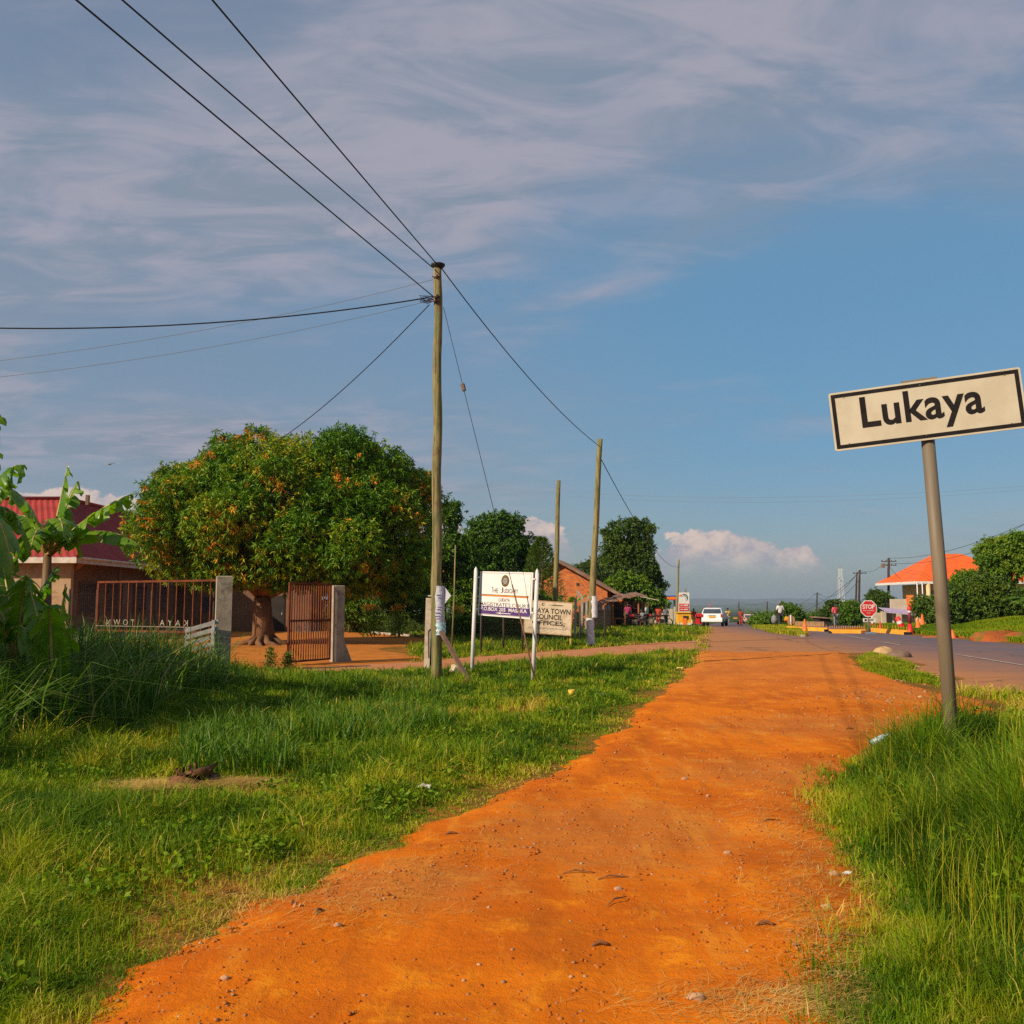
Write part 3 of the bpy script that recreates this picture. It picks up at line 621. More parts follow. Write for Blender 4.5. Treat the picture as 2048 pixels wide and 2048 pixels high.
M_WALLTAN = mat('tan_plaster', (.42, .29, .17), (.35, .23, .13), 1.2, .9, .004, 20, stain=((.22, .12, .06), .9, .55, .6))
M_FASCIA = mat('painted_fascia', (.62, .55, .46), (.48, .40, .32), 3., .7)
M_DARK = mat('dark_opening', (.018, .014, .012), (.03, .022, .018), 2., .8)
M_WOOD = mat('weathered_wood', (.20, .11, .055), (.13, .075, .04), 3., .85, .004, 20, stretch=(1, 1, .15))
M_ORANGEWOOD = mat('stained_wood', (.40, .15, .05), (.30, .11, .04), 3., .8)
M_RUST = mat('rusty_roof_iron', (.26, .17, .11), (.17, .10, .07), 1.2, .8, stain=((.20, .07, .03), 1.5, .5, .8))
M_GLASS = mat('window_glass', (.05, .07, .09), (.03, .045, .06), 1., .12, spec=.8)
M_BRICK = brick_mat('burnt_brick', (.66, .175, .025), (.46, .10, .02), (.40, .22, .12), 2.6, 6.5)
M_BLOCK = brick_mat('block_wall', (.44, .29, .15), (.38, .25, .13), (.30, .20, .11), 2.2, 4.8)

# --- red roofed house on the left (hip roof, shaded verandah along its right side)
hx, hy = -19.1, 40.0
house = empty('house', (hx, hy, 0), 'long low house with red ribbed iron roof behind the banana plants', 'house')
def Hs(*a): return tuple(a)
ez, rz_ = 3.62, 6.75
mb = MB(); corrugated(mb, (.55, -.6, ez), (.55, 15, ez-.02), (-2.9, 13.5, rz_), (-2.9, 5.2, rz_), 46, .035)
corrugated(mb, (-24, -.6, ez), (.55, -.6, ez), (-2.9, 5.2, rz_), (-24, 5.2, rz_), 74, .035)
mb.add([(-24, 5.2, rz_), (-2.9, 5.2, rz_), (-2.9, 13.5, rz_), (-5, 13.5, rz_), (-9, 9.5, 4.4), (-24, 9.5, 4.4)], [(0, 1, 2, 3, 4, 5)])
roof = mb.build('roof', M_ROOFRED, house, fix=False)
MB().tube([(-3.0, 5.2, rz_+.05), (-24, 5.2, rz_+.05)], .11, 6).tube([(-2.9, 5.2, rz_+.05), (-2.9, 13.5, rz_+.05)], .11, 6).tube([(-2.9, 5.2, rz_+.05), (.55, -.6, ez+.05)], .09, 6).build('ridge_cap', M_ROOFRED, roof)
MB().tube([(.55, -.5, ez-.02), (.55, 14.6, ez-.04)], .06, 8).build('gutter', M_FASCIA, house)
MB().box((-2.4, 6.4, rz_+.12), (.16, .16, .5)).build('vent_pipe', M_WOOD, roof)
MB().box((.5, 7.2, ez-.12), (.06, 15.5, .24)).box((-11.7, -.62, ez-.12), (24.4, .06, .24)).build('fascia', M_FASCIA, house)
MB().box((-12, .12, 1.75), (24, .25, 3.5)).box((-12, 8, 1.75), (.25, 14, 3.5)).build('wall', M_WALLTAN, house)
MB().box((-.6, 7.6, 1.75), (.25, 14.8, 3.5)).build('verandah_wall', mat('shade_darkened_brown', (.22, .12, .065), (.17, .09, .05), 1.2, .9, .004, 20), house)  # wall brown darkened so the colour carries part of the verandah's shade
MB().box((-10, 6, 3.45), (20, 11, .06)).box((0, 7, 3.44), (.9, 14, .05)).build('soffit', M_ORANGEWOOD, house)
for yy in (2.6, 5.6, 8.6, 11.4):
    f = MB().box((-.46, yy, 1.9), (.06, 1.7, 1.5)).build('window', M_WOOD, house)
    g = MB()
    for k in range(9): g.box((-.41, yy-.76+.19*k, 1.9), (.02, .025, 1.4))
    for k in range(7): g.box((-.41, yy, 1.25+.22*k), (.02, 1.6, .025))
    g.build('burglar_bars', M_RUST, f); MB().box((-.44, yy, 1.9), (.03, 1.6, 1.4)).build('pane', M_GLASS, f)
f = MB().box((-4.4, -.02, 1.9), (1.6, .06, 1.3)).build('window', M_WOOD, house); MB().box((-4.4, -.06, 1.9), (1.45, .03, 1.15)).build('pane', M_GLASS, f)
for yy in (.35, 13.6):
    b = MB(); b.bar((-.45, yy, 2.75), (.42, yy, 3.5), .12); b.build('roof_bracket', M_ORANGEWOOD, house)
for yy in (4.5, 9.2, 13.8): MB().box((.15, yy, 1.75), (.14, .14, 3.45)).build('verandah_post', M_WOOD, house)
MB().box((.1, 7.1, .10), (1.5, 14.6, .22)).build('plinth', M_CONC, house)
# back wing seen under the mango crown
wing = empty('outbuilding', (-16.0, 54.4, 0), 'tan plastered wall with dark doorway seen behind the mango trunk', 'building')
MB().box((0, 0, 1.5), (8.4, .3, 3.)).box((0, 3, 1.5), (8.2, .3, 2.96)).box((4.0, 1.5, 1.5), (.3, 2.9, 2.98)).build('wall', MATS['shade_darkened_brown'], wing)  # same dark brown stands in for the shade on this wing
b = MB(); corrugated(b, (-4.6, -.7, 2.95), (4.6, -.7, 2.95), (4.6, 3.5, 4.0), (-4.6, 3.5, 4.0), 24, .03); b.build('roof', M_ROOFRED, wing, fix=False)
d_ = MB().box((2.2, -.17, 1.05), (1.0, .06, 2.1)).build('door', M_DARK, wing); MB().box((2.55, -.21, 1.05), (.05, .04, .14)).build('handle', M_CONC, d_)
f = MB().box((-1.5, -.17, 1.6), (1.3, .05, 1.0)).build('window', M_WOOD, wing); MB().box((-1.5, -.2, 1.6), (1.16, .03, .86)).build('pane', M_GLASS, f)

# --- brick house with the gable to the viewer
y0 = 68.; A = W(1116, 1119, y0); gx = A.x; zb = hz_(gx, y0)
bh = empty('brick_house', (gx, y0, zb), 'orange brick house with low gable and rusty iron roof', 'house', rz=R(-9))
az_, hw, ee = A.z-zb, 4.0, A.z-zb-2.35
poly = [(-hw+.4, 0), (hw-.4, 0), (hw-.4, ee+.12), (0, az_-.08), (-hw+.4, ee+.12)]
MB().prism(poly, 0, .25).prism(poly, 8.8, 9.05).box((hw-.52, 4.5, ee/2), (.24, 8.5, ee)).box((-hw+.52, 4.5, ee/2), (.24, 8.5, ee)).build('wall', M_BRICK, bh)
b = MB(); corrugated(b, (hw+.75, -.5, ee-.32), (hw+.75, 9.4, ee-.32), (0, 9.4, az_), (0, -.5, az_), 40, .03); corrugated(b, (-hw-.3, -.5, ee-.05), (-hw-.3, 9.4, ee-.05), (0, 9.4, az_), (0, -.5, az_), 40, .03)
rf = b.build('roof', M_RUST, bh, fix=False)
b = MB(); b.bar((hw+.8, -.52, ee-.42), (0, -.52, az_-.09), .05, .2); b.bar((-hw-.3, -.52, ee-.13), (0, -.52, az_-.09), .05, .2); b.build('barge_board', M_RUST, rf)
f = MB().box((2.3, -.03, 1.35), (1.3, .06, .9)).build('window', M_WOOD, bh); MB().box((2.3, -.07, 1.35), (1.15, .03, .76)).build('pane', M_DARK, f)
MB().prism([(1.35, 3.0), (1.55, 3.0), (1.55, 3.2), (1.35, 3.2)], -.03, 0).build('vent', M_DARK, bh)
[MB().box((hw+.55, y_, (ee-.4)/2), (.22, .22, ee-.4)).build('porch_post', M_BRICK, bh) for y_ in (.1, 4.)]
# unfinished brick block behind it
a = W(1197, 1190, 76); b_ = W(1230, 1190, 76)
bb = empty('unfinished_brick_building', ((a.x+b_.x)/2, 76, hz_(a.x, 76)), 'small unfinished orange brick building with flat top behind the brick house', 'building')
ww = b_.x-a.x; hh = W(1200, 1160, 76).z-bb.location.z
MB().prism([(-ww/2, 0), (ww/2, 0), (ww/2, hh), (ww*.25, hh-.03), (-ww/2, hh-.5)], 0, 3.2).build('wall', M_BRICK, bb)
[MB().box((ww/2+x_, 1., hh-z_), (.12, .12, 3.4)).build('scaffold_pole', M_WOOD, bb) for x_, z_ in ((.9, 1.9), (.4, 1.5))]

M_LILAC_ = mat('maroon_cloth', (.12, .02, .03), (.07, .02, .04), 7., .8)
# --- kiosk row under the old tin lean-to
kx0, kx1 = W(1186, 1250, 64).x, W(1300, 1250, 64).x
kz = hz_(kx0, 64)
kio = empty('kiosk', (kx0, 64, kz), 'open fronted wooden kiosk row under a sagging rusty tin roof', 'kiosk')
wd = kx1-kx0
MB().box((.62, .15, .62), (1.32*1.0, .16, 1.24)).build('wall', M_BLOCK, kio)
b = MB()
for i in range(12):
    x0_, x1_ = i*wd/12-.35, (i+1)*wd/12-.35; zz = 1.56+.62*smooth(np.array(i/12.), 0, .8)+.05*math.sin(i*2.1)
    b.add([(x0_, -.75, float(zz)-.02), (x1_+.06, -.75, float(zz)+.03), (x1_+.06, 2.6, float(zz)+.25), (x0_, 2.6, float(zz)+.2)], [(0, 1, 2, 3)]); b.add([(x0_, -.75, float(zz)-.10), (x1_+.06, -.75, float(zz)-.05), (x1_+.06, -.75, float(zz)+.03), (x0_, -.75, float(zz)-.02)], [(0, 1, 2, 3)])
b.build('roof', M_RUST, kio, fix=False)
[MB().box((x_, y_, .9), (.09, .09, 1.8)).build('frame_post', M_ORANGEWOOD, kio) for x_ in (1.35, 2.2, 3.1, wd-.2) for y_ in (-.3, 2.3)]
MB().box((wd/2+.6, 2.45, .9), (wd-1.2, .08, 1.8)).box((1.32, 1.2, .85), (.06, 2.4, 1.7)).build('back_wall', M_WOOD, kio)
[MB().box((x_, 1.0+.3*k, z_), (.5, .4, h_)).build('stacked_goods', (M_DARK, M_WOOD, M_LILAC_)[k % 3], kio) for k, (x_, z_, h_) in enumerate(((1.75, .9, .5), (2.45, .5, .9), (3.0, 1.25, .4), (3.5, .45, .8), (1.9, 1.35, .3)))]
MB().box((1.85, .0, .62), (.9, .5, .08)).box((1.5, .0, .3), (.06, .4, .6)).box((2.2, .0, .3), (.06, .4, .6)).build('counter', M_ORANGEWOOD, kio)
MB().box((2.95, 1.2, .9), (1.0, .9, .06)).box((2.95, 1.4, 1.3), (1.0, .5, .05)).build('shelf', M_WOOD, kio)
M_PAPER = mat('paper', (.66, .66, .66), (.52, .52, .58), 30., .7, stain=((.30, .28, .42), 18., .55, .7))
for k, (x_, w_) in enumerate(((.12, .3), (.5, .34), (.92, .2), (1.15, .16))):
    tag(MB().box((0, 0, 0), (w_, .02, .36+.05*(k % 2))).build('poster', M_PAPER, None, (kx0+x_, 64.04, kz+1.40)), ['faded white poster at the left end of the block wall', 'wide white poster second along the block wall', 'narrow white poster third along the block wall', 'white poster nearest the open kiosk front'][k], 'poster', 'posters above the block wall')
b = MB(); b.bar((3.2, -.7, 2.12), (4.4, -1.1, 1.86), .1, .03); b.build('awning_pole', M_FASCIA, kio)

# --- two storey house with the orange roof on the right
yh = 100.; e0 = W(1826, 1163, yh); e1 = W(2056, 1164, yh)
zb = hz_(e0.x+4, 80)-.9; wdt = e1.x-e0.x
th = empty('two_storey_house', (e0.x, yh, zb), 'two storey cream house with bright orange hip roof and columned balcony', 'house')
ez = e0.z-zb; rz2 = W(1930, 1113, yh).z-zb+.5
M_ROOFOR = mat('orange_roof_tile', (.74, .125, .010), (.64, .10, .010), .8, .55, spec=.4)
M_CREAM = mat('cream_paint', (.66, .52, .28), (.58, .44, .22), 1., .8, spec=.3)
M_WHITE = mat('white_paint', (.72, .70, .66), (.60, .57, .52), 3., .5)
r0, r1 = W(1902, 1115, yh).x-e0.x, W(1958, 1117, yh).x-e0.x
c0, c1_, c2_, c3 = (-.3, -1.5, ez), (wdt+.3, -1.5, ez), (wdt+.3, 9.5, ez), (-.3, 9.5, ez)
MB().add([c0, c1_, c2_, c3, (r0, 4, rz2), (r1, 4, rz2)], [(0, 1, 5, 4), (1, 2, 5), (2, 3, 4, 5), (3, 0, 4)]).build('roof', M_ROOFOR, th)
MB().box((wdt/2, -1.5, ez-.14), (wdt+.7, .1, .26)).box((-.3, 4, ez-.14), (.1, 11, .26)).build('fascia', M_WHITE, th)
MB().box((wdt/2+.9, 4, ez/2-.1), (wdt-2.4, 7.6, ez-.3)).build('wall', M_CREAM, th)
for x_ in (1.0, 3.0, 5.2, 7.4, 9.6, 11.8): MB().tube([(x_, -1.35, 0), (x_, -1.35, ez-.15)], .22, 10).build('column', M_CREAM, th)
for x_ in (-.2, .35, 1.7): MB().tube([(x_-.1, -1.65, 1.), (x_-.1, -1.65, ez-.1)], .06, 8).build('balcony_post', M_WHITE, th)
MB().box((wdt/2, -.7, 2.35), (wdt, 1.8, .22)).build('balcony_floor', M_CREAM, th)
b = MB(); b.box((wdt/2, -1.18, 3.2), (wdt, .06, .07))
for k in range(40): b.box((k*wdt/40, -1.18, 2.8), (.035, .035, .75))
b.build('balustrade', M_WHITE, th)
for x_ in (2.1, 4.1, 6.6, 9.0):
    f = MB().box((x_+.2, .16, 3.45), (1.0, .06, 1.6)).build('window', M_ORANGEWOOD, th); MB().box((x_+.2, .11, 3.45), (.8, .04, 1.4)).build('pane', M_GLASS, f)

# --- low shop with pale parapet and lilac awning
ys_ = 84.; a, b_ = W(1781, 1198, ys_), W(1815, 1198, ys_); zb = hz_(a.x, ys_)
sh = empty('shop', (a.x, ys_, zb), 'low shop with blank cream parapet and lilac awning on square columns', 'shop')
wsh = b_.x-a.x+1.2; top = a.z-zb
M_PALE = mat('pale_plaster', (.52, .45, .34), (.45, .38, .28), 1.3, .9, stain=((.28, .22, .15), 1., .6, .5))
MB().box((wsh/2, .1, top-.55), (wsh, .2, 1.1)).box((wsh/2-.6, 1.6, top/2-.6), (wsh+1., .2, top-1.3)).build('wall', M_PALE, sh)
for x_ in (-.9, .15, 1.0, 1.9): MB().box((x_, -.3, (top-1.1)/2), (.24, .24, top-1.1)).build('column', M_PALE, sh)
M_LILAC = mat('lilac_cloth', (.30, .22, .42), (.50, .42, .52), 7., .8)
b = MB(); b.add([(-1.2, -1.4, top-1.05), (wsh+.9, -1.6, top-1.5), (wsh+.9, 0, top-1.1), (-1.2, 0, top-.75), (-1.2, -1.4, top-1.2), (wsh+.9, -1.6, top-1.66)], [(0, 1, 2, 3), (4, 5, 1, 0)]); b.build('awning', M_LILAC, sh)
MB().box((.55, 1.45, 1.1), (.8, .06, 2.1)).build('door', M_DARK, sh)

# --- petrol station
yp = 135.; a, b_ = W(1326, 1196, yp), W(1370, 1196, yp); zb = hz_(a.x, yp); px_ = F/yp
ps = empty('fuel_station', (a.x, yp, zb), 'fuel station canopy with orange and blue edge on slim columns', 'fuel station')
wc = b_.x-a.x; cz = a.z-zb
M_RED = mat('red_paint', (.62, .02, .018), (.52, .018, .015), 3., .5); M_ORG = mat('orange_paint', (.85, .20, .02), (.75, .16, .015), 3., .5)
M_BLUE = mat('blue_paint', (.06, .10, .35), (.05, .09, .30), 3., .5); M_YEL = mat('yellow_paint', (.80, .42, .02), (.70, .34, .015), 3., .5)
MB().box((wc/2, 1.5, cz), (wc, 4, .34)).build('canopy_fascia', M_ORG, ps); MB().box((wc/2, 1.5, cz+.27), (wc+.05, 4.05, .18)).build('canopy_top', M_BLUE, ps); MB().box((wc/2, 1.5, cz-.22), (wc+.03, 4.03, .10)).build('canopy_edge', M_RED, ps)
for x_ in (.5, wc*.55, wc*.8): MB().box((x_, .6, cz/2-.1), (.26, .26, cz-.2)).build('column', M_PALE, ps)
MB().box((wc*.3, 6, 1.1), (wc*.9, .3, 2.2)).build('office_wall', M_PALE, ps)
t0, t1 = W(1356, 1185, 128), W(1378, 1185, 128); zb = hz_(t0.x, 128); tw = t1.x-t0.x; tt = t0.z-zb
pt = empty('price_sign', ((t0.x+t1.x)/2, 128, zb), 'tall white fuel price sign with round swoosh and red and green price rows', 'sign')
MB().box((0, 0, tt-1.9), (tw, .3, 3.8)).build('panel', M_WHITE, pt)
MB().box((0, 0, .5), (tw*.5, .2, 1.1)).build('base', M_YEL, pt)
MB().box((0, -.17, tt-1.75), (tw*.88, .04, .42)).box((0, -.17, tt-2.30), (tw*.88, .04, .5)).build('price_row', M_RED, pt)
M_GRN = mat('green_paint', (.04, .28, .17), (.03, .22, .13), 3., .5)
MB().box((0, -.17, tt-2.95), (tw*.88, .04, .42)).build('price_row', M_GRN, pt)
b = MB()
for k in range(3): b.box((tw*.18, -.20, tt-1.75-.55*k-.03*k), (tw*.34, .02, .16)); b.box((-tw*.2, -.20, tt-1.75-.58*k), (tw*.3, .02, .1))
b.build('lettering', M_WHITE, pt)
def arc(mb, r, w0, a0, a1, cx, cz_, n=18, y=-.17):
    for i in range(n):
        u0, u1 = a0+(a1-a0)*i/n, a0+(a1-a0)*(i+1)/n; k0 = w0*math.sin(PI*(i+.2)/(n+.4)); k1 = w0*math.sin(PI*(i+1.2)/(n+.4))
        mb.add([(cx+(r-k0)*math.cos(u0), y, cz_+(r-k0)*math.sin(u0)), (cx+(r+k0*.2)*math.cos(u0), y, cz_+(r+k0*.2)*math.sin(u0)), (cx+(r+k1*.2)*math.cos(u1), y, cz_+(r+k1*.2)*math.sin(u1)), (cx+(r-k1)*math.cos(u1), y, cz_+(r-k1)*math.sin(u1))], [(0, 1, 2, 3)])
b = MB(); arc(b, .50, .13, R(150), R(-70), .05, tt-.72); b.build('swoosh', mat('navy_paint', (.03, .04, .08), None, 3., .5), pt)
b = MB(); arc(b, .30, .09, R(160), R(-60), .03, tt-.74); b.build('swoosh', M_GRN, pt)
MB().box((-tw*.3, -.17, tt-.42), (.3, .03, .22)).build('swoosh', M_ORG, pt)
# yellow booth
a, b_ = W(1355, 1226, 110), W(1382, 1226, 110); zb = hz_(a.x, 110); bw = b_.x-a.x; bt = a.z-zb
yb = empty('booth', ((a.x+b_.x)/2, 110, zb), 'small yellow booth with a blue hatch below the price sign', 'booth')
MB().box((0, .5, bt/2), (bw, 1.2, bt)).build('body', M_YEL, yb); MB().box((0, .5, bt+.06), (bw+.25, 1.5, .12)).build('roof', M_YEL, yb)
MB().box((.15, -.12, bt*.62), (bw*.4, .05, .4)).build('hatch', M_DARK, yb); MB().box((0, -.14, .42), (.5, .06, .8)).build('poster', M_ORG, yb)
MB().box((0, -.12, .12), (bw*.98, .05, .24)).build('skirting', M_WHITE, yb)

# --- far village houses beyond the crest
M_PINK = mat('pink_wall', (.55, .28, .26), None, 1., .9)
for (px0, px1, yy, pt_, mw, mr, lab) in (
        (1500, 1519, 200, 1236, M_PALE, M_RUST, 'small pale house with brown roof low beyond the road crest'),
        (1488, 1508, 170, 1242, M_PINK, M_WHITE, 'small pink and white house just over the road crest'),
        (1600, 1640, 260, 1232, M_PALE, M_RUST, 'long low house with brown roof far behind the plank fence'),
        (1392, 1406, 150, 1227, M_RED, M_RED, 'red roofed stall left of the white car'),
        (1388, 1409, 165, 1234, M_WHITE, M_BLUE, 'white stall with blue side behind the red roofed stall')):
    a, b_ = W(px0, pt_, yy), W(px1, pt_, yy); zb = hz_(a.x, yy); w_ = b_.x-a.x; h_ = a.z-zb
    e = empty('village_house', ((a.x+b_.x)/2, yy, zb), lab, 'house', 'small houses beyond the crest')
    MB().box((0, 1.5, h_*.36), (w_, 3, h_*.72)).build('wall', mw, e)
    MB().prism([(-w_/2-.2, h_*.70), (w_/2+.2, h_*.70), (w_*.25, h_), (-w_*.25, h_)], -.3, 3.3).build('roof', mr, e)
    MB().box((w_*.1, -.03, h_*.3), (w_*.15, .05, h_*.45)).build('door', M_DARK, e)
# shed and plank fence
a = W(1590, 1243, 74); b_ = W(1648, 1243, 74)
e = empty('plank_fence', (a.x, 74, hz_(a.x, 74)), 'pale brown plank fence behind the orange cone', 'fence')
b = MB(); n = 22; hf_ = a.z-e.location.z
for i in range(n): b.box(((i+.5)*(b_.x-a.x)/n, 0, hf_/2), ((b_.x-a.x)/n*.86, .05, hf_*(.92+.12*random.random())))
b.build('boards', mat('pale_boards', (.50, .30, .15), (.36, .22, .12), 4, .9), e)
MB().box(((b_.x-a.x)/2, .06, hf_*.3), (b_.x-a.x, .06, .1)).box(((b_.x-a.x)/2, .06, hf_*.75), (b_.x-a.x, .06, .1)).build('rail', M_WOOD, e)
a, b_ = W(1636, 1233, 78), W(1662, 1233, 78); zb = hz_(a.x, 78)
e = empty('shed', ((a.x+b_.x)/2, 78, zb), 'small dark shed with grey lean-to roof at the end of the plank fence', 'shed')
w_ = b_.x-a.x; h_ = a.z-zb
MB().box((0, .8, h_*.42), (w_*.9, 1.6, h_*.84)).build('wall', M_DARK, e); MB().prism([(-w_/2-.1, h_*.86), (w_/2+.1, h_*.78), (w_/2+.1, h_*.84), (-w_/2-.1, h_)], -.3, 2).build('roof', M_RUST, e)
# ================================================================== TREES AND PLANTS
def lobes_fine(prim, n, rf=(.18, .34), seed=1):
    rg = np.random.default_rng(seed); out = []
    vol = np.array([(p[3]*p[4]*p[5])**(2/3) for p in prim]); vol = vol/vol.sum()
    while len(out) < n:
        p = prim[rg.choice(len(prim), p=vol)]; d = rg.normal(size=3); d /= np.linalg.norm(d)
        if d[2] < -.55: continue
        c = np.array(p[:3])+d*np.array(p[3:6])*rg.uniform(.80, 1.06)
        ins = any((((c-np.array(q_[:3]))/np.array(q_[3:6]))**2).sum() < .55 for q_ in prim if q_ is not p)
        if ins: continue
        r = min(p[3:6])*rg.uniform(*rf); out.append((*c, r*1.1, r*1.1, r*.9))
    return out
def crown_mesh(name, lobes, core, n, per, L, Wd, spread=.9, droop=.5, tint0=.2, orange=0., seed=2, curl=.12):
    rg = np.random.default_rng(seed)
    LB = np.array(lobes); CR = np.array(core)
    area = (LB[:, 3]*LB[:, 4])**1.0; p = area/area.sum()
    k = rg.choice(len(LB), n, p=p); d = nrm(rg.normal(size=(n, 3))); d[:, 2] = np.where((d[:, 2] < -.3) & (rg.random(n) < .5), -d[:, 2], d[:, 2])
    rr = 1-np.abs(rg.normal(size=n))*.16; rr_all = np.concatenate([rr, np.zeros(int(n*.22))]); C = LB[k, :3]+d*LB[k, 3:6]*rr[:, None]; lt = (k*0.61803) % 1
    # filler through the crown body, tinted darker to paint shade into the clefts
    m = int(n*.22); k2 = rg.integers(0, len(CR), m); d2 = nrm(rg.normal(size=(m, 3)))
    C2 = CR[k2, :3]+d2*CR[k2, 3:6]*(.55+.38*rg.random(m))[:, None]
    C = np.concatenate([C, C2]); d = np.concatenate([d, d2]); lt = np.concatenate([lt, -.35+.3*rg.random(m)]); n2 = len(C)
    C = C+d*(rg.random(n2)**5)[:, None]*.32
    base = tint0+.34*(lt-.5)+.30*(rg.random(n2)-.5)
    if orange:
        o = (fbm(C[:, 0]+C[:, 1]*.3, C[:, 2]+7, .55, 3) > .52) & (rg.random(n2) < orange); o = o & (rr_all > .8); base = np.where(o, .66+.34*rg.random(n2), base)
        o = (fbm(C[:, 0]*.8+11, C[:, 2]*.8+C[:, 1]*.3, 1.1, 2) > .68) & (rg.random(n2) < .38) & (rr_all > .8); base = np.where(o, .70+.30*rg.random(n2), base)
    ax = nrm(d*.8+np.array([0, 0, .55])+.35*rg.normal(size=(n2, 3)))
    Cr = np.repeat(C, per, 0)+rg.normal(size=(n2*per, 3))*L*.10; A = nrm(np.repeat(ax, per, 0)*(1-spread*.55)+nrm(rg.normal(size=(n2*per, 3)))*spread+np.array([0, 0, -droop]))
    LL = L*(.55+.6*rg.random(n2*per)); T = np.clip(np.repeat(base, per)+.10*(rg.random(n2*per)-.5), 0, 1)
    V, Fc, TT = leaves(Cr, A, LL, Wd*(.7+.5*rg.random(n2*per)), T, .22, curl)
    return npmesh(name, V, [Fc], TT)
M_BARK = mat('bark', (.22, .11, .055), (.13, .07, .04), 3., .95, .02, 14, stretch=(1, 1, .3), spec=.1)
def trunk_part(parent, pts, rad, branches, m=None, n=10, roots=0):
    b = MB(); b.tube(pts, rad, n, jit=.08)
    top = Vector(pts[-1])
    for q_ in branches:
        e = Vector(q_[0]); s = Vector(pts[q_[2]]) if len(q_) > 2 else top
        mid = s.lerp(e, .5)+Vector((random.uniform(-.1, .1), random.uniform(-.1, .1), .12))*(e-s).length
        b.tube([s, s.lerp(mid, .5)+Vector((0, 0, .05)), mid, e], [q_[1], q_[1]*.8, q_[1]*.6, q_[1]*.25], 7, jit=.08)
    for k in range(roots):
        a = 2*PI*k/roots+random.uniform(-.3, .3); l = rad[0]*random.uniform(2.2, 3.6); s = Vector(pts[0])
        b.tube([s+Vector((math.cos(a)*rad[0]*.5, math.sin(a)*rad[0]*.5, .35)), s+Vector((math.cos(a)*rad[0]*1.3, math.sin(a)*rad[0]*1.3, .14)), s+Vector((math.cos(a+.3)*l, math.sin(a+.3)*l, .0))], [rad[0]*.42, rad[0]*.26, .03], 6, jit=.12)
    return b.build('trunk', m or M_BARK, parent)
M_MANGO = leafmat('mango_leaf', [(0, (.012, .050, .002)), (.3, (.050, .150, .003)), (.55, (.14, .27, .005)), (.7, (.32, .34, .010)), (.85, (.62, .30, .02)), (1, (.72, .20, .015))], .20, .5, spec=.3)
M_LEAF = leafmat('broad_leaf', [(0, (.035, .095, .006)), (.4, (.080, .175, .008)), (.7, (.16, .26, .010)), (1, (.36, .34, .03))], .2, .5, spec=.35)
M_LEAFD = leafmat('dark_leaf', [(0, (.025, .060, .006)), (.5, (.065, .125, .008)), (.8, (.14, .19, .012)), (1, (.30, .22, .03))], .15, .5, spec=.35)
def sc(lobes): return lobes
def tree(name, label, cat, base, prim, nf, n, per, L, Wd, m, trunk_r, seed, group=None, droop=.4, spread=.9, tint0=.3, orange=0., rf=(.2, .36), bark=None, roots=0, trunk_pts=None, curl=.12):
    """prim lobes are in local coordinates: x, y, z, rx, ry, rz"""
    e = empty(name, base, label, cat, group)
    fine = lobes_fine(prim, nf, rf, seed)
    link('crown', crown_mesh('crown', fine+list(prim), [(*p[:3], *(np.array(p[3:6])*.9)) for p in prim], n, per, L, Wd, spread, droop, tint0, orange, seed, curl), m, e)
    zc = min(p[2]-p[5]*.35 for p in prim)
    pts = trunk_pts or [(0, 0, -.1), (random.uniform(-.1, .1), 0, zc*.5), (random.uniform(-.1, .1), 0, max(zc, .8))]
    br = [((p[0]*.9, p[1]*.9, p[2]), trunk_r*.5) for p in prim]+[((f_[0]*.93, f_[1]*.93, f_[2]), trunk_r*.22) for f_ in fine[::max(1, len(fine)//10)]]
    trunk_part(e, pts, [trunk_r*1.25, trunk_r, trunk_r*.85][:len(pts)] if len(pts) == 3 else [trunk_r*(1.3-.12*i) for i in range(len(pts))], br, bark, roots=roots)
    return e
# mango tree
mt = G(527, 1290); D0 = mt.y
def loc_(px, py, dd, rx, ry, rz): 
    p = W(px, py, D0+dd); return (p.x-mt.x, dd, p.z, rx, ry, rz)
prim = [loc_(590, 975, 0, 2.9, 2.8, 2.1), loc_(440, 1030, -.6, 2.5, 2.4, 2.2), loc_(355, 1055, .2, 1.45, 1.8, 1.9), loc_(700, 1010, .5, 2.4, 2.5, 2.2), loc_(790, 1075, .8, 1.75, 2.0, 2.2), loc_(530, 1085, -1.3, 2.7, 1.9, 1.7), loc_(660, 1100, -.9, 2.6, 2.0, 1.7), loc_(600, 1020, 1.2, 3.4, 3.0, 2.2), loc_(385, 1110, -.3, 1.5, 1.5, 1.2), loc_(470, 945, .3, 1.6, 1.6, 1.3), loc_(690, 935, .4, 1.5, 1.5, 1.1), loc_(450, 1135, -.9, 1.5, 1.3, .95), loc_(580, 1145, -.8, 1.6, 1.3, .75), loc_(700, 1150, .2, 1.8, 1.6, .95), loc_(790, 1150, .6, 1.3, 1.4, 1.0)]
tree('mango_tree', 'wide round mango tree with orange tipped leaves in the yard', 'tree', (mt.x, mt.y, 0), prim, 105, 31000, 9, .225, .052, M_MANGO, .40, 21, droop=.55, spread=.85, tint0=.47, orange=.012, rf=(.22, .60), roots=8,
     trunk_pts=[(0, 0, -.05), (-.06, 0, .9), (-.1, 0, 1.9)])
M_TREEBASE = M_BARK
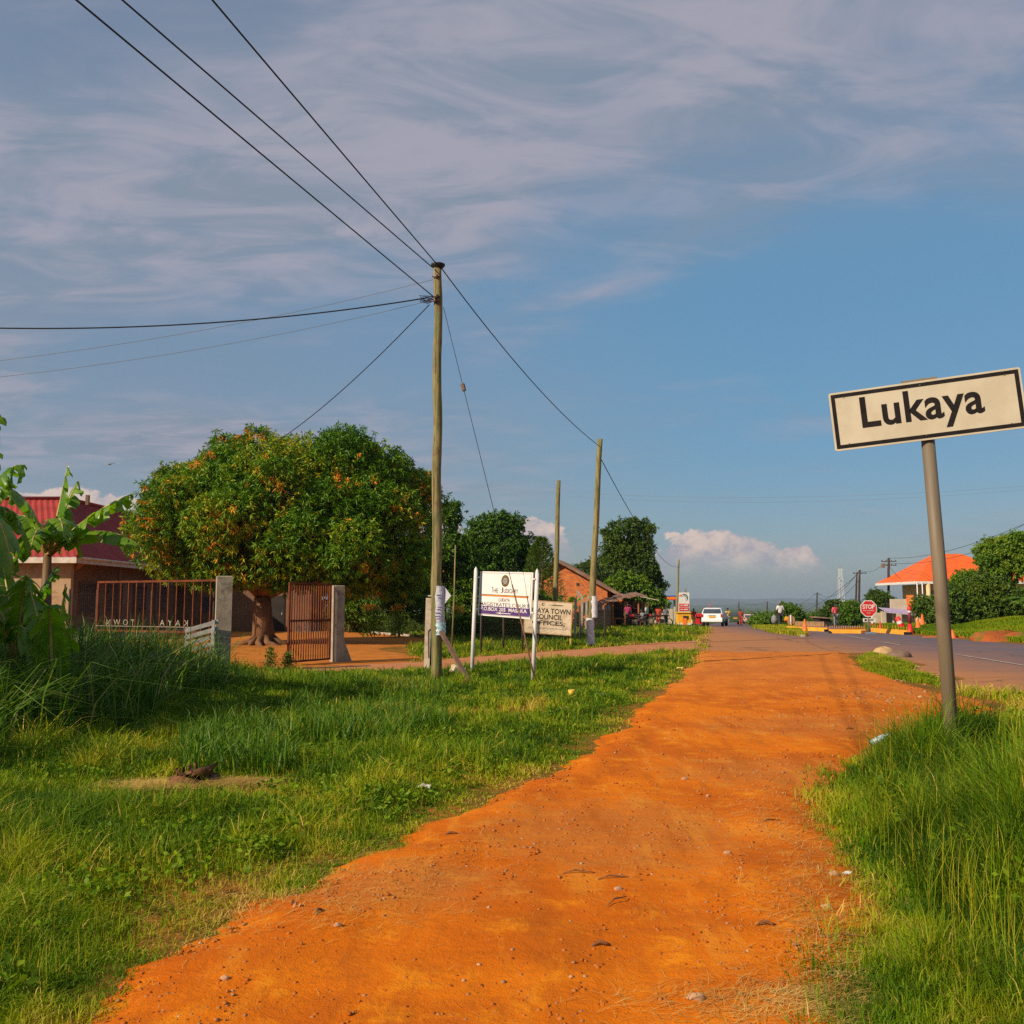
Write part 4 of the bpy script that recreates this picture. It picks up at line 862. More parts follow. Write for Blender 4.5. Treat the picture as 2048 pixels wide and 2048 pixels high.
# trees and shrubs behind
def t_at(px, y): p = W(px, 1200, y); return (p.x, y, hz_(p.x, y))
def lb(base, px, py, rx, ry, rz, dd=0):
    p = W(px, py, base[1]+dd); return (p.x-base[0], dd, p.z-base[2], rx, ry, rz)
G_ = 'trees behind the court sign'
b0 = t_at(890, 50); tree('tree', 'sparse leafy tree just right of the mango crown', 'tree', b0, [lb(b0, 885, 1060, .85, 1, 1.35), lb(b0, 905, 1030, .5, .8, .75), lb(b0, 868, 1125, 1.5, 1.4, 1.2), lb(b0, 915, 1120, 1.0, 1.1, 1.3)], 40, 2100, 8, .20, .08, M_LEAF, .13, 31, G_, tint0=.35)
b0 = t_at(985, 60); tree('tree', 'bushy round headed tree rising above the court sign', 'tree', b0, [lb(b0, 1000, 1075, 1.6, 1.5, 1.5), lb(b0, 968, 1085, 1.2, 1.2, 1.4), lb(b0, 1015, 1110, 1.7, 1.6, 1.5), lb(b0, 950, 1130, 1.7, 1.5, 1.5), lb(b0, 1045, 1130, 1.3, 1.3, 1.2), lb(b0, 1000, 1045, .9, .9, .7)], 70, 5200, 8, .21, .085, M_LEAF, .2, 32, G_, tint0=.22)
b0 = t_at(1083, 58)
e = empty('pine_tree', b0, 'dark young pine with feathery tip beside the round headed tree', 'tree', G_)
rg = np.random.default_rng(5); n = 4200; hgt = W(1083, 1078, 58).z-b0[2]; u = rg.random(n)**.8; zz = hgt*(.25+.75*u); rad = 1.5*(1-u)**.7+.12; an = (np.floor(rg.random(n)*7)/7*6.283+u*9+rg.normal(size=n)*.18); q_ = np.sqrt(rg.random(n))
C = np.stack([np.cos(an)*rad*q_, np.sin(an)*rad*q_, zz+.25*q_*rad], 1); A = nrm(np.stack([np.cos(an), np.sin(an), .9+0*an], 1)+.4*rg.normal(size=(n, 3)))
V, Fc, T = leaves(C, A, .28*(.6+.6*rg.random(n)), .05+0*C[:, 0], np.clip(.2+.5*rg.random(n), 0, 1), .2)
link('crown', npmesh('crown', V, [Fc], T), M_LEAFD, e); MB().tube([(0, 0, 0), (.05, 0, hgt*.5), (0, 0, hgt*.97)], [.14, .09, .02], 8).build('trunk', M_BARK, e)
b0 = t_at(1255, 82); tree('tall_tree', 'tall ragged tree with two bare limbs above the kiosk roof', 'tree', b0, [lb(b0, 1245, 1068, 1.7, 1.5, 1.25), lb(b0, 1228, 1090, 1.0, 1.2, 1.2), lb(b0, 1280, 1075, 1.1, 1.3, 1.5), lb(b0, 1283, 1110, 1.2, 1.3, 1.6), lb(b0, 1255, 1115, 1.9, 1.6, 1.5), lb(b0, 1295, 1150, 1.1, 1.2, 1.3), lb(b0, 1305, 1175, 1.2, 1.2, 1.3), lb(b0, 1270, 1160, 2.0, 1.7, 1.8)], 75, 6000, 7, .24, .10, M_LEAFD, .22, 33, tint0=.4, rf=(.25, .45))
b0 = t_at(1212, 96); tree('tree', 'smooth domed dark tree left of the tall ragged tree', 'tree', b0, [lb(b0, 1212, 1150, 3.1, 2.6, 2.0), lb(b0, 1190, 1160, 2.0, 2.0, 1.6), lb(b0, 1230, 1170, 2.4, 2.2, 1.8)], 60, 4200, 7, .24, .09, M_LEAFD, .22, 34, tint0=.3, rf=(.15, .22))
b0 = t_at(1262, 74); tree('bush', 'bright green broad leaved bush behind the kiosk roof', 'bush', b0, [lb(b0, 1250, 1170, 1.5, 1.2, .9), lb(b0, 1275, 1185, 1.3, 1.1, 1.0), lb(b0, 1235, 1190, 1.2, 1, 1.1), lb(b0, 1300, 1205, 1.1, 1.1, 1.2)], 40, 2600, 7, .22, .11, M_LEAF, .1, 35, tint0=.5)
# shrubs round the yard
G2 = 'shrubs behind the yard'
for i, (px, yy, prs, n, m, t0, lab) in enumerate((
        (700, 52, [(690, 1215, .9, .9, .8), (720, 1225, .9, .9, .7)], 1300, M_LEAF, .5, 'light green shrub in the shade right of the open gate'),
        (800, 46, [(790, 1200, .9, .8, .7), (820, 1180, 1.0, .9, .9), (845, 1215, .8, .8, .8)], 2200, M_LEAF, .42, 'loose leafy shrub left of the tall utility pole'),
        (850, 56, [(835, 1140, 1.3, 1.2, 1.4), (862, 1170, 1.2, 1.1, 1.3)], 2400, M_LEAFD, .5, 'olive coloured shrub tree behind the tall utility pole'),
        (930, 50, [(925, 1190, 1.0, .9, 1.0), (950, 1215, 1.1, .9, .8)], 2000, M_LEAF, .6, 'pale green shrub left of the court sign'),
        (1010, 54, [(1000, 1200, 1.4, 1.1, 1.2), (1040, 1210, 1.2, 1.1, 1.1)], 2200, M_LEAFD, .4, 'dark shrub hidden behind the court sign'),
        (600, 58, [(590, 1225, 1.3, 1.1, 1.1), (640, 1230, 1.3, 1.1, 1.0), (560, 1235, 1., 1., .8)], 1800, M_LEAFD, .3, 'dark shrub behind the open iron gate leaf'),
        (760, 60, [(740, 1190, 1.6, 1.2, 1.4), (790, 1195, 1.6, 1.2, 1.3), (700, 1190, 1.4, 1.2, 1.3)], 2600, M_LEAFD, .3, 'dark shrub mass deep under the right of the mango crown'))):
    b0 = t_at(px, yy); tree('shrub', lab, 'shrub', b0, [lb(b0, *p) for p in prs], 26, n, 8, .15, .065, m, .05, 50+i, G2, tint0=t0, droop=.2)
# orange flowering canna plants by the hedge
M_ORFL = leafmat('orange_flower', [(0, (.75, .22, .02)), (1, (.85, .40, .04))], .3, .6)
for i, (px, py) in enumerate(((795, 1213), (742, 1212), (915, 1216), (1155, 1225))):
    b0 = t_at(px, 45 if i < 3 else 60); top = W(px, py, b0[1]).z-b0[2]
    e = empty('flowering_plant', b0, ['orange flowering plant against the hedge left of the pole', 'small orange flowering plant under the mango crown', 'orange and yellow flowering plant beside the court sign post', 'orange flowering plant beside the council board'][i], 'plant', 'orange flowering plants along the hedge')
    n = 160; C = np.stack([RNG.normal(size=n)*.22, RNG.normal(size=n)*.2, RNG.random(n)*top*.85], 1); A = nrm(np.stack([RNG.normal(size=n), RNG.normal(size=n), 1.2+0*C[:, 0]], 1))
    V, Fc, T = leaves(C, A, .3+.1*RNG.random(n), .09+0*C[:, 0], np.clip(.5+.3*RNG.random(n), 0, 1)); link('foliage', npmesh('foliage', V, [Fc], T), M_LEAF, e)
    n = 70; C = np.stack([RNG.normal(size=n)*.2, RNG.normal(size=n)*.15, top*(.85+.2*RNG.random(n))], 1); A = nrm(RNG.normal(size=(n, 3)))
    V, Fc, T = leaves(C, A, .13+0*C[:, 0], .09+0*C[:, 0], RNG.random(n)); link('flowers', npmesh('flowers', V, [Fc], T), M_ORFL, e)['kind'] = 'stuff'
# clipped hedges
def hedge(name, a, b, w_, h_, n, label, m=M_LEAF, t0=.35):
    a, b = Vector(a), Vector(b); L_ = (b-a).length; d = (b-a).normalized(); s = Vector((-d.y, d.x, 0))
    rg = np.random.default_rng(int(abs(a.x)*10)); t = rg.random(n)*L_; u = (rg.random(n)-.5)*w_; z = rg.random(n)*h_
    f = rg.integers(0, 3, n); z = np.where(f == 0, h_*(.93+.1*rg.random(n)), z); u = np.where(f == 1, -w_/2*(.9+.2*rg.random(n)), u)
    z = z*(1+.12*(fbm(t, t*0, .9, 3)-.5)*2)
    C = np.stack([a.x+d.x*t+s.x*u, a.y+d.y*t+s.y*u, z], 1)-np.array([a.x, a.y, 0]); A = nrm(rg.normal(size=(n, 3))+np.array([-s.x, -s.y, .5])*.8)
    V, Fc, T = leaves(C, A, .10+.06*rg.random(n), .055+0*t, np.clip(t0+.4*(rg.random(n)-.5)+.4*(fbm(t, z, 1.2, 3)-.5), 0, 1)); 
    e = empty(name, (a.x, a.y, 0), label, 'hedge'); link('foliage', npmesh('foliage', V, [Fc], T), m, e)
    mb = MB(); k = int(L_/.5)
    for i in range(k): p = Vector((d.x, d.y, 0))*(i+.5)*L_/k; mb.tube([p, p+Vector((.05, 0, h_*.75))], [.03, .015], 5)
    mb.build('stems', M_BARK, e)
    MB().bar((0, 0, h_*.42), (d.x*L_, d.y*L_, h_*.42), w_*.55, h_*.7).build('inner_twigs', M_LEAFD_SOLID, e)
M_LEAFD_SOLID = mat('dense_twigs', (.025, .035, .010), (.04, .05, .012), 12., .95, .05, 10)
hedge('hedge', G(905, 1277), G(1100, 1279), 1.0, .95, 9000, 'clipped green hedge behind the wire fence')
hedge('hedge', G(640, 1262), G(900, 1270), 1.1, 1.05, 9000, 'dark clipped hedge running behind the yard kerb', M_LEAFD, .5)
# right side vegetation
G3 = 'trees on the right bank'
b0 = t_at(2020, 55); tree('tree', 'big dense dark tree at the right edge above the bank', 'tree', b0, [lb(b0, 1990, 1102, .85, 1.0, .75), lb(b0, 2030, 1096, 1.1, 1.2, .85), lb(b0, 1978, 1122, .65, .9, .6), lb(b0, 2012, 1135, 1.2, 1.2, .9), lb(b0, 2080, 1112, 1.4, 1.4, 1.1)], 50, 5200, 8, .17, .075, M_LEAF, .17, 61, G3, tint0=.55, rf=(.25, .42))
b0 = t_at(1935, 60); tree('tree', 'bushy small tree in front of the orange roofed house', 'tree', b0, [lb(b0, 1932, 1162, .75, .8, .6), lb(b0, 1918, 1182, .8, .8, .8), lb(b0, 1950, 1180, 1.0, 1.0, .8), lb(b0, 1975, 1165, .8, .9, .8)], 36, 3000, 8, .18, .075, M_LEAF, .12, 62, G3, tint0=.5)
b0 = t_at(1930, 52); tree('shrub', 'wide dark shrub along the top of the bank behind the leaning post', 'shrub', b0, [lb(b0, 1915, 1215, 1.0, 1, 1.0), lb(b0, 1950, 1215, 1.2, 1, 1.1), lb(b0, 1990, 1210, 1.2, 1, 1.2), lb(b0, 1965, 1190, 1.2, 1, 1.0), lb(b0, 2030, 1215, 1.3, 1, 1.1), lb(b0, 1900, 1230, .8, .8, .7)], 60, 5200, 8, .18, .085, M_LEAFD, .08, 63, G3, tint0=.42)
b0 = t_at(1850, 60); tree('shrub', 'leafy shrub on the bank left of the leaning post', 'shrub', b0, [lb(b0, 1852, 1217, .7, .8, .6), lb(b0, 1866, 1226, .8, .8, .7), lb(b0, 1845, 1209, .4, .5, .3), lb(b0, 1880, 1212, .6, .7, .6)], 30, 2300, 8, .18, .085, M_LEAFD, .06, 64, G3, tint0=.4)
b0 = t_at(1765, 92); tree('bush', 'dark bush with spiky crown behind the STOP sign', 'bush', b0, [lb(b0, 1760, 1205, 1.2, 1.1, 1.1), lb(b0, 1752, 1225, 1.4, 1.2, 1.2), lb(b0, 1772, 1220, 1.2, 1.1, 1.3)], 30, 1900, 7, .28, .08, M_LEAFD, .1, 65, tint0=.4)
b0 = t_at(1700, 88); tree('bush', 'low green bush left of the STOP sign', 'bush', b0, [lb(b0, 1703, 1222, 1.0, 1., .9), lb(b0, 1690, 1235, 1.1, 1., .8), lb(b0, 1715, 1235, 1., 1., .9)], 24, 1500, 7, .2, .09, M_LEAF, .06, 66, tint0=.35)
b0 = t_at(1675, 90); tree('bush', 'dark bush behind the person in the pink shirt', 'bush', b0, [lb(b0, 1672, 1222, 1.2, 1., 1.1), lb(b0, 1690, 1230, .9, 1., 1.0), lb(b0, 1660, 1235, .9, 1., .9)], 24, 1500, 7, .2, .09, M_LEAFD, .06, 67, tint0=.3)
b0 = t_at(1582, 86); tree('bush', 'round green bush behind the person in the white shirt', 'bush', b0, [lb(b0, 1578, 1228, 1.0, 1., .9), lb(b0, 1590, 1237, .9, 1., .7), lb(b0, 1572, 1238, .8, 1., .7)], 24, 1400, 7, .2, .09, M_LEAF, .06, 68, tint0=.3)
b0 = t_at(1528, 84); tree('bush', 'low green bush at the bend of the road beyond the weeds', 'bush', b0, [lb(b0, 1520, 1243, 1.0, 1., .5), lb(b0, 1535, 1241, 1.0, 1., .6), lb(b0, 1550, 1245, .9, 1., .5)], 24, 1300, 7, .18, .09, M_LEAF, .05, 69, tint0=.4)
b0 = t_at(1615, 92); tree('bush', 'strip of green bush above the plank fence', 'bush', b0, [lb(b0, 1603, 1240, 1.0, 1., .5), lb(b0, 1622, 1239, 1.0, 1., .5), lb(b0, 1640, 1240, 1.0, 1., .4)], 24, 1300, 7, .18, .09, M_LEAF, .05, 70, tint0=.35)
# far treeline dotted through the valley
n = 5200; x = (RNG.random(n)*2-1); yy = 430*(20**RNG.random(n)); x = x*yy*.75+yy*.12; k = (fbm(x/yy*40, np.log(yy)*6, .5, 3) > .45) & ~((np.abs(x/yy-.235) < .03) & (yy < 320)); x, yy = x[k], yy[k]; n = len(x)
hs = (1.6+2.6*RNG.random(n))*(1+yy/4000); C = np.repeat(np.stack([x, yy, H(x, yy)+hs*.5], 1), 26, 0)+nrm(RNG.normal(size=(n*26, 3)))*np.repeat(hs, 26)[:, None]*np.array([.75, .75, .48])
A = nrm(RNG.normal(size=(n*26, 3))); V, Fc, T = leaves(C, A, np.repeat(hs, 26)*.42, np.repeat(hs, 26)*.34, np.clip(np.repeat(RNG.random(n), 26)*.8, 0, 1))
tag(link('far_woods', npmesh('far_woods', V, [Fc], T), M_LEAFD), 'scattered dark trees and scrub covering the far valley', 'woods', kind='stuff')

# --- banana plants
def leafband(mb, pts, wmax, seed, tear=.5, fold=.2, side=None):
    rg = random.Random(seed); n = len(pts)
    for sgn in (1, -1):
        drop = rg.uniform(.1, .5)
        i = 0; prev = None
        while i < n-1:
            seg = rg.randint(1, 2) if rg.random() < tear else rg.randint(3, 5); j = min(i+seg, n-1); off = Vector((rg.uniform(-.06, .06), rg.uniform(-.06, .06), -rg.random()*drop*.55))
            vs = []; cnt = 0
            for k in range(i, j+1):
                t = k/(n-1); wdt_ = wmax*max(.04, math.sin(PI*min(1, t*.93+.09))**.55)
                p = Vector(pts[k]); d = (Vector(pts[min(k+1, n-1)])-Vector(pts[max(k-1, 0)])).normalized(); s = side if side is not None else d.cross(Vector((0, 0, 1))).normalized(); s = (s-d*s.dot(d)).normalized()
                up = s.cross(d); up = up if up.z > 0 else -up; shr = .92 if k in (i, j) and rg.random() < .8 else 1.
                for m_ in range(4):
                    q = m_/3; vs.append(p+(s*sgn*q*wdt_*shr+up*(fold*q*wdt_-(fold+drop)*q*q*wdt_)+off*q*q)+d*(q*wdt_*.22*(1 if k == j else .9)))
                cnt += 1
            mb.add(vs, [(a*4+m_, a*4+m_+1, (a+1)*4+m_+1, (a+1)*4+m_) for a in range(cnt-1) for m_ in range(3)], True)
            i = j
def midrib_path(base, tip, sag, n=31):
    base, tip = Vector(base), Vector(tip); return [base.lerp(tip, t/(n-1))+Vector((0, 0, 1))*sag*4*(t/(n-1))*(1-t/(n-1)) for t in range(n)]
def banana_mat():
    m = bpy.data.materials.new('banana_leaf'); m.use_nodes = True; t = NT(m.node_tree); m.node_tree.nodes.clear()
    v = t.new('ShaderNodeTexCoord').outputs['Object']; a = t.noise(v, 2.2, 4, .6); b = t.noise(v, 9, 5, .7)
    col = t.mix(t.step(a, .4, .6), (.085, .200, .008), (.17, .30, .010)); col = t.mix(t.math('MULTIPLY', t.step(b, .60, .72), .5), col, (.28, .26, .04))
    p = t.new('ShaderNodeBsdfPrincipled', i_Base_Color=col, i_Roughness=.38)
    tr = t.new('ShaderNodeBsdfTranslucent', i_Color=t.mix(1., col, (1.6, 1.8, .5), 'MULTIPLY')); mx = t.new('ShaderNodeMixShader', n_0=.36, n_1=p.outputs[0], n_2=tr.outputs[0])
    t.new('ShaderNodeOutputMaterial', n_0=mx.outputs[0]); return m
M_BAN = banana_mat(); M_RIB = mat('banana_midrib', (.42, .36, .07), (.40, .24, .10), 5., .5); M_STEM = mat('banana_stem', (.13, .07, .025), (.10, .035, .02), 3., .6, .006, 20, stretch=(1, 1, .2))
def banana(base, label, leafspec, stem_h, stem_r, group, seed, stem=True, wscale=1.):
    e = empty('banana_plant', base, label, 'banana plant', group)
    if stem: MB().tube([(0, 0, -.1), (.02, 0, stem_h*.5), (0, 0, stem_h)], [stem_r, stem_r*.8, stem_r*.5], 10, jit=.04).build('stem', M_STEM, e)
    for k, (tip, sag, wmx) in enumerate(leafspec):
        st = Vector((random.uniform(-.04, .04), random.uniform(-.04, .04), stem_h*.96)); pts = midrib_path(st, tip, sag); mb = MB(); 
        leafband(mb, pts[4:], wmx*wscale*1.08, seed*31+k, .82); lf = mb.build('leaf', M_BAN, e, fix=False)
        MB().tube(pts[::5]+[pts[-1]], [.032, .028, .024, .018, .014, .010, .006, .004][:len(pts[::5])+1], 6).build('midrib', M_RIB, lf)
    return e
yb_ = 14.6
def bl(base, px, py, dd=0.): p = W(px, py, base[1]+dd); return (p.x-base[0], dd, p.z)
GB = 'banana plants on the left'
B1 = (W(86, 1290, yb_).x, yb_, 0)
banana(B1, 'tall banana plant with upright torn leaves against the red roof', [(bl(B1, 137, 926, .1), .05, .17), (bl(B1, 158, 962, .5), .12, .15), (bl(B1, 268, 986, -.3), .12, .17), (bl(B1, 276, 1088, -.5), .28, .19), (bl(B1, -15, 985, -.4), .42, .36), (bl(B1, 5, 1060, .6), .42, .24), (bl(B1, 128, 1075, -.9), .42, .22), (bl(B1, 60, 1100, -.9), .36, .20), (bl(B1, 30, 1130, .2), .40, .22)], 2.55, .12, GB, 3)
B2 = (W(-75, 1290, 12.8).x, 12.8, 0)
banana(B2, 'banana plant at the left edge with long drooping leaves', [(bl(B2, 50, 930, .1), .30, .22), (bl(B2, -12, 800, .4), .10, .20), (bl(B2, 25, 1140, -.5), .55, .26), (bl(B2, -200, 900, 0), .5, .25), (bl(B2, -230, 1050, .3), .6, .25), (bl(B2, -60, 1110, -1.), .5, .25), (bl(B2, 60, 1090, .6), .5, .25)], 2.7, .14, GB, 4)
B3 = (W(30, 1320, 13.4).x, 13.4, 0)
banana(B3, 'low banana plant with broad dark leaves in front of the tall one', [(bl(B3, 115, 1130, .1), .15, .22), (bl(B3, -50, 1160, .2), .25, .26), (bl(B3, 55, 1150, -.6), .3, .24), (bl(B3, 130, 1215, -.4), .30, .22), (bl(B3, 0, 1120, .5), .2, .24), (bl(B3, -30, 1260, -.5), .35, .22)], .9, .10, GB, 5)
B4 = (W(105, 1330, 12.6).x, 12.6, 0)
banana(B4, 'young banana sucker with wide upright leaves at the fence foot', [(bl(B4, 132, 1168, .1), .06, .18), (bl(B4, 60, 1180, .2), .10, .18), (bl(B4, 95, 1210, -.5), .25, .20), (bl(B4, 140, 1250, -.1), .16, .16), (bl(B4, 40, 1250, -.4), .2, .18)], .38, .07, GB, 6)
# right bank bananas, brick house bananas, papaya
for i, (px, y, lean, hb, lab, gr) in enumerate(((1972, 57, 2.3, 0, 'banana plant with pale leaves rising from the shrubs on the bank', 'banana plants on the right bank'), (2016, 56, 2.2, 0, 'banana plant beside the big tree on the right bank', 'banana plants on the right bank'), (1100, 58, 1.6, 0, 'banana plant in front of the brick gable', 'banana plants by the brick house'), (1138, 57, 1.2, 0, 'low banana plant at the right corner of the brick gable', 'banana plants by the brick house'), (1078, 60, 1.4, 0, 'banana plant peeking between the two signboards', 'banana plants by the brick house'))):
    b0 = t_at(px, y); sp = []
    for k in range(9):
        a = k*2.4+i; r = random.uniform(.7, 1.2); sp.append(((math.cos(a)*r, math.sin(a)*r, lean+random.uniform(-.2, 1.0)), .25, .24))
    banana(b0, lab, sp, lean, .11, gr, 20+i)
b0 = t_at(2052, 38.5)
e = empty('papaya_tree', b0, 'thin trunked young tree with flat fronds over the red soil mound', 'tree')
tp = W(2035, 1195, 38.5).z-b0[2]
MB().tube([(0, 0, 0), (-.05, 0, tp*.5), (0, 0, tp)], [.10, .07, .05], 8, jit=.05).build('trunk', M_BARK, e)
C = []; A = []
for k in range(13):
    a = k*2.4; d = np.array([math.cos(a), math.sin(a), .35-.05*k]); d /= np.linalg.norm(d); r_ = random.uniform(.7, 1.1)
    for j in range(26):
        t = (j+2)/28; p = np.array([0, 0, tp])+d*r_*t*np.array([1, 1, .5])-np.array([0, 0, .12*t*t*r_])
        for s in (-1, 1): C.append(p); A.append(np.array([-d[1]*s, d[0]*s, -.25])+d*.6)
C = np.array(C); A = nrm(np.array(A)); V, Fc, T = leaves(C, A, .26+0*C[:, 0], .05+0*C[:, 0], np.full(len(C), .35)); link('fronds', npmesh('fronds', V, [Fc], T), M_LEAF, e)
# small weeds by the gate
for i, (px, py, h_) in enumerate(((541, 1340, .55), (575, 1338, .4))):
    p = G(px, py); e = empty('weed', tuple(p), ['reddish green weed growing in the gateway', 'smaller weed at the foot of the open gate leaf'][i], 'plant', 'weeds in the gateway')
    n = 420; z = RNG.random(n)*h_; C = np.stack([RNG.normal(size=n)*.10*(1.3-z/h_), RNG.normal(size=n)*.10, z], 1); A = nrm(RNG.normal(size=(n, 3))+np.array([0, 0, .5]))
    V, Fc, T = leaves(C, A, .07+0*z, .03+0*z, np.clip(.3+.5*RNG.random(n), 0, 1)); link('foliage', npmesh('foliage', V, [Fc], T), M_LEAFD, e)
    MB().tube([(0, 0, 0), (.02, 0, h_*.95)], [.01, .004], 5).build('stem', M_BARK, e)
# off frame trees on the left that shade the tall grass
for i, (x_, y_, s_) in enumerate(((-10.6, 9.6, 1.), (-12.2, 13.2, 1.15))):
    prim = [(0, 0, 3.2*s_, 1.9, 1.9, 1.3), (.8, .6, 2.5*s_, 1.3, 1.4, 1.0), (-.9, .3, 2.4*s_, 1.4, 1.4, 1.0)]
    tree('shade_tree', ['round leafy tree standing outside the left edge of the view', 'second leafy tree outside the left edge nearer the fence'][i], 'tree', (x_, y_, 0), prim, 40, 3200, 8, .22, .08, M_LEAF, .16, 90+i, 'trees beyond the left edge')
# ================================================================== SIGNS
def rotmat(e, M3): e.rotation_euler = M3.to_euler()
M_BLACK = mat('black_paint', (.012, .010, .010), (.018, .015, .015), 8., .7, spec=.1)
M_SIGNW = mat('sign_face_cream', (.52, .475, .36), (.46, .41, .30), 2.5, .42, stain=((.30, .23, .15), 9., .64, .5))
M_GALV = mat('weathered_steel', (.20, .155, .095), (.12, .095, .065), 2.5, .6, .003, 30, metal=.0, stretch=(1, 1, .12), stain=((.24, .12, .05), 2.2, .60, .6), spec=.5)
# --- town name sign leaning by the right verge
YL, YR = 9.5, 8.98
tl, tr, bl_, br = W(1656, 788, YL), W(2043.5, 733.5, YR), W(1671, 904, YL), W(2053, 854, YR)
M3 = unit_frame(tl, tr, bl_); PW = ((tr-tl).length+(br-bl_).length)/2; PH = ((tl-bl_).length+(tr-br).length)/2; ctr = (tl+tr+bl_+br)/4
pb = W(1911, 1500, 9.25); pb = Vector((pb.x, 9.28, 0)); ptop = W(1845, 759, 9.34)
ts = empty('town_sign', pb, 'cream town name board with black border on a leaning grey post', 'sign')
MB().tube([pb*0-Vector((0, 0, .2)), (ptop-pb)*.5+Vector((.012, 0, 0)), ptop-pb], [.070, .067, .064], 20).build('post', M_GALV, ts)
def sub(mb, name, m, parent, origin, M_, base):
    o = mb.build(name, m, parent); o.location = origin-base; o.rotation_euler = M_.to_euler(); return o
def rrect(w_, h_, r, n=6):
    out = []
    for cx, cz, a0 in ((w_/2-r, h_/2-r, 0), (-w_/2+r, h_/2-r, 90), (-w_/2+r, -h_/2+r, 180), (w_/2-r, -h_/2+r, 270)):
        out += [(cx+r*math.cos(R(a0+90*i/n)), cz+r*math.sin(R(a0+90*i/n))) for i in range(n+1)]
    return out
def frame(mb, w_, h_, t, y, th=.002):
    for cx, cz, a, b in ((0, h_/2-t/2, w_, t), (0, -h_/2+t/2, w_, t), (-w_/2+t/2, 0, t, h_-2*t), (w_/2-t/2, 0, t, h_-2*t)): mb.box((cx, y, cz), (a, th, b))
panel = sub(MB().prism(rrect(PW, PH, .02), -.004, .014), 'panel', M_SIGNW, ts, ctr, M3, pb)
b = MB(); frame(b, PW-.04, PH-.04, .038, -.006); b.build('border', M_BLACK, panel)
b = MB(); put_text(b, 'Lukaya', -.035, .010, 1.16, .425, y=-.0065, bold=.020, space=1.04); b.build('lettering', M_BLACK, panel, fix=False)
b = MB()
for bx, bz in ((-.02, .262), (-.02, -.262)): b.lathe([(.001, -.006), (.011, -.004), (.011, .004)], 8, (bx, -.008, bz))
b.build('bolt', M_GALV, panel)
b = MB(); b.box((0, .035, PH*.3), (PW*.8, .04, .04)).box((0, .035, -PH*.3), (PW*.8, .04, .04)); b.build('back_rail', M_GALV, panel)
b = MB(); [b.box((sx*PW*.42, -.006, sz*PH*.40), (.012, .004, .012)) for sx in (-1, 1) for sz in (-1, 1)]; b.box((-.02, .01, PH/2+.008), (.34, .012, .03)); b.build('bracket', M_GALV, panel)

# --- court sign
pl0, pr0 = G(943, 1352), G(1065, 1363); pl1, pr1 = W(952, 1134, pl0.y), W(1074.5, 1138, pr0.y)
js = empty('court_sign', (pl0+pr0)/2, 'white judiciary court signboard with purple strip between two white posts', 'sign'); jo = js.location.copy()
M_WPOST = mat('white_enamel', (.68, .66, .64), (.60, .57, .54), 4., .45, stain=((.34, .24, .16), 5., .64, .5))
for a, t in ((pl0, pl1), (pr0, pr1)):
    o = MB().tube([a-jo-Vector((0, 0, .2)), t-jo-Vector((0, 0, .09))], .045, 14).build('post', M_WPOST, js)
    MB().lathe([(.045, 0), (.034, .05), (.004, .10)], 12, t-jo-Vector((0, 0, .09))).build('cap', M_WPOST, o)
ym = pl0.y; yr = pr0.y
tl, tr, bl_, br = W(961, 1142.5, ym-.15), W(1066.4, 1145, yr+.02), W(956.7, 1232.6, ym-.15), W(1062.7, 1236, yr+.02)
M3 = unit_frame(tl, tr, bl_); PW = ((tr-tl).length+(br-bl_).length)/2; PH = ((tl-bl_).length+(tr-br).length)/2; ctr = (tl+tr+bl_+br)/4
panel = sub(MB().prism(rrect(PW, PH, .01), -.012, .02), 'panel', mat('white_board', (.74, .70, .68), (.70, .66, .64), 2., .5), js, ctr, M3, jo)
b = MB(); frame(b, PW-.09, PH-.06, .006, -.014); b.build('border', M_BLACK, panel)
iw = PW-.11
M_PURP = mat('purple_vinyl', (.085, .035, .16), (.075, .03, .14), 2., .5)
MB().box((-.0, -.014, -PH/2+.045+.09), (iw+.012, .003, .18)).build('purple_strip', M_PURP, panel)
M_INK = mat('dark_grey_ink', (.075, .06, .055), None, 2., .6)
def smallcaps(mb, words, cx, cz, big, sml, bold=.0):
    """words: list of (text, width) laid out left to right, first letter taller"""
    tot = sum(w_ for _, w_ in words); x = cx-tot/2
    for wd_, w_ in words:
        if wd_.strip():
            f = .17 if len(wd_) > 4 else .3; put_text(mb, wd_[0], x+w_*f/2*.9, cz+(big-sml)/2, w_*f*.8, big, -.0155, bold); put_text(mb, wd_[1:], x+w_*(f+(1-f)/2), cz, w_*(1-f)*.96, sml, -.0155, bold)
        x += w_
b = MB(); smallcaps(b, [('THE', .235), (' ', .08), ('JUDICIARY', .60)], 0, .080, .125, .098, .006)
put_text(b, 'LUKAYA', 0, -.125, .38, .082, -.0155, .004); put_text(b, "MAGISTRATE'S COURT", -.005, -.235, iw-.01, .082, -.0155, .004); b.build('lettering', M_INK, panel, fix=False)
b = MB(); put_text(b, 'P.O.BOX 205  MASAKA', -.02, -PH/2+.163, iw*.93, .082, -.0165, .010); b.prism([(-.28, -PH/2+.083), (-.09, -PH/2+.103), (-.09, -PH/2+.090), (.24, -PH/2+.090), (.24, -PH/2+.076), (-.09, -PH/2+.076), (-.09, -PH/2+.063)], -.018, -.016); b.build('white_lettering', M_WHITE, panel, fix=False)
for k, (m_, dz_) in enumerate(((M_BLACK, .014), (M_YEL, 0), (M_RED, -.014))): MB().box((0, -.0145, -.035+dz_), (iw*.95, .003, .0135)).build('stripe', m_, panel)
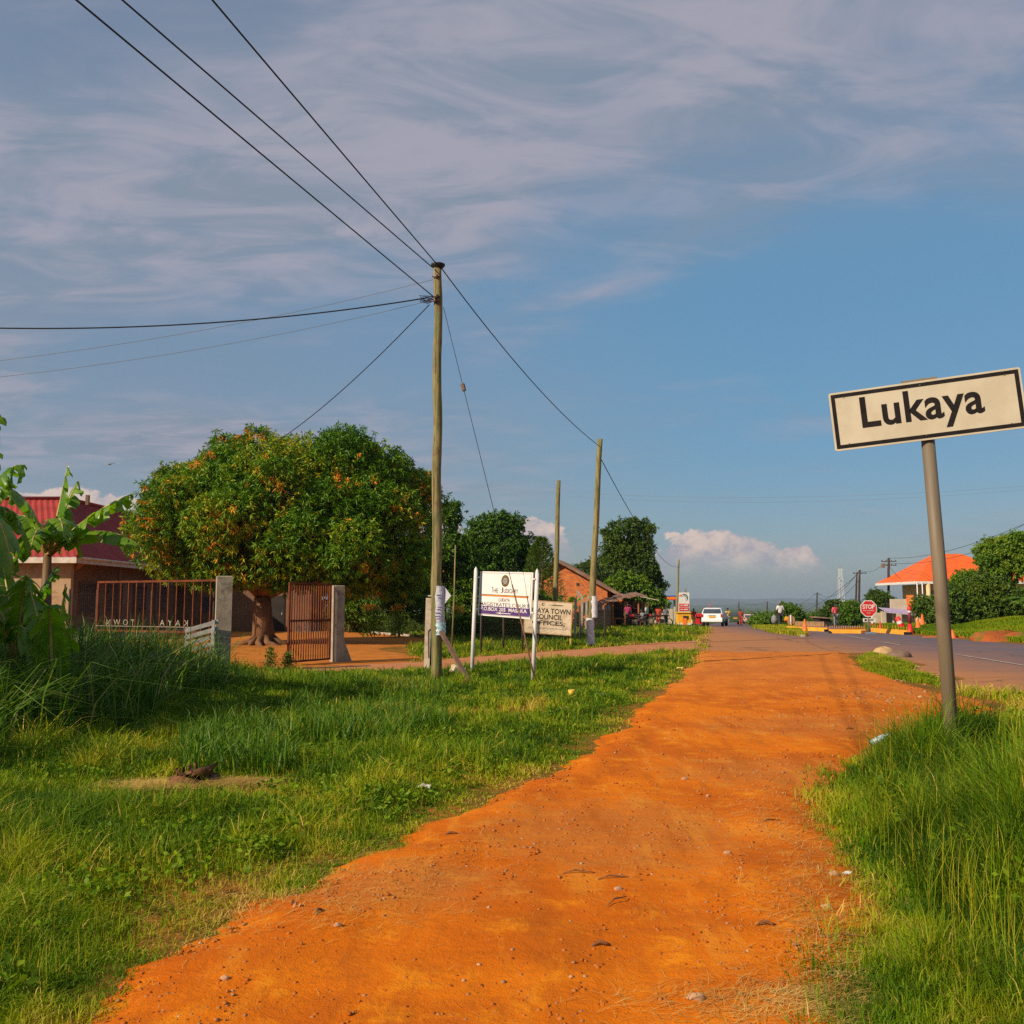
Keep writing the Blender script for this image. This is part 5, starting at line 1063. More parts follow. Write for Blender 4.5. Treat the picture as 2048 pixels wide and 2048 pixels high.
def ring(mb, r0, r1, cx, cz, y0_, y1_, n=32):
    o = [(cx+r1*math.cos(2*PI*i/n), cz+r1*math.sin(2*PI*i/n)) for i in range(n)]; i_ = [(cx+r0*math.cos(2*PI*i/n), cz+r0*math.sin(2*PI*i/n)) for i in range(n)]
    mb.add([(x_, y0_, z_) for x_, z_ in o]+[(x_, y0_, z_) for x_, z_ in i_], [(i, (i+1) % n, n+(i+1) % n, n+i) for i in range(n)])
ez_ = PH/2-.205
em = MB(); ring(em, .10, .130, 0, ez_, -.0150, 0); ring(em, .0, .088, 0, ez_, -.0146, 0); em = em.build('emblem', M_BLACK, panel, fix=False)
b = MB(); ring(b, .088, .100, 0, ez_, -.0152, 0); ring(b, .127, .134, 0, ez_, -.0156, 0); b.build('emblem_ring', mat('gold_ink', (.45, .30, .08), None, 2., .5), em, fix=False)
b = MB(); ring(b, 0, .070, 0, ez_, -.0156, 0); b.build('emblem_disc', mat('grey_ink', (.33, .33, .34), (.26, .26, .28), 60., .6), em, fix=False)
b = MB(); b.box((0, -.0164, ez_), (.006, .001, .075)).box((0, -.0164, ez_+.026), (.075, .001, .006)).box((-.032, -.0164, ez_+.004), (.024, .001, .012)).box((.032, -.0164, ez_+.004), (.024, .001, .012)).box((0, -.0164, ez_-.038), (.05, .001, .008)); b.build('emblem_scales', M_BLACK, em)
for sx in (-1, 1):
    for sz in (-1, 1): MB().box((sx*(PW/2+.035), .0, sz*PH*.36), (.09, .03, .03)).build('bracket', M_WPOST, panel)

# --- council board
yc = G(1141, 1296).y
tl, tr, bl_, br = W(1050, 1199, yc+.3), W(1146, 1205, yc-.1), W(1046, 1266, yc+.3), W(1142.8, 1271.5, yc-.1)
cb_ = Vector(((tl.x+tr.x)/2, yc, 0)); M3 = unit_frame(tl, tr, bl_); PW = (tr-tl).length; PH = ((tl-bl_).length+(tr-br).length)/2; ctr = (tl+tr+bl_+br)/4
cs = empty('council_sign', cb_, 'cream hand painted town council board on thin yellow legs', 'sign')
M_OLDW = mat('old_cream_board', (.58, .48, .34), (.46, .37, .25), 3., .7, stain=((.32, .18, .08), 5., .58, .7))
panel = sub(MB().prism(rrect(PW, PH, .01), -.012, .02), 'panel', M_OLDW, cs, ctr, M3, cb_)
b = MB(); frame(b, PW, PH, .035, -.014); b.build('frame', mat('rusted_edge', (.40, .26, .14), (.30, .17, .08), 9, .8), panel)
b = MB(); put_text(b, 'LUKAYA TOWN', .0, .20*PH, PW*.92, .155*PH, -.0155, .018); put_text(b, 'COUNCIL', .02, .02*PH, PW*.58, .155*PH, -.0155, .018); put_text(b, 'OFFICES;', .03, -.17*PH, PW*.68, .15*PH, -.0155, .018)
b.box((.06*PW, -.0155, .38*PH), (.14*PW, .002, .014)).box((.19*PW, -.0155, .38*PH), (.22*PW, .002, .03)); b.build('lettering', M_BLACK, panel, fix=False)
b = MB()
rr_ = random.Random(4)
for k in range(26): b.box((-.38*PW+k*.030*PW, -.0155, -.325*PH+rr_.uniform(-.008, .008)), (.012*PW, .002, .05*PH*rr_.uniform(.6, 1.1)))
b.build('lettering', mat('faded_ink', (.16, .17, .17), None, 2, .7), panel)
b = MB(); arc(b, .055, .03, 0, 2*PI, -.12*PW+.02, .39*PH, 14, -.0155); b.build('emblem', M_INK, panel, fix=False)
M_YLEG = mat('yellow_leg', (.58, .38, .06), (.45, .26, .05), 5., .7)
for px in (1068, 1141): a = W(px, 1290, yc); MB().box((a.x-cb_.x, .03, .55), (.055, .05, 1.14)).build('leg', M_YLEG, cs)

# ================================================================== UTILITY POLES
def polemat():
    m = bpy.data.materials.new('pole_wood'); m.use_nodes = True; t = NT(m.node_tree); m.node_tree.nodes.clear()
    v = t.new('ShaderNodeTexCoord').outputs['Object']; st = t.new('ShaderNodeMapping', n_0=v, i_Scale=(20, 20, 1.1)).outputs[0]
    a = t.noise(st, 1., 6, .65, .6); b = t.noise(v, .9, 4, .6); cr = t.noise(t.new('ShaderNodeMapping', n_0=v, i_Scale=(22, 22, .35)).outputs[0], 1., 3, .5)
    col = t.mix(t.step(a, .42, .58), (.27, .225, .10), (.115, .13, .05)); col = t.mix(t.step(b, .45, .65), col, (.26, .20, .09))
    col = t.mix(t.math('MULTIPLY', t.step(t.noise(v, 3.1, 5, .7), .50, .66), .65), col, (.17, .10, .05))
    col = t.mix(t.math('MULTIPLY', t.step(cr, .60, .66), .85), col, (.05, .035, .02))
    bn = t.new('ShaderNodeBump', i_Height=a, i_Strength=1., i_Distance=.015)
    p = t.new('ShaderNodeBsdfPrincipled', i_Base_Color=col, i_Roughness=.85, i_Normal=bn.outputs[0]); p.inputs['Specular IOR Level'].default_value = .15
    t.new('ShaderNodeOutputMaterial', n_0=p.outputs[0]); return m
M_POLE = polemat(); M_DKPOLE = mat('creosoted_pole', (.055, .035, .025), (.035, .025, .02), 3., .8); M_WIRE = mat('cable_sheath', (.012, .012, .016), None, 2., .6); M_THINW = mat('bare_wire', (.20, .19, .15), None, 2., .5)
M_CER = mat('insulator', (.10, .05, .03), None, 5., .3)
P0 = G(872, 1358); TOP = W(876, 533, P0.y); HT = TOP.z
up = empty('utility_pole', P0, 'tall greenish wooden utility pole with dark metal cap in front of the mango tree', 'utility pole')
n = 26; pts = [Vector(((TOP.x-P0.x)*i/n+.015*math.sin(i*.9), .012*math.sin(i*1.7), HT*i/n-(.3 if i == 0 else 0))) for i in range(n+1)]
MB().tube(pts, [.122-.030*i/n+random.uniform(-.004, .004) for i in range(n+1)], 16, jit=.025).build('pole', M_POLE, up)
MB().lathe([(.10, 0), (.165, .07), (.165, .10), (.02, .13)], 18, Vector((TOP.x-P0.x, 0, HT-.05))).build('pole_cap', M_WIRE, up)
tx_ = TOP.x-P0.x
for k, (zz, xx) in enumerate(((.28, .0), (.75, .0), (.86, -.03))):
    MB().tube([(tx_+xx-.13, -.10, HT-zz), (tx_+xx+.08, -.10, HT-zz)], .018, 8).lathe([(.03, -.04), (.045, 0), (.03, .04)], 10, Vector((tx_+xx-.02, -.12, HT-zz))).build('insulator', M_CER, up)
b = MB()
for k in range(7):
    a = [Vector((tx_-.12-.30*random.random(), -.12+.1*random.random(), HT-.72-.22*random.random())) for _ in range(4)]; b.tube([(tx_, -.1, HT-.8)]+a+[(tx_-.05, -.1, HT-.75)], .006, 5)
b.build('loose_leads', M_WIRE, up)
b = MB(); [b.bar((-.10-.03*s, -.06, z_), (-.19, -.07, z_), .012, .03) for s, z_ in ((0, 1.85), (1, 1.55))]; b.build('bolt', M_FASCIA, up)
# second, third and far poles
def pole(pb, ptp, r, label, m=M_POLE, group=None, cross=None, name='utility_pole'):
    e = empty(name, pb, label, 'utility pole', group); d = ptp-pb; n = 10
    MB().tube([d*(i/n)+Vector((.012*math.sin(i*1.3)*d.length*.12, 0, -.3 if i == 0 else 0)) for i in range(n+1)], [r*(1.1-.3*i/n)*random.uniform(.96, 1.04) for i in range(n+1)], 10, jit=.03).build('pole', m, e)
    if cross:
        b = MB(); [b.bar(d*.97+Vector((-.9, 0, -z_)), d*.97+Vector((.9, 0, -z_)), .09) for z_ in cross]; b.build('crossarm', m, e)
        for z_ in cross:
            for x_ in (-.8, -.3, .3, .8): MB().lathe([(.03, 0), (.06, .06), (.03, .14)], 8, d*.97+Vector((x_, 0, -z_+.04))).build('insulator', M_CER, e)
    return e
p2 = G(1180, 1294); t2 = W(1200, 878, p2.y); pole(p2, t2, .125, 'pale wooden pole leaning right with white wrapped foot beside the council board')
MB_ = MB().tube([W(1203, 915, p2.y)-p2+Vector((.06, -.02, 0)), W(1201, 945, p2.y)-p2+Vector((.05, -.02, 0))], [.07, .05], 8)
p3 = G(1109, 1287); p3 = Vector((W(1109, 1287, 45).x, 45, 0)); t3 = W(1117, 961, 45); pole(p3, t3, .125, 'pale wooden pole rising behind the council board')
p4y = 112.; p4 = Vector((W(1353, 1245, p4y).x, p4y, hz_(11, p4y))); t4 = W(1357.5, 1119, p4y); pole(p4, t4, .14, 'slim grey pole standing beside the fuel price sign')
p5y = 170.; p5 = Vector((W(1371, 1240, p5y).x, p5y, hz_(11, p5y))); pole(p5, W(1371, 1176, p5y), .14, 'short pole top showing just behind the fuel price sign')
GP = 'dark poles along the right side of the road'
dark = []
for (pxb, pxt, pyt, yy, r, lab, cr) in ((1776, 1777.5, 1116, 108, .16, 'tallest dark pole standing by the cream shop', (.15, .6)), (1716, 1719.5, 1140, 124, .16, 'right pole of the dark pair behind the STOP sign', (.2,)), (1709, 1714, 1145, 127, .14, 'left pole of the dark pair behind the STOP sign', None), (1632, 1634.5, 1185, 230, .20, 'far dark pole above the plank fence', (.2,)), (1533, 1534.5, 1203, 330, .24, 'small far dark pole near the person in the white shirt', None), (1477, 1478, 1204, 360, .24, 'smallest far dark pole straight above the road', None)):
    x0_ = W(pxb, 1250, yy).x; pb_ = Vector((x0_, yy, hz_(x0_, yy)-.3)); tp_ = W(pxt, pyt, yy); pole(pb_, tp_, r, lab, M_DKPOLE, GP, cr); dark.append(tp_)
# transformer box on the tallest, meter box on the pair
MB().box((-.35, -.1, dark[0].z-hz_(dark[0].x, 108)-.6), (.35, .3, .5)).build('fuse_box', M_GALV, bpy.data.objects['utility_pole.005'])
# --- wires
def wire(label, a, b, sag, r, m=M_WIRE, n=26, name='power_line', group='power lines'):
    a, b = Vector(a), Vector(b); pts = [a.lerp(b, i/n)-Vector((0, 0, 4*sag*(i/n)*(1-i/n))) for i in range(n+1)]
    mb = MB(); mb.tube([p-a for p in pts], r, 6); return tag(mb.build(name, m, None, a), label, 'cable', group)
A1 = W(849, 563, P0.y); A2 = W(866, 532, P0.y)
def beyond(a, px, py, zt, ye):     # line from a through the height zt on the ray of (px, py), carried on to depth ye
    r = ray(px, py); t = (zt-EYE)/r.z; q = Vector((r.x*t, r.y*t, zt)); k = (ye-a.y)/(q.y-a.y); return a+(q-a)*k
for (a, px, zt, lab) in ((Vector((TOP.x-.1, P0.y-.1, HT-.75)), 217, HT-.85, 'lowest of the three cables running to the upper left from the tall pole'), (Vector((TOP.x-.12, P0.y-.1, HT-.06)), 304, HT-.15, 'middle cable of the three running to the upper left'), (Vector((TOP.x-.02, P0.y-.1, HT+.02)), 468, HT-.05, 'steepest of the three cables running to the upper left')):
    wire(lab, a, beyond(a, px, 40 if px > 0 else 0, zt, -26.), .12, .013)
off = Vector((0, -.1, 0))
wire('cable dropping from the tall pole to the leaning pale pole', Vector((TOP.x+.08, P0.y, HT-.04)), W(1198, 893, p2.y)+off, .35, .013)
wire('cable running on from the leaning pale pole into the trees', W(1202, 918, p2.y), W(1356, 1134, p4y), 1.2, .016)
wire('dark cable sagging to the left edge from the tall pole', Vector((TOP.x-.2, P0.y-.1, HT-.78)), W(-60, 655, 19.), .25, .016)
wire('thin pale wire from the pole top to the left edge', Vector((TOP.x-.1, P0.y-.1, HT-.35)), W(-60, 728, 20.), .2, .005, M_THINW)
wire('lower thin pale wire from the tall pole to the left edge', Vector((TOP.x-.2, P0.y-.1, HT-.86)), W(-60, 760, 20.), .2, .005, M_THINW)
wire('cable falling from the tall pole behind the mango crown', Vector((TOP.x-.2, P0.y, HT-.92)), W(500, 915, 33.), .35, .013)
# guy wire
gt = W(887, 615, P0.y); ga = G(1073, 1366); k_ = .42
gw = empty('guy_wire', ga, 'thin guy wire with a block insulator running down in front of the court sign', 'cable')
d = gt-ga; q1 = Vector((.37*d.x, .37*d.y, .37*d.z))
MB().tube([d, d*.80, d*.60, d*.42, d*.22], .007, 6).build('wire', M_WIRE, gw); MB().tube([d*.245, d*.12, -Vector((0, 0, .1))], [.016, .018, .02], 8).build('anchor_rod', M_WOOD, gw)
c_ = d*.772; MB().box(c_, (.075, .075, .17), d.to_track_quat('Z', 'Y').to_matrix()).build('insulator', M_CER, gw)
# wires of the dark poles
for i, (a, b, sg, lab) in enumerate(((dark[1], dark[0], .8, 'upper cable between the dark pair and the tallest dark pole'), (dark[0], W(2110, 1020, 60), .9, 'upper cable from the tallest dark pole to the right edge'), (dark[0]-Vector((0, 0, .6)), W(2110, 1045, 62), .9, 'lower cable from the tallest dark pole to the right edge'), (dark[0]-Vector((0, 0, .9)), W(1828, 1166, 99), .6, 'service cable from the tallest dark pole to the orange roofed house'), (dark[3], dark[1], 2.2, 'upper sagging cable from the far dark pole to the dark pair'), (dark[3]-Vector((0, 0, .8)), dark[1]-Vector((0, 0, 1.2)), 2.2, 'lower sagging cable from the far dark pole to the dark pair'), (dark[4], dark[3], 3., 'far cable between the two distant dark poles'), (dark[5], dark[4], 1., 'farthest short cable over the valley'), (dark[2]-Vector((0, 0, .3)), W(1560, 1222, 300), 2.5, 'long low cable running away from the dark pair'))):
    wire(lab, a, b, sg, .018 if i < 4 else .03)
wire('thin wire high across the sky from the leaning pole to the right', W(1140, 985, 70.), W(2100, 968, 58.), .6, .006, M_THINW)
wire('second thin wire across the sky toward the right edge', W(1130, 992, 70.), W(2100, 975, 58.), .7, .006, M_THINW)
for k in range(2): wire(['upper of two short cables in the top of the right bank trees', 'lower of two short cables in the top of the right bank trees'][k], W(1985+20*k, 1075, 70.), W(2100, 1010+22*k, 50.), .3, .012)
wire('cable crossing low in front of the tall ragged tree', W(1060, 1110, 62.), W(1290, 1128, 80.), .8, .010, M_THINW)
wire('second cable crossing low in front of the tall ragged tree', W(1060, 1122, 62.), W(1290, 1136, 80.), .8, .010, M_THINW)
# thin bamboo mast left of the court sign
a = Vector((W(903, 1270, 30.).x, 30., 0)); b_ = W(911, 1090, 30.)
tag(MB().tube([Vector((0, 0, -.1)), (b_-a)*.5+Vector((.02, 0, 0)), b_-a], [.032, .028, .022], 7).build('bamboo_mast', M_POLE, None, a), 'thin bamboo mast standing left of the court sign', 'pole')

# ================================================================== POSTERS, STRUT AND STUMP POST AT THE POLE
def wrap(px, py0, py1, pole_pt, r, a0, a1, name, m, label, cat='poster', flap=None):
    z0, z1 = W(px, py1, pole_pt.y).z, W(px, py0, pole_pt.y).z; cx = W(px, (py0+py1)/2, pole_pt.y).x; n = 10; k = 12; vs = []
    for j in range(k+1):
        for i in range(n+1):
            a = R(a0+(a1-a0)*i/n); rr = r*(1+.05*math.sin(j*1.3+i)); vs.append((rr*math.cos(a), rr*math.sin(a), (z1-z0)*j/k))
    mb = MB(); mb.add(vs, [(j*(n+1)+i, j*(n+1)+i+1, (j+1)*(n+1)+i+1, (j+1)*(n+1)+i) for j in range(k) for i in range(n)])
    if flap: mb.add([(r*.9, -.03, z1-z0), (r*.9+flap, -.10, z1-z0-.22), (r*.9, -.05, z1-z0-.42)], [(0, 1, 2)])
    o = mb.build(name, m, None, (cx, pole_pt.y, z0), fix=False); return tag(o, label, cat)
M_POSTER = mat('printed_paper', (.50, .50, .56), (.42, .42, .48), 12., .75, stain=((.16, .12, .24), 26., .60, .7), stretch=(1, 1, 2.5))
po = wrap(878, 1172, 1256, P0, .128, 195, 350, 'poster', M_POSTER, 'tall pale printed poster wrapped round the green pole with a loose corner', flap=.16)
b = MB(); zz = (W(878, 1172, P0.y)-W(878, 1256, P0.y)).z
for k, (fz, w_) in enumerate(((.78, .10), (.72, .08), (.50, .11), (.44, .09), (.36, .11), (.28, .10), (.22, .07))): b.box((.03*math.sin(k), -.134, zz*fz), (w_, .003, .016))
b.build('print', mat('violet_ink', (.14, .08, .26), None, 2, .7), po)
wrap(879, 1245, 1270, P0, .142, 215, 350, 'plastic_bag', mat('pale_blue_plastic', (.28, .52, .60), (.52, .60, .60), 14., .35), 'pale blue plastic bag tied round the pole below the poster', 'bag')
wrap(1187, 1192, 1235, p2, .15, 180, 360, 'poster', M_PAPER, 'white poster wrapped round the upper foot of the leaning pole')
wrap(1181, 1236, 1288, p2, .155, 180, 360, 'poster', mat('white_wash_paper', (.62, .62, .64), (.50, .50, .55), 8., .8, stain=((.25, .25, .36), 20., .58, .6)), 'pale wrapped paper around the very foot of the leaning pole')
M_PLANK = mat('grey_brown_timber', (.155, .085, .055), (.10, .06, .045), 6., .85, .004, 30, stretch=(1, 1, .2))
a, b_ = W(882, 1264, P0.y-.12), G(951, 1372)
st = empty('pole_strut', b_, 'split dark timber strut leaning on the tall pole with a loose second stick', 'strut'); MB().bar(a-b_, Vector((0, 0, -.12)), .085, .06).build('beam', M_PLANK, st); MB().bar(W(884, 1270, P0.y-.2)-b_, W(925, 1336, P0.y-.15)-b_, .06, .04).build('stick', M_PLANK, st)
p = G(917, 1352); tag(MB().box((0, 0, .10), (.34, .26, .24), Matrix.Rotation(.35, 3, 'Y')@Matrix.Rotation(.4, 3, 'Z'), .03).build('concrete_block', mat('pale_concrete', (.52, .42, .28), (.42, .33, .21), 6, .9, .006, 30), None, p), 'tilted pale concrete block at the foot of the strut', 'block')
p = G(853, 1344); t = W(858, 1196, p.y)
cp = empty('stub_post', p, 'old pale concrete post with a dark crack just left of the tall pole', 'post')
MB().bar((0, 0, -.2), t-p, .155, .14).build('post', mat('old_concrete', (.56, .46, .35), (.44, .35, .26), 5., .9, .005, 30, stain=((.22, .16, .11), 7., .60, .8)), cp)
b = MB(); b.bar((.055, -.085, .35), (.045, -.09, 1.0), .012).bar((.045, -.09, 1.0), (.09, -.09, 1.06), .012); b.build('exposed_rebar', M_WIRE, cp)
MB().tube([Vector((.13, .10, 0)), Vector((.13, .10, .82))], .055, 8).build('burnt_stump', M_DKPOLE, cp)
# ================================================================== GATE
M_GPOST = mat('gate_pillar_concrete', (.36, .30, .22), (.28, .22, .16), 4., .9, .006, 26, stain=((.15, .11, .08), 2.6, .54, .8))
def gpost(px, py, top_py, w_, d_, lab, rot):
    p = G(px, py); h_ = W(px, top_py, p.y).z; e = empty('gate_post', p, lab, 'gate post', 'concrete posts of the yard gate', rot)
    MB().box((0, 0, h_/2), (w_, d_, h_), None, .02).build('pillar', M_GPOST, e); return e, h_, p
e, h1, gp1 = gpost(443, 1347, 1152, .36, .34, 'thick concrete gate post left of the gateway', R(22))
MB().box((.187, .02, h1*.60), (.006, .16, .26)).build('notice', M_PAPER, e)
e, h2, gp2 = gpost(673, 1325, 1171, .30, .36, 'narrower concrete gate post with flared foot holding the open leaf', R(30))
MB().box((.157, .0, h2*.66), (.006, .15, .30)).build('notice', M_PAPER, e); MB().prism([(.0, 0), (.42, 0), (.1, .8), (0, .8)], -.14, .14).build('foot', M_GPOST, e)
M_IRON = mat('rusty_red_iron', (.17, .045, .018), (.10, .028, .014), 3., .8, .002, 40, stain=((.30, .10, .03), 4., .58, .6), spec=.15)
def gate_leaf(a, b, z0, z1, n, label, name='gate_leaf', rails=(.0, .52, 1.), letters=None, mirror=False):
    a, b = Vector(a), Vector(b); a.z = b.z = 0; d = b-a; L_ = d.length; e = empty(name, a, label, 'gate', None, math.atan2(d.y, d.x))
    m = MB()
    for i in range(1, n): m.box((L_*i/n, 0, (z0+z1)/2), (.026, .026, z1-z0-.04))
    m.build('bars', M_IRON, e); f = MB()
    for r_ in rails: f.box((L_/2, 0, z0+(z1-z0)*r_), (L_, .045, .05))
    f.box((0, 0, (z0+z1)/2), (.055, .05, z1-z0+.05)).box((L_, 0, (z0+z1)/2), (.055, .05, z1-z0+.05)); f.build('frame', M_IRON, e); return e, L_
ra = G(607, 1328); ra.x = W(576, 1328, 24.8).x; ra.y = 24.8; rb = Vector((gp2.x-.16, gp2.y-.25, 0))
e, L_ = gate_leaf(ra, rb, .12, 2.22, 17, 'rusty barred iron gate leaf standing open on the right post')
b = MB(); put_text(b, 'LUKA', L_*.42, 1.02, L_*.55, .30, -.035, .0, 1.2, True); b.build('lettering', M_CONC, e, fix=False)
# left leaf, letters seen from behind
la = Vector((W(192, 1300, 24.6).x, 24.6, 0)); lb_ = Vector((gp1.x-.16, gp1.y+.15, 0))
e, L_ = gate_leaf(la, lb_, .12, 2.24, 15, 'wide rusty barred gate leaf with reversed white letters left of the gateway', rails=(.0, .40, 1.))
b = MB(); zl = 1.19
for wd_, fx, wf, in (('TOWN', .215, .27), ('KAYA', .66, .25)): put_text(b, wd_, L_*fx, zl, L_*wf*.9, .145, -.04, -.012, 1.8, True)
b.build('lettering', M_CONC, e, fix=False); MB().box((L_*.42, -.035, zl-.10), (L_*.84, .015, .012)).build('letter_rail', M_CONC, e)
# yard fence of wire mesh with posts
def meshmat():
    m = bpy.data.materials.new('chain_link'); m.use_nodes = True; t = NT(m.node_tree); m.node_tree.nodes.clear()
    p = t.new('ShaderNodeBsdfPrincipled', i_Base_Color=(.12, .10, .09), i_Roughness=.6, i_Metallic=.3); t.new('ShaderNodeOutputMaterial', n_0=p.outputs[0]); return m
M_MESH = meshmat()
def linkfence(pts, h_, name, label, cell=.11, r=.0022):
    e = empty(name, pts[0], label, 'fence'); o = Vector(pts[0]); V = []; Fc = []
    mb = MB()
    for a, b in zip(pts[:-1], pts[1:]):
        a, b = Vector(a)-o, Vector(b)-o; L_ = (b-a).length; d = (b-a)/L_
        for s in (1, -1):
            k = -h_
            while k < L_:
                u0, u1 = max(k, 0), min(k+h_, L_)
                if u1 > u0:
                    v0, v1 = (u0-k, u1-k) if s == 1 else (h_-(u0-k), h_-(u1-k)); p, q = a+d*u0+Vector((0, 0, v0)), a+d*u1+Vector((0, 0, v1)); w_ = Vector((0, 0, r*1.4))
                    mb.add([p-w_, q-w_, q+w_, p+w_], [(0, 1, 2, 3)])
                k += cell
    mb.build('wire_mesh', M_MESH, e, fix=False)
    for i, p in enumerate(pts): q = Vector(p)-o; MB().tube([q-Vector((0, 0, .1)), q+Vector((0, 0, h_+.12))], .035, 8).build('fence_post', M_DKPOLE, e)
    return e
fp = [Vector((W(px, 1290, yy).x, yy, 0)) for px, yy in ((962, 31.6), (1007, 32.6), (1045, 33.8), (1078, 35.2), (1160, 38.5), (1210, 41.5))]
linkfence(fp, 1.45, 'wire_fence', 'chain link fence on dark posts behind the court and council signs')
fp = [Vector((W(px, 1290, yy).x, yy, 0)) for px, yy in ((135, 29.), (190, 30.5), (300, 33.), (425, 36.))]
linkfence(fp, 2.0, 'wire_fence', 'chain link fence behind the gate leaf in front of the house verandah')
for i, (px, yy, hh_) in enumerate(((1150, 44, 1.9), (1163, 47, 2.0), (1172, 52, 1.8))):
    p = Vector((W(px, 1280, yy).x, yy, 0)); tag(MB().bar((0, 0, -.1), (.05, 0, hh_), .11).bar((.05, 0, hh_), (-.25 if i == 1 else .2, 0, hh_+.3), .08).build('fence_post', M_CONC, None, p), ['bent concrete fence post right of the council board', 'cranked concrete post between council board and leaning pole', 'farther concrete post left of the leaning pole'][i], 'post', 'concrete posts by the council board')
# slatted white rack leaning on the post
a = W(368, 1310, 22.); e = empty('slatted_rack', Vector((a.x, 22., 0)), 'whitewashed slatted wooden rack leaning by the left gate post', 'rack')
M_OLDWH = mat('grey_white_boards', (.36, .35, .33), (.26, .24, .22), 6, .8); lw_ = W(432, 1310, 22.).x-a.x
for k, (z0_, z1_) in enumerate(((1245-1238, 0), (0, 0), (0, 0), (0, 0), (0, 0))):
    zl_ = W(368, 1262+14*k, 22.).z; zr_ = W(432, 1243+14*k, 22.).z; MB().bar((0, 0, zl_), (lw_, .1, zr_), .03, .10).build('slat', M_OLDWH, e)
for x_, py in ((.04, 1256), (lw_-.1, 1240)): MB().box((x_, .05, W(368, py, 22.).z/2), (.07, .05, W(368, py, 22.).z)).build('leg', M_OLDWH, e)
MB().bar((.04, .6, 0), (.04, .08, .9), .05).build('leg', M_OLDWH, e)
# ================================================================== PEOPLE
def skin_obj(name, joints, bones, m, parent, sub=1, root=0):
    me = bpy.data.meshes.new(name); ks = list(joints); me.from_pydata([joints[k][0] for k in ks], [(ks.index(a), ks.index(b)) for a, b in bones], [])
    ob = bpy.data.objects.new(name, me); COL.objects.link(ob); md = ob.modifiers.new('s', 'SKIN'); ob.modifiers.new('b', 'SUBSURF').levels = sub
    for i, k in enumerate(ks):
        r = joints[k][1]; me.skin_vertices[0].data[i].radius = (r, r) if not isinstance(r, tuple) else r; me.skin_vertices[0].data[i].use_root = (i == root)
    md.use_smooth_shade = True
    dg = bpy.context.evaluated_depsgraph_get(); m2 = bpy.data.meshes.new_from_object(ob.evaluated_get(dg)); m2.name = name; bpy.data.objects.remove(ob); bpy.data.meshes.remove(me)
    return link(name, m2, m, parent)
M_SKIN = mat('dark_skin', (.085, .040, .022), (.07, .032, .018), 6., .5); M_HAIR = mat('black_hair', (.012, .010, .010), None, 20, .9)
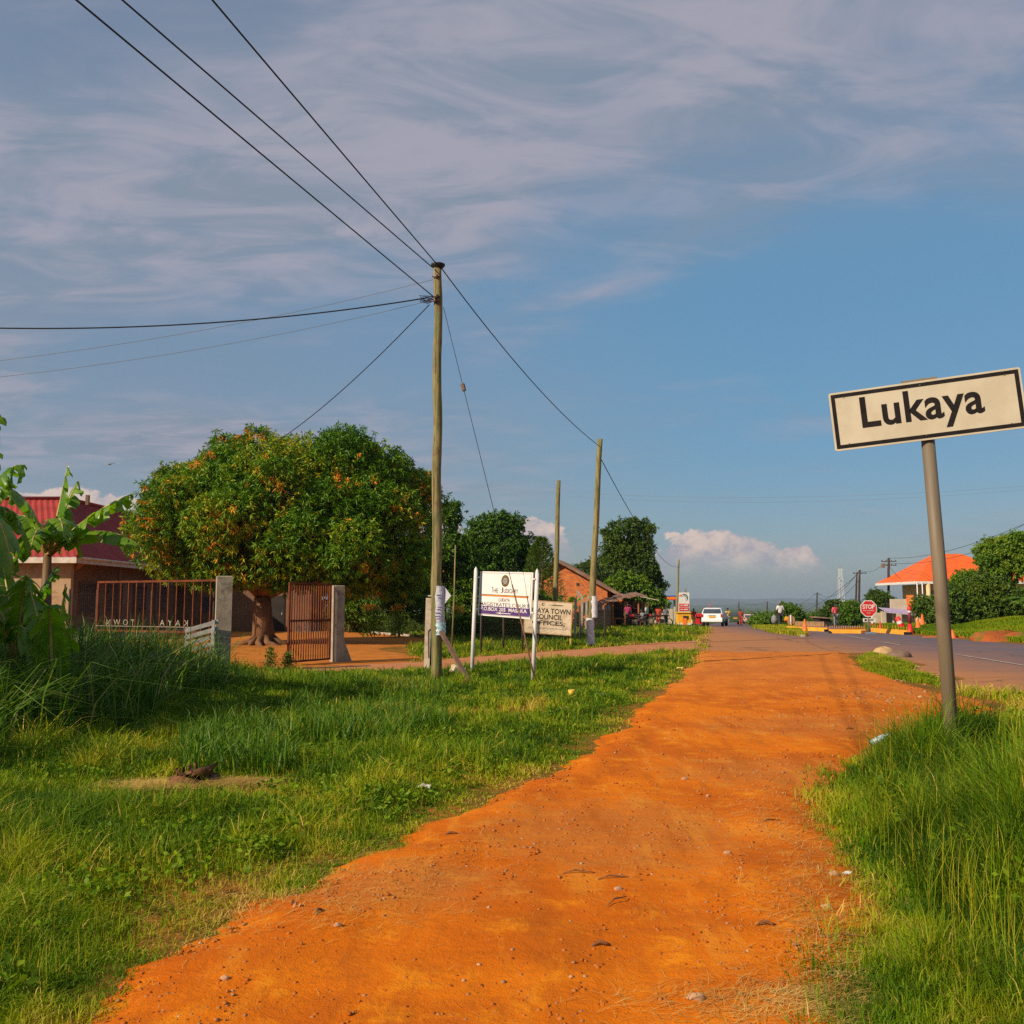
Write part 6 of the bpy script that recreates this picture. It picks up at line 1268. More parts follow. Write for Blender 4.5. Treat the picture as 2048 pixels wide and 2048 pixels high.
def person(loc, rz, label, shirt, trouser, hgt=1.70, pose='stand', hat=None, sleeves=.55, group=None):
    e = empty('person', loc, label, 'person', group, rz); s = hgt/1.72
    J = {}
    def j(k, x, y, z, r): J[k] = ((x*s, y*s, z*s), r*s if not isinstance(r, tuple) else (r[0]*s, r[1]*s))
    j('pelvis', 0, 0, .95, (.14, .10)); j('waist', 0, 0, 1.08, (.125, .09)); j('chest', 0, .0, 1.30, (.155, .10)); j('neckb', 0, -.01, 1.44, (.075, .06)); j('neck', 0, 0, 1.50, .05); j('head', 0, .015, 1.60, (.072, .088)); j('crown', 0, 0, 1.69, (.055, .07)); j('nose', 0, .10, 1.585, .014)
    j('earL', -.078, 0, 1.59, .012); j('earR', .078, 0, 1.59, .012)
    walk = .16 if pose == 'walk' else .02
    sit = pose == 'sit'
    for sg, nm in ((-1, 'L'), (1, 'R')):
        w_ = walk*sg
        if sit:
            j('hip'+nm, .09*sg, 0, .92-.38, .08); j('knee'+nm, .13*sg, .40, .50, .055); j('ank'+nm, .13*sg, .38, .09, .038); j('toe'+nm, .13*sg, .52, .035, .032)
        else:
            j('hip'+nm, .09*sg, 0, .88, .085); j('knee'+nm, .10*sg, w_*.6+.03, .49, .055); j('ank'+nm, .105*sg, w_*1.25, .09, .036); j('toe'+nm, .115*sg, w_*1.25+.15, .035, .030)
        bend = .10 if pose != 'walk' else -.10*sg
        j('sh'+nm, .185*sg, 0, 1.40, .058); j('elb'+nm, .245*sg, -.03+bend*.2, 1.12, .040); j('wri'+nm, .26*sg, .06+bend, .88, .026); j('palm'+nm, .262*sg, .07+bend, .81, (.022, .034))
        for f_, (fy, fl) in enumerate(((-.022, .058), (-.007, .068), (.008, .064), (.022, .050))): j('f%d%s' % (f_, nm), .262*sg, .075+bend+fy, .775-fl*.6, .0085)
        j('th'+nm, .255*sg, .115+bend, .79, .009)
    if sit:
        for k in list(J):
            if not k.startswith(('knee', 'ank', 'toe', 'hip')): p, r = J[k]; J[k] = ((p[0], p[1], p[2]-.38*s), r)
        for nm, sg in (('L', -1), ('R', 1)): J['wri'+nm] = ((.16*sg*s, .32*s, .60*s), J['wri'+nm][1]); J['palm'+nm] = ((.14*sg*s, .38*s, .58*s), J['palm'+nm][1]); [J.__setitem__('f%d%s' % (f_, nm), (((.13-.012*f_)*sg*s, .45*s, .56*s), .0085*s)) for f_ in range(4)]; J['th'+nm] = ((.11*sg*s, .40*s, .60*s), .009*s)
    B = [('pelvis', 'waist'), ('waist', 'chest'), ('chest', 'neckb'), ('neckb', 'neck'), ('neck', 'head'), ('head', 'crown'), ('head', 'nose'), ('head', 'earL'), ('head', 'earR')]
    for nm in 'LR': B += [('pelvis', 'hip'+nm), ('hip'+nm, 'knee'+nm), ('knee'+nm, 'ank'+nm), ('ank'+nm, 'toe'+nm), ('chest', 'sh'+nm), ('sh'+nm, 'elb'+nm), ('elb'+nm, 'wri'+nm), ('wri'+nm, 'palm'+nm), ('palm'+nm, 'th'+nm)]+[('palm'+nm, 'f%d%s' % (f_, nm)) for f_ in range(4)]
    skin_obj('body', J, B, M_SKIN, e)
    def grow(ks, a): return {k: (J[k][0], tuple(x+a*s for x in J[k][1]) if isinstance(J[k][1], tuple) else J[k][1]+a*s) for k in ks}
    ks = ['pelvis', 'waist', 'chest', 'neckb', 'shL', 'shR']; S_ = grow(ks, .022); S_['pelvis'] = ((J['pelvis'][0][0], J['pelvis'][0][1], J['pelvis'][0][2]-.04), S_['pelvis'][1]); S_['neckb'] = (S_['neckb'][0], (.07*s, .06*s)); bb_ = [('pelvis', 'waist'), ('waist', 'chest'), ('chest', 'neckb'), ('chest', 'shL'), ('chest', 'shR')]
    for nm in 'LR':
        a, b = Vector(J['sh'+nm][0]), Vector(J['elb'+nm][0]); S_['sl'+nm] = (tuple(a.lerp(b, sleeves+.3)), .060*s); bb_.append(('sh'+nm, 'sl'+nm))
    skin_obj('shirt', S_, bb_, shirt, e)
    T_ = grow(['pelvis', 'hipL', 'hipR', 'kneeL', 'kneeR', 'ankL', 'ankR'], .020); skin_obj('trousers', T_, [('pelvis', 'hipL'), ('hipL', 'kneeL'), ('kneeL', 'ankL'), ('pelvis', 'hipR'), ('hipR', 'kneeR'), ('kneeR', 'ankR')], trouser, e)
    c = Vector(J['crown'][0]); hm = hat or M_HAIR; mb = MB(); mb.lathe([(.088*s, -.075*s), (.093*s, -.03*s), (.078*s, .03*s), (.04*s, .058*s), (.001, .062*s)], 14, c+Vector((0, -.012*s, 0)))
    if hat: mb.prism([(-.07*s, .05*s), (.07*s, .05*s), (.06*s, .16*s), (-.06*s, .16*s)], c.z-.055*s, c.z-.045*s, 'Z')
    mb.build('cap' if hat else 'hair', hm, e)
    b = MB(); [b.box(Vector(J['toe'+nm][0])+Vector((0, -.06*s, -.005)), (.085*s, .25*s, .06*s), None, .012) for nm in 'LR']; b.build('shoes', M_WIRE, e)
    b = MB(); [b.lathe([(.001, -.009*s), (.009*s, 0), (.001, .009*s)], 6, Vector((sx*.03*s, J['head'][0][1]+.083*s, J['head'][0][2]+.02*s))) for sx in (-1, 1)]; b.build('eyes', M_WHITE, e)
    return e
def cloth(n, c): return mat(n, c, tuple(x*.75 for x in c), 9., .85, .004, 14)
def at_px(px, y): p = W(px, 1250, y); return Vector((p.x, y, hz_(p.x, y)))
C_W = cloth('white_cloth', (.66, .64, .62)); C_DK = cloth('dark_cloth', (.035, .03, .045)); C_PK = cloth('pink_cloth', (.70, .10, .13)); C_GY = cloth('grey_cloth', (.22, .22, .25)); C_MG = cloth('magenta_cloth', (.34, .03, .10)); C_MT = cloth('mint_cloth', (.45, .58, .50)); C_RD = cloth('red_cloth', (.45, .05, .03)); C_YL = cloth('yellow_cloth', (.70, .45, .05))
q = at_px(1561, 62); person(q, R(12), 'person in a white shirt and cap walking away along the traffic island', C_W, C_DK, 1.76, 'walk', C_GY)
q1_ = q+Vector((.38, .05, .50))
jc = empty('jerrycan', q1_, 'yellow jerrycan hanging from the right hand of the person in white', 'jerrycan')
MB().box((0, 0, .12), (.20, .26, .26), None, .04).build('can', M_YEL, jc); MB().tube([(0, -.08, .25), (0, -.06, .31), (0, .06, .31), (0, .08, .25)], .014, 6).build('handle', M_YEL, jc); MB().box((0, 0, -.03), (.18, .24, .06), None, .02).build('base', M_RED, jc)
e = empty('bag', q+Vector((-.40, .02, .28)), 'bulky grey bag carried at the left side of the person in white', 'bag'); MB().lathe([(.02, 0), (.17, .06), (.22, .28), (.16, .5), (.05, .60)], 12).build('sack', C_GY, e); MB().tube([(-.03, 0, .58), (0, 0, .68), (.03, 0, .58)], .012, 6).build('handle', C_DK, e)
person(at_px(1671, 66), R(200), 'person in a pink shirt standing behind the yellow spiked barrier', C_PK, C_GY, 1.66, 'stand', None, .9)
GPP = 'people at the kiosk row'
person(at_px(1256, 63.2), R(170), 'person in a magenta shirt standing in the shade of the kiosk', C_MG, C_DK, 1.66, 'stand', group=GPP)
person(at_px(1294, 62.4), R(60), 'person in a pale mint shirt standing beside the kiosk counter', C_MT, C_DK, 1.62, 'stand', group=GPP)
person(at_px(1317, 64.0), R(150), 'person in a red skirted outfit right of the parked motorcycle', C_RD, C_RD, 1.58, 'stand', group=GPP)
person(at_px(1284, 61.8), R(100), 'person in grey seated on a stool before the kiosks', C_GY, C_DK, 1.64, 'sit', group=GPP)
person(at_px(1332, 70.0), R(200), 'person in light grey near the grey pole at the fuel station', C_GY, C_DK, 1.55, 'stand', group=GPP)
person(at_px(1388, 86.0), R(180), 'person in orange walking left of the white car', C_RD, C_YL, 1.6, 'stand')
person(at_px(1456, 82.0), R(180), 'person in yellow standing just right of the white car', C_YL, C_GY, 1.6, 'stand')
person(at_px(1482, 96.0), R(180), 'person in red far down the road', C_RD, C_RD, 1.7, 'stand')
q = at_px(1284, 61.8); MB_s = MB().box((0, 0, .44), (.34, .34, .04)); e = empty('stool', q+Vector((0, 0, -.02)), 'low wooden stool under the seated person', 'stool'); MB_s.build('seat', M_WOOD, e)
for a, b in ((-1, -1), (1, -1), (1, 1), (-1, 1)): MB().box((a*.13, b*.13, .21), (.04, .04, .42)).build('leg', M_WOOD, e)
# ================================================================== VEHICLES
def wheel(parent, x, y, r, w_=.18):
    t = MB(); prof = [(r*.60, -w_/2), (r*.92, -w_/2), (r, -w_*.3), (r, w_*.3), (r*.92, w_/2), (r*.60, w_/2)]; n = 20
    t.add([(z_, rr*math.cos(2*PI*j/n), rr*math.sin(2*PI*j/n)) for rr, z_ in prof for j in range(n)], [(i*n+j, i*n+(j+1) % n, (i+1)*n+(j+1) % n, (i+1)*n+j) for i in range(5) for j in range(n)], True)
    o = t.build('wheel', M_WIRE, parent, (x, y, r)); MB().prism([(r*.6*math.cos(2*PI*j/n), r*.6*math.sin(2*PI*j/n)) for j in range(n)], -w_*.42, w_*.42, 'X').build('rim', M_GALV, o); return o
M_CARW = mat('white_car_paint', (.74, .73, .73), (.72, .71, .71), 1., .28, spec=.6); M_TL = mat('tail_lamp_red', (.42, .02, .015), None, 1, .3)
def car(loc, rz, label, paint, L_=4.2, wd=1.70, hg=1.58, group=None):
    e = empty('car', loc, label, 'car', group, rz); h = wd/2
    prof = [(0, .38), (-.02, .62), (.02, .92), (.14, 1.02), (.34, 1.44), (.55, hg-.02), (1.2, hg), (2.2, hg-.05), (2.95, 1.08), (3.9, .96), (L_, .72), (L_, .38)]   # y from the rear bumper forward, z
    hwid = [h*.93, h*.97, h, h*.98, h*.83, h*.76, h*.78, h*.78, h*.97, h*.96, h*.86, h*.86]; n = len(prof)
    vs = [(-w_, y_, z_) for (y_, z_), w_ in zip(prof, hwid)]+[(w_, y_, z_) for (y_, z_), w_ in zip(prof, hwid)]+[(-h*.97, y_, .38) for y_, _ in prof[3:9]]+[(h*.97, y_, .38) for y_, _ in prof[3:9]]
    mb = MB(); mb.add(vs[:2*n], [(i, i+1, n+i+1, n+i) for i in range(n-1)]+[(n-1, 0, n, 2*n-1)], False)
    # sides: below and above the belt line
    for o in (0, n): mb.f += [tuple(o+i for i in (0, 1, 2, 3, 8, 9, 10, 11)), tuple(o+i for i in (3, 4, 5, 6, 7, 8))]; mb.sm += [False]*2
    body = mb.build('body', paint, e)
    bv = body.modifiers.new('b', 'BEVEL'); bv.width = .045; bv.segments = 2
    def lerp3(a, b, t): return tuple(x+(y-x)*t for x, y in zip(a, b))
    a0, a1 = (-h*.86, .165, 1.06), (-h*.76, .335, 1.41); b0_, b1_ = (h*.86, .165, 1.06), (h*.76, .335, 1.41); o = Vector((0, -.03, .012))
    MB().add([Vector(p)+o for p in (a0, b0_, b1_, a1)], [(0, 1, 2, 3)]).build('rear_window', M_GLASS, e, fix=False)
    for sg in (-1, 1):
        x0_, x1_ = sg*(h*.965+.012), sg*(h*.80+.012)
        for y0_, y1_, y2_, y3_ in ((.42, 1.35, 1.35, .62), (1.45, 2.72, 2.18, 1.45)): MB().add([(x0_, y0_, 1.07), (x0_, y1_, 1.07), (x1_, y2_, 1.47), (x1_, y3_, 1.45)], [(0, 1, 2, 3)]).build('side_window', M_GLASS, e, fix=False)
        MB().box((sg*h*.90, -.02, .90), (.13, .06, .26), None, .01).build('tail_light', M_TL, e)
        MB().box((sg*(h+.10), 2.6, 1.08), (.16, .08, .12), None, .02).build('mirror', paint, e)
        wheel(e, sg*(h-.10), .72, .31); wheel(e, sg*(h-.10), 3.3, .31)
    MB().box((0, -.05, .50), (wd*.96, .12, .22), None, .03).build('bumper', paint, e)
    pl_ = MB().box((0, -.07, .80), (.46, .02, .13)).build('number_plate', M_YEL, e); MB().box((0, -.06, .92), (.62, .02, .04)).build('trim', M_GALV, e)
    return e
v = car(at_px(1424, 74), R(-19), 'white estate car parked with its back to the viewer at the road crest', M_CARW, 4.3, 1.70, 1.52)
MB().tube([(-.25, .9, 1.50), (-.25, .9, 1.72)], .02, 6).box((-.25, .9, 1.74), (.12, .12, .1)).build('roof_beacon', M_RED, v)
car(at_px(1471, 108), R(-6), 'dark green car far along the road right of the white car', mat('dark_green_paint', (.05, .09, .05), None, 1, .35), group='cars down the road')
car(at_px(1499, 150), R(-10), 'pale pinkish far car low at the bend of the road', mat('rose_paint', (.62, .40, .38), None, 1, .35), group='cars down the road')
def motorcycle(loc, rz, label):
    e = empty('motorcycle', loc, label, 'motorcycle', 'motorcycles at the kiosks', rz)
    for y_ in (-.62, .62): t = MB(); t.tube([(0, y_+.28*math.cos(a), .30+.28*math.sin(a)) for a in [2*PI*i/16 for i in range(17)]], .035, 6); t.build('wheel', M_WIRE, e)
    MB().box((0, -.18, .80), (.22, .72, .10), None, .03).build('seat', C_DK, e); MB().box((0, .22, .82), (.22, .36, .22), None, .06).build('tank', M_RED, e); MB().box((0, .02, .42), (.2, .36, .3), None, .03).build('engine', M_GALV, e)
    MB().tube([(0, .62, .30), (0, .45, .98), (0, .42, 1.06)], .025, 6).tube([(-.32, .36, 1.08), (0, .44, 1.04), (.32, .36, 1.08)], .016, 6).tube([(0, -.62, .3), (0, -.2, .7), (0, .35, .7)], .022, 6).build('frame', M_GALV, e); MB().lathe([(.001, -.07), (.08, -.03), (.085, .04), (.001, .05)], 10, (0, .55, .94)).build('headlight', M_WHITE, e)
motorcycle(at_px(1304, 63.2), R(80), 'red motorcycle parked between the people at the kiosks')
motorcycle(at_px(1323, 66.), R(110), 'second motorcycle right of the person in red')
motorcycle(at_px(1270, 61.9), R(70), 'motorcycle in deep shade under the kiosk roof')
# ================================================================== STREET FURNITURE
def cone(loc, h, r, m, label, name='traffic_cone', tilt=0, bands=True, group=None):
    e = empty(name, loc, label, 'traffic cone', group); e.rotation_euler = (0, tilt, 0)
    MB().lathe([(r, .04), (r*.95, .08), (r*.16, h), (.001, h+.005)], 18).build('cone', m, e); MB().box((0, 0, .02), (r*2.5, r*2.5, .04), None, .01).build('base', m, e)
    if bands: z_ = h*.55; k = r*.95*(1-z_/h)+r*.16*z_/h; MB().lathe([(k+.006, z_), (k*.80+.006, z_+h*.14)], 18).build('band', M_WHITE, e)
    return e
GC = 'orange and red traffic cones at the road block'
M_CONE = mat('cone_orange', (.80, .17, .03), (.66, .12, .02), 6, .5)
cone(G(1610, 1267.5), .80, .17, M_CONE, 'tall orange traffic cone left of the yellow barrier', bands=False, group=GC)
cone(G(1761, 1262), .60, .12, M_RED, 'slim red cone between STOP sign and tilted drum', group=GC, bands=False)
p = W(1905, 1270, 44); cone(Vector((p.x, 44, hz_(p.x, 44))), .42, .16, M_CONE, 'short orange cone on the road edge right of the leaning post', group=GC, bands=False)
for i, (px, y, s_) in enumerate(((1836, 53, .75), (1845, 56, .9))): q = at_px(px, y); cone(q, s_, .2, M_CONE, ['orange cone at the foot of the grass bank', 'larger orange cone on the bank beside the shrub'][i], group=GC, bands=False)
q = G(1808, 1263); e = empty('warning_drum', q, 'tilted red drum post with one white band leaning left', 'drum', None); e.rotation_euler = (0, R(-24), 0)
MB().lathe([(.26, 0), (.25, .06), (.17, .5), (.13, .92), (.001, .94)], 18).build('drum', M_RED, e); MB().lathe([(.172, .53), (.155, .70)], 18).build('band', M_WHITE, e); MB().lathe([(.30, 0), (.30, .05), (.001, .05)], 18).build('base', M_WIRE, e)
q = G(1820.5, 1268); e = empty('marker_post', q, 'dark red marker post with white band and bright red foot', 'post'); MB().lathe([(.20, 0), (.17, .10), (.09, .55), (.001, .56)], 14).build('foot', M_RED, e); MB().tube([(0, 0, .5), (0, 0, 1.32)], .075, 10).build('pole', mat('dark_red_paint', (.20, .02, .015), None, 4, .6), e); MB().lathe([(.11, 1.28), (.12, 1.40), (.05, 1.52), (.001, 1.54)], 12).build('cap', M_RED, e); MB().lathe([(.083, 1.16), (.083, 1.28)], 12).build('band', M_WHITE, e)
# STOP sign
q = G(1739, 1268.5); yq = q.y; c_ = W(1738, 1217, yq)-q; rr = (W(1755, 1217, yq)-W(1721, 1217, yq)).x/2*1.04
e = empty('stop_sign', q, 'red octagonal STOP sign with white rim on a low blue grey base', 'sign')
octo = lambda r: [(r*math.cos(R(22.5+45*i)), c_.z+r*math.sin(R(22.5+45*i))) for i in range(8)]
pl_ = MB().prism(octo(rr), -.01, .01).build('panel', M_WHITE, e); MB().prism(octo(rr*.90), -.014, -.0105).build('face', M_RED, pl_)
b = MB(); put_text(b, 'STOP', 0, c_.z+.10, rr*1.36, .24, -.018, .03); put_text(b, 'POLICE CHECK', 0, c_.z-.11, rr*1.25, .055, -.018, .01); put_text(b, 'POINT', 0, c_.z-.24, rr*.45, .05, -.018, .01); b.build('lettering', M_WHITE, pl_, fix=False)
MB().tube([(-.03, .03, .06), (-.03, .03, c_.z)], .04, 8).build('pole', M_GALV, e); MB().tube([(.08, .05, .06), (.05, .05, .75)], .03, 8).build('brace', M_GALV, e)
MB().box((.0, 0, .06), (.62, .40, .12), None, .03).build('base', mat('blue_grey_paint', (.16, .24, .30), None, 4, .7), e); MB().box((-.30, -.05, .11), (.26, .26, .20), None, .03).build('sandbag', mat('brown_sack', (.22, .08, .04), None, 8, .9), e)
q = at_px(1739, 58); zt = W(1739, 1237, 58).z-q.z
e = empty('small_notice_board', q, 'small low white notice board on two legs behind the STOP sign', 'sign'); MB().box((0, 0, zt-.10), (.78, .03, .24)).build('panel', M_WHITE, e); [MB().box((x_, .03, zt/2-.1), (.05, .05, zt)).build('leg', M_WOOD, e) for x_ in (-.28, .28)]
b = MB(); b.box((-.24, -.02, zt-.1), (.13, .006, .13)).box((.08, -.02, zt-.06), (.36, .006, .035)).box((.08, -.02, zt-.13), (.3, .006, .03)); b.build('lettering', M_BLACK, e)
q = at_px(1745, 60.5); e = empty('striped_bollard', q, 'small red and white bollard beside the notice board', 'bollard'); MB().lathe([(.07, 0), (.07, 1.), (.001, 1.03)], 12).build('shaft', M_WHITE, e); [MB().lathe([(.073, z_), (.073, z_+.16)], 12).build('band', M_RED, e) for z_ in (.2, .55)]
# spiked barriers
M_BARY = mat('barrier_yellow', (.78, .34, .015), (.66, .26, .012), 3., .5, stain=((.30, .12, .02), 6, .6, .6))
def barrier(a, b, label, nsp):
    a, b = Vector(a), Vector(b); d = b-a; L_ = d.length; e = empty('spiked_barrier', a, label, 'barrier', 'yellow spiked road barriers', math.atan2(d.y, d.x))
    MB().prism([(-.16, 0), (.16, 0), (.06, .24), (-.06, .24)], 0, L_, 'X').build('beam', M_BARY, e); m = MB()
    for i in range(nsp): m.tube([(L_*(i+.5)/nsp, 0, .22), (L_*(i+.5)/nsp, -.02, .42+.06*random.random())], [.016, .006], 5)
    m.build('spikes', M_BARY, e)
    for x_ in (.04, L_-.04): MB().box((x_, 0, .08), (.10, .42, .16), None, .02).build('foot', M_WIRE, e)
barrier(G(1658, 1267.5), G(1731, 1268), 'yellow spiked barrier lying left of the STOP sign', 16)
barrier(G(1744, 1264), G(1817, 1270), 'yellow spiked barrier lying right of the STOP sign', 14)
barrier(G(1575, 1260.5), G(1656, 1264), 'farther yellow spiked barrier behind the orange cone', 14)
q = G(1890, 1276.5); tag(MB().prism([(-1.1, 0), (1.0, 0), (.9, .08), (.2, .13), (-.9, .1)], -.1, .1).build('road_spike_strip', mat('orange_rubber', (.45, .15, .03), None, 5, .8), None, q, R(-8)), 'low orange strip lying on the far road edge behind the leaning post', 'strip')
# orange shop sign, round signs
q = at_px(1822, 82); zt = W(1822, 1190, 82).z-q.z; sx = (W(1829, 1200, 82)-W(1815, 1200, 82)).x; szz = (W(1822, 1189, 82)-W(1822, 1209, 82)).z
e = empty('shop_sign', q, 'square orange sign board with pale lettering on a post by the shop', 'sign'); MB().box((0, 0, zt-szz/2), (sx, .06, szz)).build('panel', M_ORG, e); MB().tube([(0, .08, 0), (0, .08, zt-.1)], .05, 8).build('pole', M_GALV, e)
b = MB(); [b.box((0, -.04, zt-.16-.17*k), (sx*(.55+.2*(k % 2)), .01, .06)) for k in range(4)]; b.build('lettering', mat('pale_orange', (.80, .45, .2), None, 2, .6), e)
q = at_px(1831, 74); zt = W(1831, 1217, 74).z-q.z; e = empty('round_sign', q, 'round red sign disc beside the lilac awning', 'sign'); MB().prism([(.38*math.cos(2*PI*i/20), zt+.38*math.sin(2*PI*i/20)) for i in range(20)], -.015, .015).build('disc', M_TL, e); MB().tube([(0, .04, 0), (0, .04, zt)], .03, 8).build('pole', M_GALV, e)
q = at_px(1582, 66); zt = W(1582, 1240, 66).z-q.z; e = empty('round_sign', q, 'back of a dull orange sign disc with a white post left of the cone', 'sign'); MB().prism([(.30*math.cos(2*PI*i/20), zt+.34*math.sin(2*PI*i/20)) for i in range(20)], .02, .04).build('disc', mat('dull_orange', (.40, .22, .11), None, 6, .7), e); MB().tube([(0, -.02, 0), (0, -.02, zt+.36)], .04, 8).build('pole', M_WHITE, e)
# telecom tower
yt = 420.; q = at_px(1684, yt); ht = W(1684, 1137, yt).z-q.z; e = empty('telecom_tower', q, 'tall pale lattice telecom tower with round dishes', 'tower'); b = MB()
for sx, sy in ((-1, -1), (1, -1), (1, 1), (-1, 1)): b.bar((sx*1.5, sy*1.5, 0), (sx*.55, sy*.55, ht), .10)
k = 13
for i in range(k):
    z0_, z1_ = ht*i/k, ht*(i+1)/k; w0, w1 = 1.5-.95*i/k, 1.5-.95*(i+1)/k
    for s_ in (-1, 1): b.bar((-w0, s_*w0, z0_), (w1, s_*w1, z1_), .05); b.bar((w0, s_*w0, z0_), (-w1, s_*w1, z1_), .05)
b.build('lattice', M_WHITE, e)
for z_, s_ in ((.96, 1), (.82, -1), (.78, 1), (.60, 1), (.38, 1), (.30, 1)): MB().lathe([(.001, 0), (.55, .1), (.6, .25), (.001, .2)], 12, (s_*1.2, -.9, ht*z_)).build('dish', M_WHITE, e)
MB().tube([(0, 0, ht), (0, 0, ht+1.6)], .07, 6).build('mast', M_RED, e)
# bird
q = W(219, 929, 60.); e = tag(MB().add([(0, -.25, 0), (0, .25, 0), (.03, 0, .05), (-.03, 0, .05)], [(0, 2, 1), (0, 1, 3)]).add([(.03, -.08, .03), (.03, .10, .03), (.45, .02, .14), (.9, -.10, .02), (.45, -.07, .12)], [(0, 1, 2, 4), (4, 2, 3)]).add([(-.03, -.08, .03), (-.03, .10, .03), (-.45, .02, .14), (-.9, -.10, .02), (-.45, -.07, .12)], [(1, 0, 4, 2), (2, 4, 3)]).tube([(0, -.28, 0), (0, -.1, .01), (0, .12, .02), (0, .24, .04)], [.02, .06, .06, .02], 8).build('bird', M_WHITE, None, q), 'small white bird gliding above the red roof', 'bird')
# ================================================================== BOULDER, MOUNDS AND LITTER
def rock(loc, sx, sy, sz, m, name, label, cat, seed=1, group=None, amp=.3):
    mb = MB(); n, k = 16, 9; rg = random.Random(seed); vs = []
    ph = [rg.random()*6 for _ in range(6)]
    for i in range(k+1):
        t = PI*i/k
        for j in range(n):
            a = 2*PI*j/n; r = 1+amp*(.5*math.sin(2*a+ph[0]+t)+.3*math.sin(3*a+ph[1]-2*t)+.25*math.sin(5*t+ph[2]+a)); vs.append((sx*r*math.sin(t)*math.cos(a), sy*r*math.sin(t)*math.sin(a), sz*r*math.cos(t)))
    mb.add(vs, [(i*n+j, i*n+(j+1) % n, (i+1)*n+(j+1) % n, (i+1)*n+j) for i in range(k) for j in range(n)], True)
    return tag(mb.build(name, m, None, loc), label, cat, group)
M_ROCK = mat('pale_sandstone', (.46, .31, .15), (.36, .23, .11), 3., .95, .02, 12)
q = G(1768, 1313); rock(Vector((q.x, q.y, .08)), .33, .28, .22, M_ROCK, 'boulder', 'rounded tan boulder at the tip of the roadside grass strip', 'boulder', 3, amp=.16)
q = G(1792, 1316); rock(Vector((q.x+.1, q.y, .05)), .42, .32, .17, mat('dark_rock', (.20, .13, .09), None, 4, .95, .02, 12), 'rock', 'flat darker rock right of the tan boulder', 'rock', 5, amp=.2)
q = W(2020, 1275, 40.); e = rock(Vector((q.x, 40.4, hz_(q.x, 40.4)-.1)), 1.5, 1.0, .50, mat('red_soil', (.36, .09, .015), (.28, .07, .014), 2.5, .95, .06, 8, stain=((.10, .12, .015), 1.6, .48, .9)), 'soil_mound', 'mound of red soil at the foot of the right bank', 'mound', 8, amp=.35)
for i, (px, py, s_, lab) in enumerate(((1370, 1571, .05, 'flat grey stone in the middle of the path'), (1455, 1722, .035, 'pale rounded stone on the right half of the path'), (1654, 1833, .045, 'brown stone near the right edge of the path'), (1237, 1801, .035, 'small brown stone lower middle of the path'), (1668, 1764, .06, 'flat tan stone at the grass edge on the right'), (449, 1984, .03, 'small pale stone near the lower left path edge'), (675, 1880, .03, 'light stone below the reddish leaf on the left'), (1416, 1607, .03, 'round brown stone in the gravelly patch'), (1393, 2028, .05, 'tan stone at the very bottom of the path'))):
    q = G(px, py); rock(Vector((q.x, q.y, float(path_z(np.array([q.x]), np.array([q.y]))[0])+.004)), s_*.7, s_*.55, s_*.4, mat('path_stone', (.46, .27, .16), (.36, .19, .10), 12, .9), 'stone', lab, 'stone', 20+i, 'larger stones lying on the path', .25)
# tree stump with straw
q = G(387, 1575); e = empty('rotten_stump', q, 'broken rotten stump with torn straw in the left grass', 'stump'); b = MB(); rg = random.Random(3)
n = 16; pr = [(.17+.03*rg.random(), 0), (.16, .10), (.14, .17)]
b.tube([(0, 0, -.05), (0, 0, .09), (.01, 0, .15), (.01, 0, .06)], [.26, .22, .18, .08], 14, jit=.35); [b.bar((.15*math.cos(a), .13*math.sin(a), .1), (.16*math.cos(a)+rg.uniform(-.03, .03), .14*math.sin(a), .12+rg.random()*.08), .03, .015) for a in [2*PI*i/15 for i in range(15)]]; b.build('stump_wood', mat('rotten_wood', (.07, .028, .012), (.20, .09, .03), 14, .95, .02, 30), e)
vs_, nn_ = [], 0
for c in ((0, -.22, .30, .12, .20), (-.35, -.2, .2, .10, .14), (.38, -.05, .2, .08, .13)): v_, n_ = straws(1100, *c, zz=.065); vs_.append(v_); nn_ += n_
i = np.arange(nn_)[:, None]*6; link('straw', npmesh('straw', np.concatenate(vs_), [np.concatenate([i+np.array([[0, 1, 2, 3]]), i+np.array([[3, 2, 4, 5]])])]), MATS['straw'], e)
# cup on a tray, scraps
q = G(1143, 1399); e = empty('yellow_cup', q+Vector((0, 0, .03)), 'yellow plastic cup lying on a scrap in the green verge', 'cup'); MB().lathe([(.001, 0), (.045, 0), (.065, .12), (.058, .12), (.04, .01)], 16, (0, 0, .02)).build('cup_body', mat('amber_plastic', (.80, .42, .05), None, 6, .4), e); MB().prism([(-.13, -.05), (.12, -.06), (.14, .05), (-.10, .06)], 0, .01, 'Z').build('tray', M_ORANGEWOOD, e)
def scrap(px, py, s_, m, name, label, seed, cat='litter', z_=.05, group='scraps of litter on the verge'):
    q = G(px, py); rg = random.Random(seed); n = 5; mb = MB(); vs = [((i/(n-1)-.5)*s_, (j/(n-1)-.5)*s_*.6, rg.random()*s_*.35) for i in range(n) for j in range(n)]
    mb.add(vs, [(i*n+j, (i+1)*n+j, (i+1)*n+j+1, i*n+j+1) for i in range(n-1) for j in range(n-1)]); o = mb.build(name, m, None, Vector((q.x, q.y, z_)), rg.random()*3, fix=False); s2 = o.modifiers.new('t', 'SOLIDIFY'); s2.thickness = .002; return tag(o, label, cat, group)
M_LITW = mat('litter_paper', (.50, .48, .42), (.38, .36, .30), 20, .7); M_LITB = mat('litter_film', (.42, .55, .58), None, 20, .3)
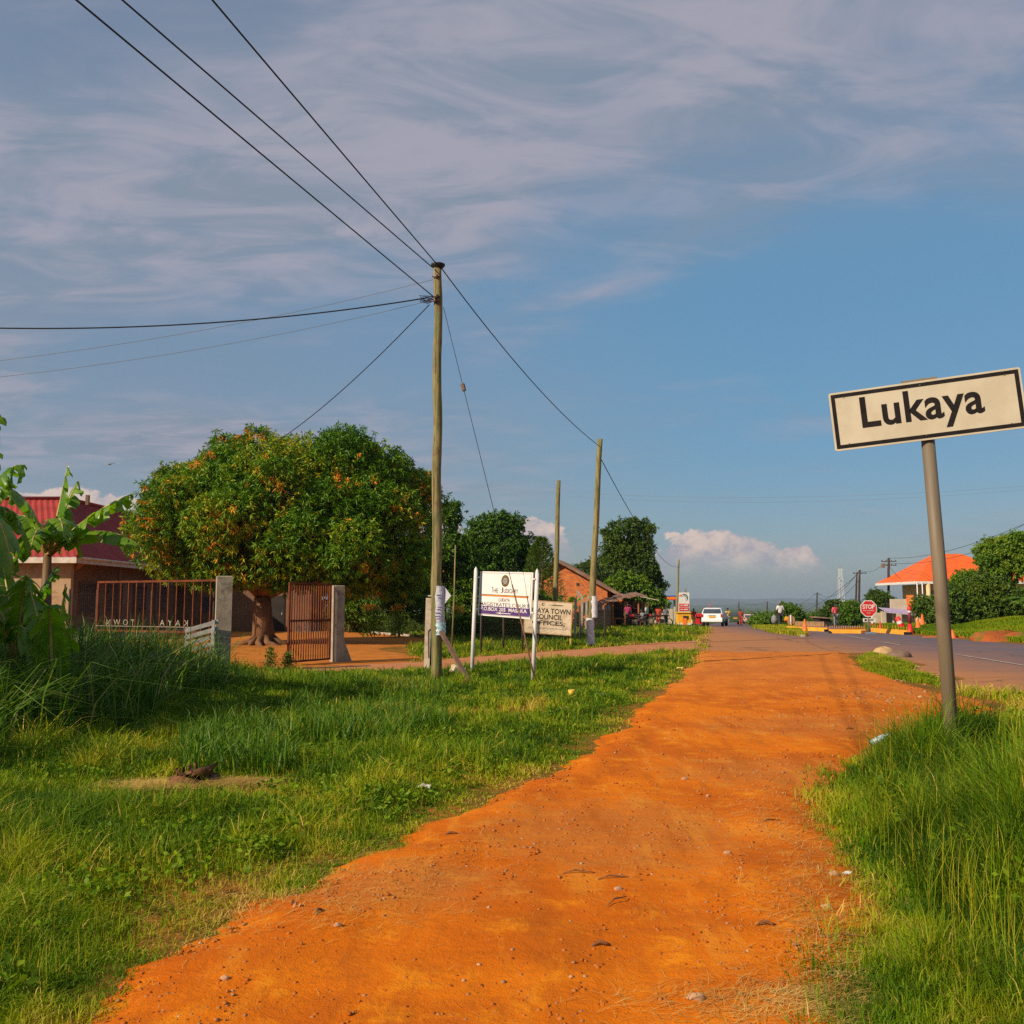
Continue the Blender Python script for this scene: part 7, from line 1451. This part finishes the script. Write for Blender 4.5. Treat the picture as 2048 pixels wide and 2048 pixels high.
scrap(814, 1521, .22, M_LITW, 'paper_scrap', 'pale folded paper in the middle of the left verge', 1); scrap(848, 1588, .12, M_LITW, 'paper_scrap', 'crumpled grey paper near the path edge', 2); scrap(520, 1494, .14, M_LITB, 'plastic_scrap', 'clear plastic scrap in the grass beyond the stump', 3)
scrap(1118, 1428, .14, M_LITW, 'paper_scrap', 'white scrap to the left below the yellow cup', 4); scrap(1203, 1397, .14, M_LITB, 'plastic_scrap', 'shiny scrap right of the yellow cup', 5); scrap(1360, 1342, .16, mat('litter_yellow', (.6, .42, .12), None, 9, .6), 'paper_scrap', 'yellowish scrap at the path edge near the lane', 6)
scrap(1695, 1768, .05, M_LITW, 'paper_scrap', 'grey green paper strip at the foot of the right grass', 7, z_=.06); scrap(594, 1831, .10, mat('dry_leaf', (.50, .20, .08), None, 9, .8), 'dry_leaf', 'reddish dry leaf where grass meets path on the left', 8, 'leaf', .04)
for i, (px, py, a, lab) in enumerate(((1228, 1777, .2, 'dark bent twig with a shadow in the middle of the path'), (1158, 1768, .1, 'dark twig left of the bent twig'), (1540, 1662, .5, 'curved twig on the right side of the path'), (1533, 1874, .1, 'torn brown bark piece low on the path'), (1202, 1916, .3, 'orange brown bark piece at the lower middle of the path'), (1234, 1830, .9, 'thin straight twig lying below the bent twig'), (1700, 1467, .1, 'dark chip in the gravel near the tall grass'), (903, 1687, .3, 'small dark chip close to the left path edge'), (1690, 1893, .1, 'thin twig beside the right verge'), (636, 1850, 1.4, 'small dark upright chip on the left of the path'))):
    q = G(px, py); b = MB(); d = Vector((math.cos(a), math.sin(a), 0)); l = .10 if i not in (3, 4, 6, 7, 9) else .05; b.tube([-d*l, -d*l*.2+Vector((0, .01, .015)), d*l*.5+Vector((0, -.01, .01)), d*l], [.003, .005, .004, .002] if l > .06 else [.006, .010, .008, .003], 6, jit=.2)
    tag(b.build('twig', mat('twig_bark', (.14, .055, .02), (.28, .11, .03), 20, .9), None, Vector((q.x, q.y, float(path_z(np.array([q.x]), np.array([q.y]))[0])+.006))), lab, 'twig', 'twigs and bark pieces on the path')
# bottle in the right grass
q = G(1745, 1548); e = empty('plastic_bottle', Vector((q.x, q.y, .30)), 'clear plastic bottle caught in the right hand grass', 'bottle'); o = MB().lathe([(.001, 0), (.030, 0), (.031, .13), (.012, .17), (.012, .19)], 14).build('bottle_body', M_LITB, e); MB().lathe([(.014, .188), (.014, .205), (.001, .206)], 10).build('cap', M_BLUE, e); e.rotation_euler = (.3, 1.1, .4)
# ================================================================== AIR
hb = MB().box((500, 6300, 21), (27000, 14400, 118)).build('haze', None, None); tag(hb, 'thin bluish haze filling the valley air', 'haze', kind='stuff')
m = bpy.data.materials.new('haze_air'); m.use_nodes = True; t = NT(m.node_tree); m.node_tree.nodes.clear()
pv = t.new('ShaderNodeVolumePrincipled', i_Density=.00011); pv.inputs['Color'].default_value = (.62, .76, .92, 1); pv.inputs['Anisotropy'].default_value = .2
o_ = t.n.new('ShaderNodeOutputMaterial'); t.l.new(pv.outputs[0], o_.inputs['Volume']); hb.data.materials.clear(); hb.data.materials.append(m)
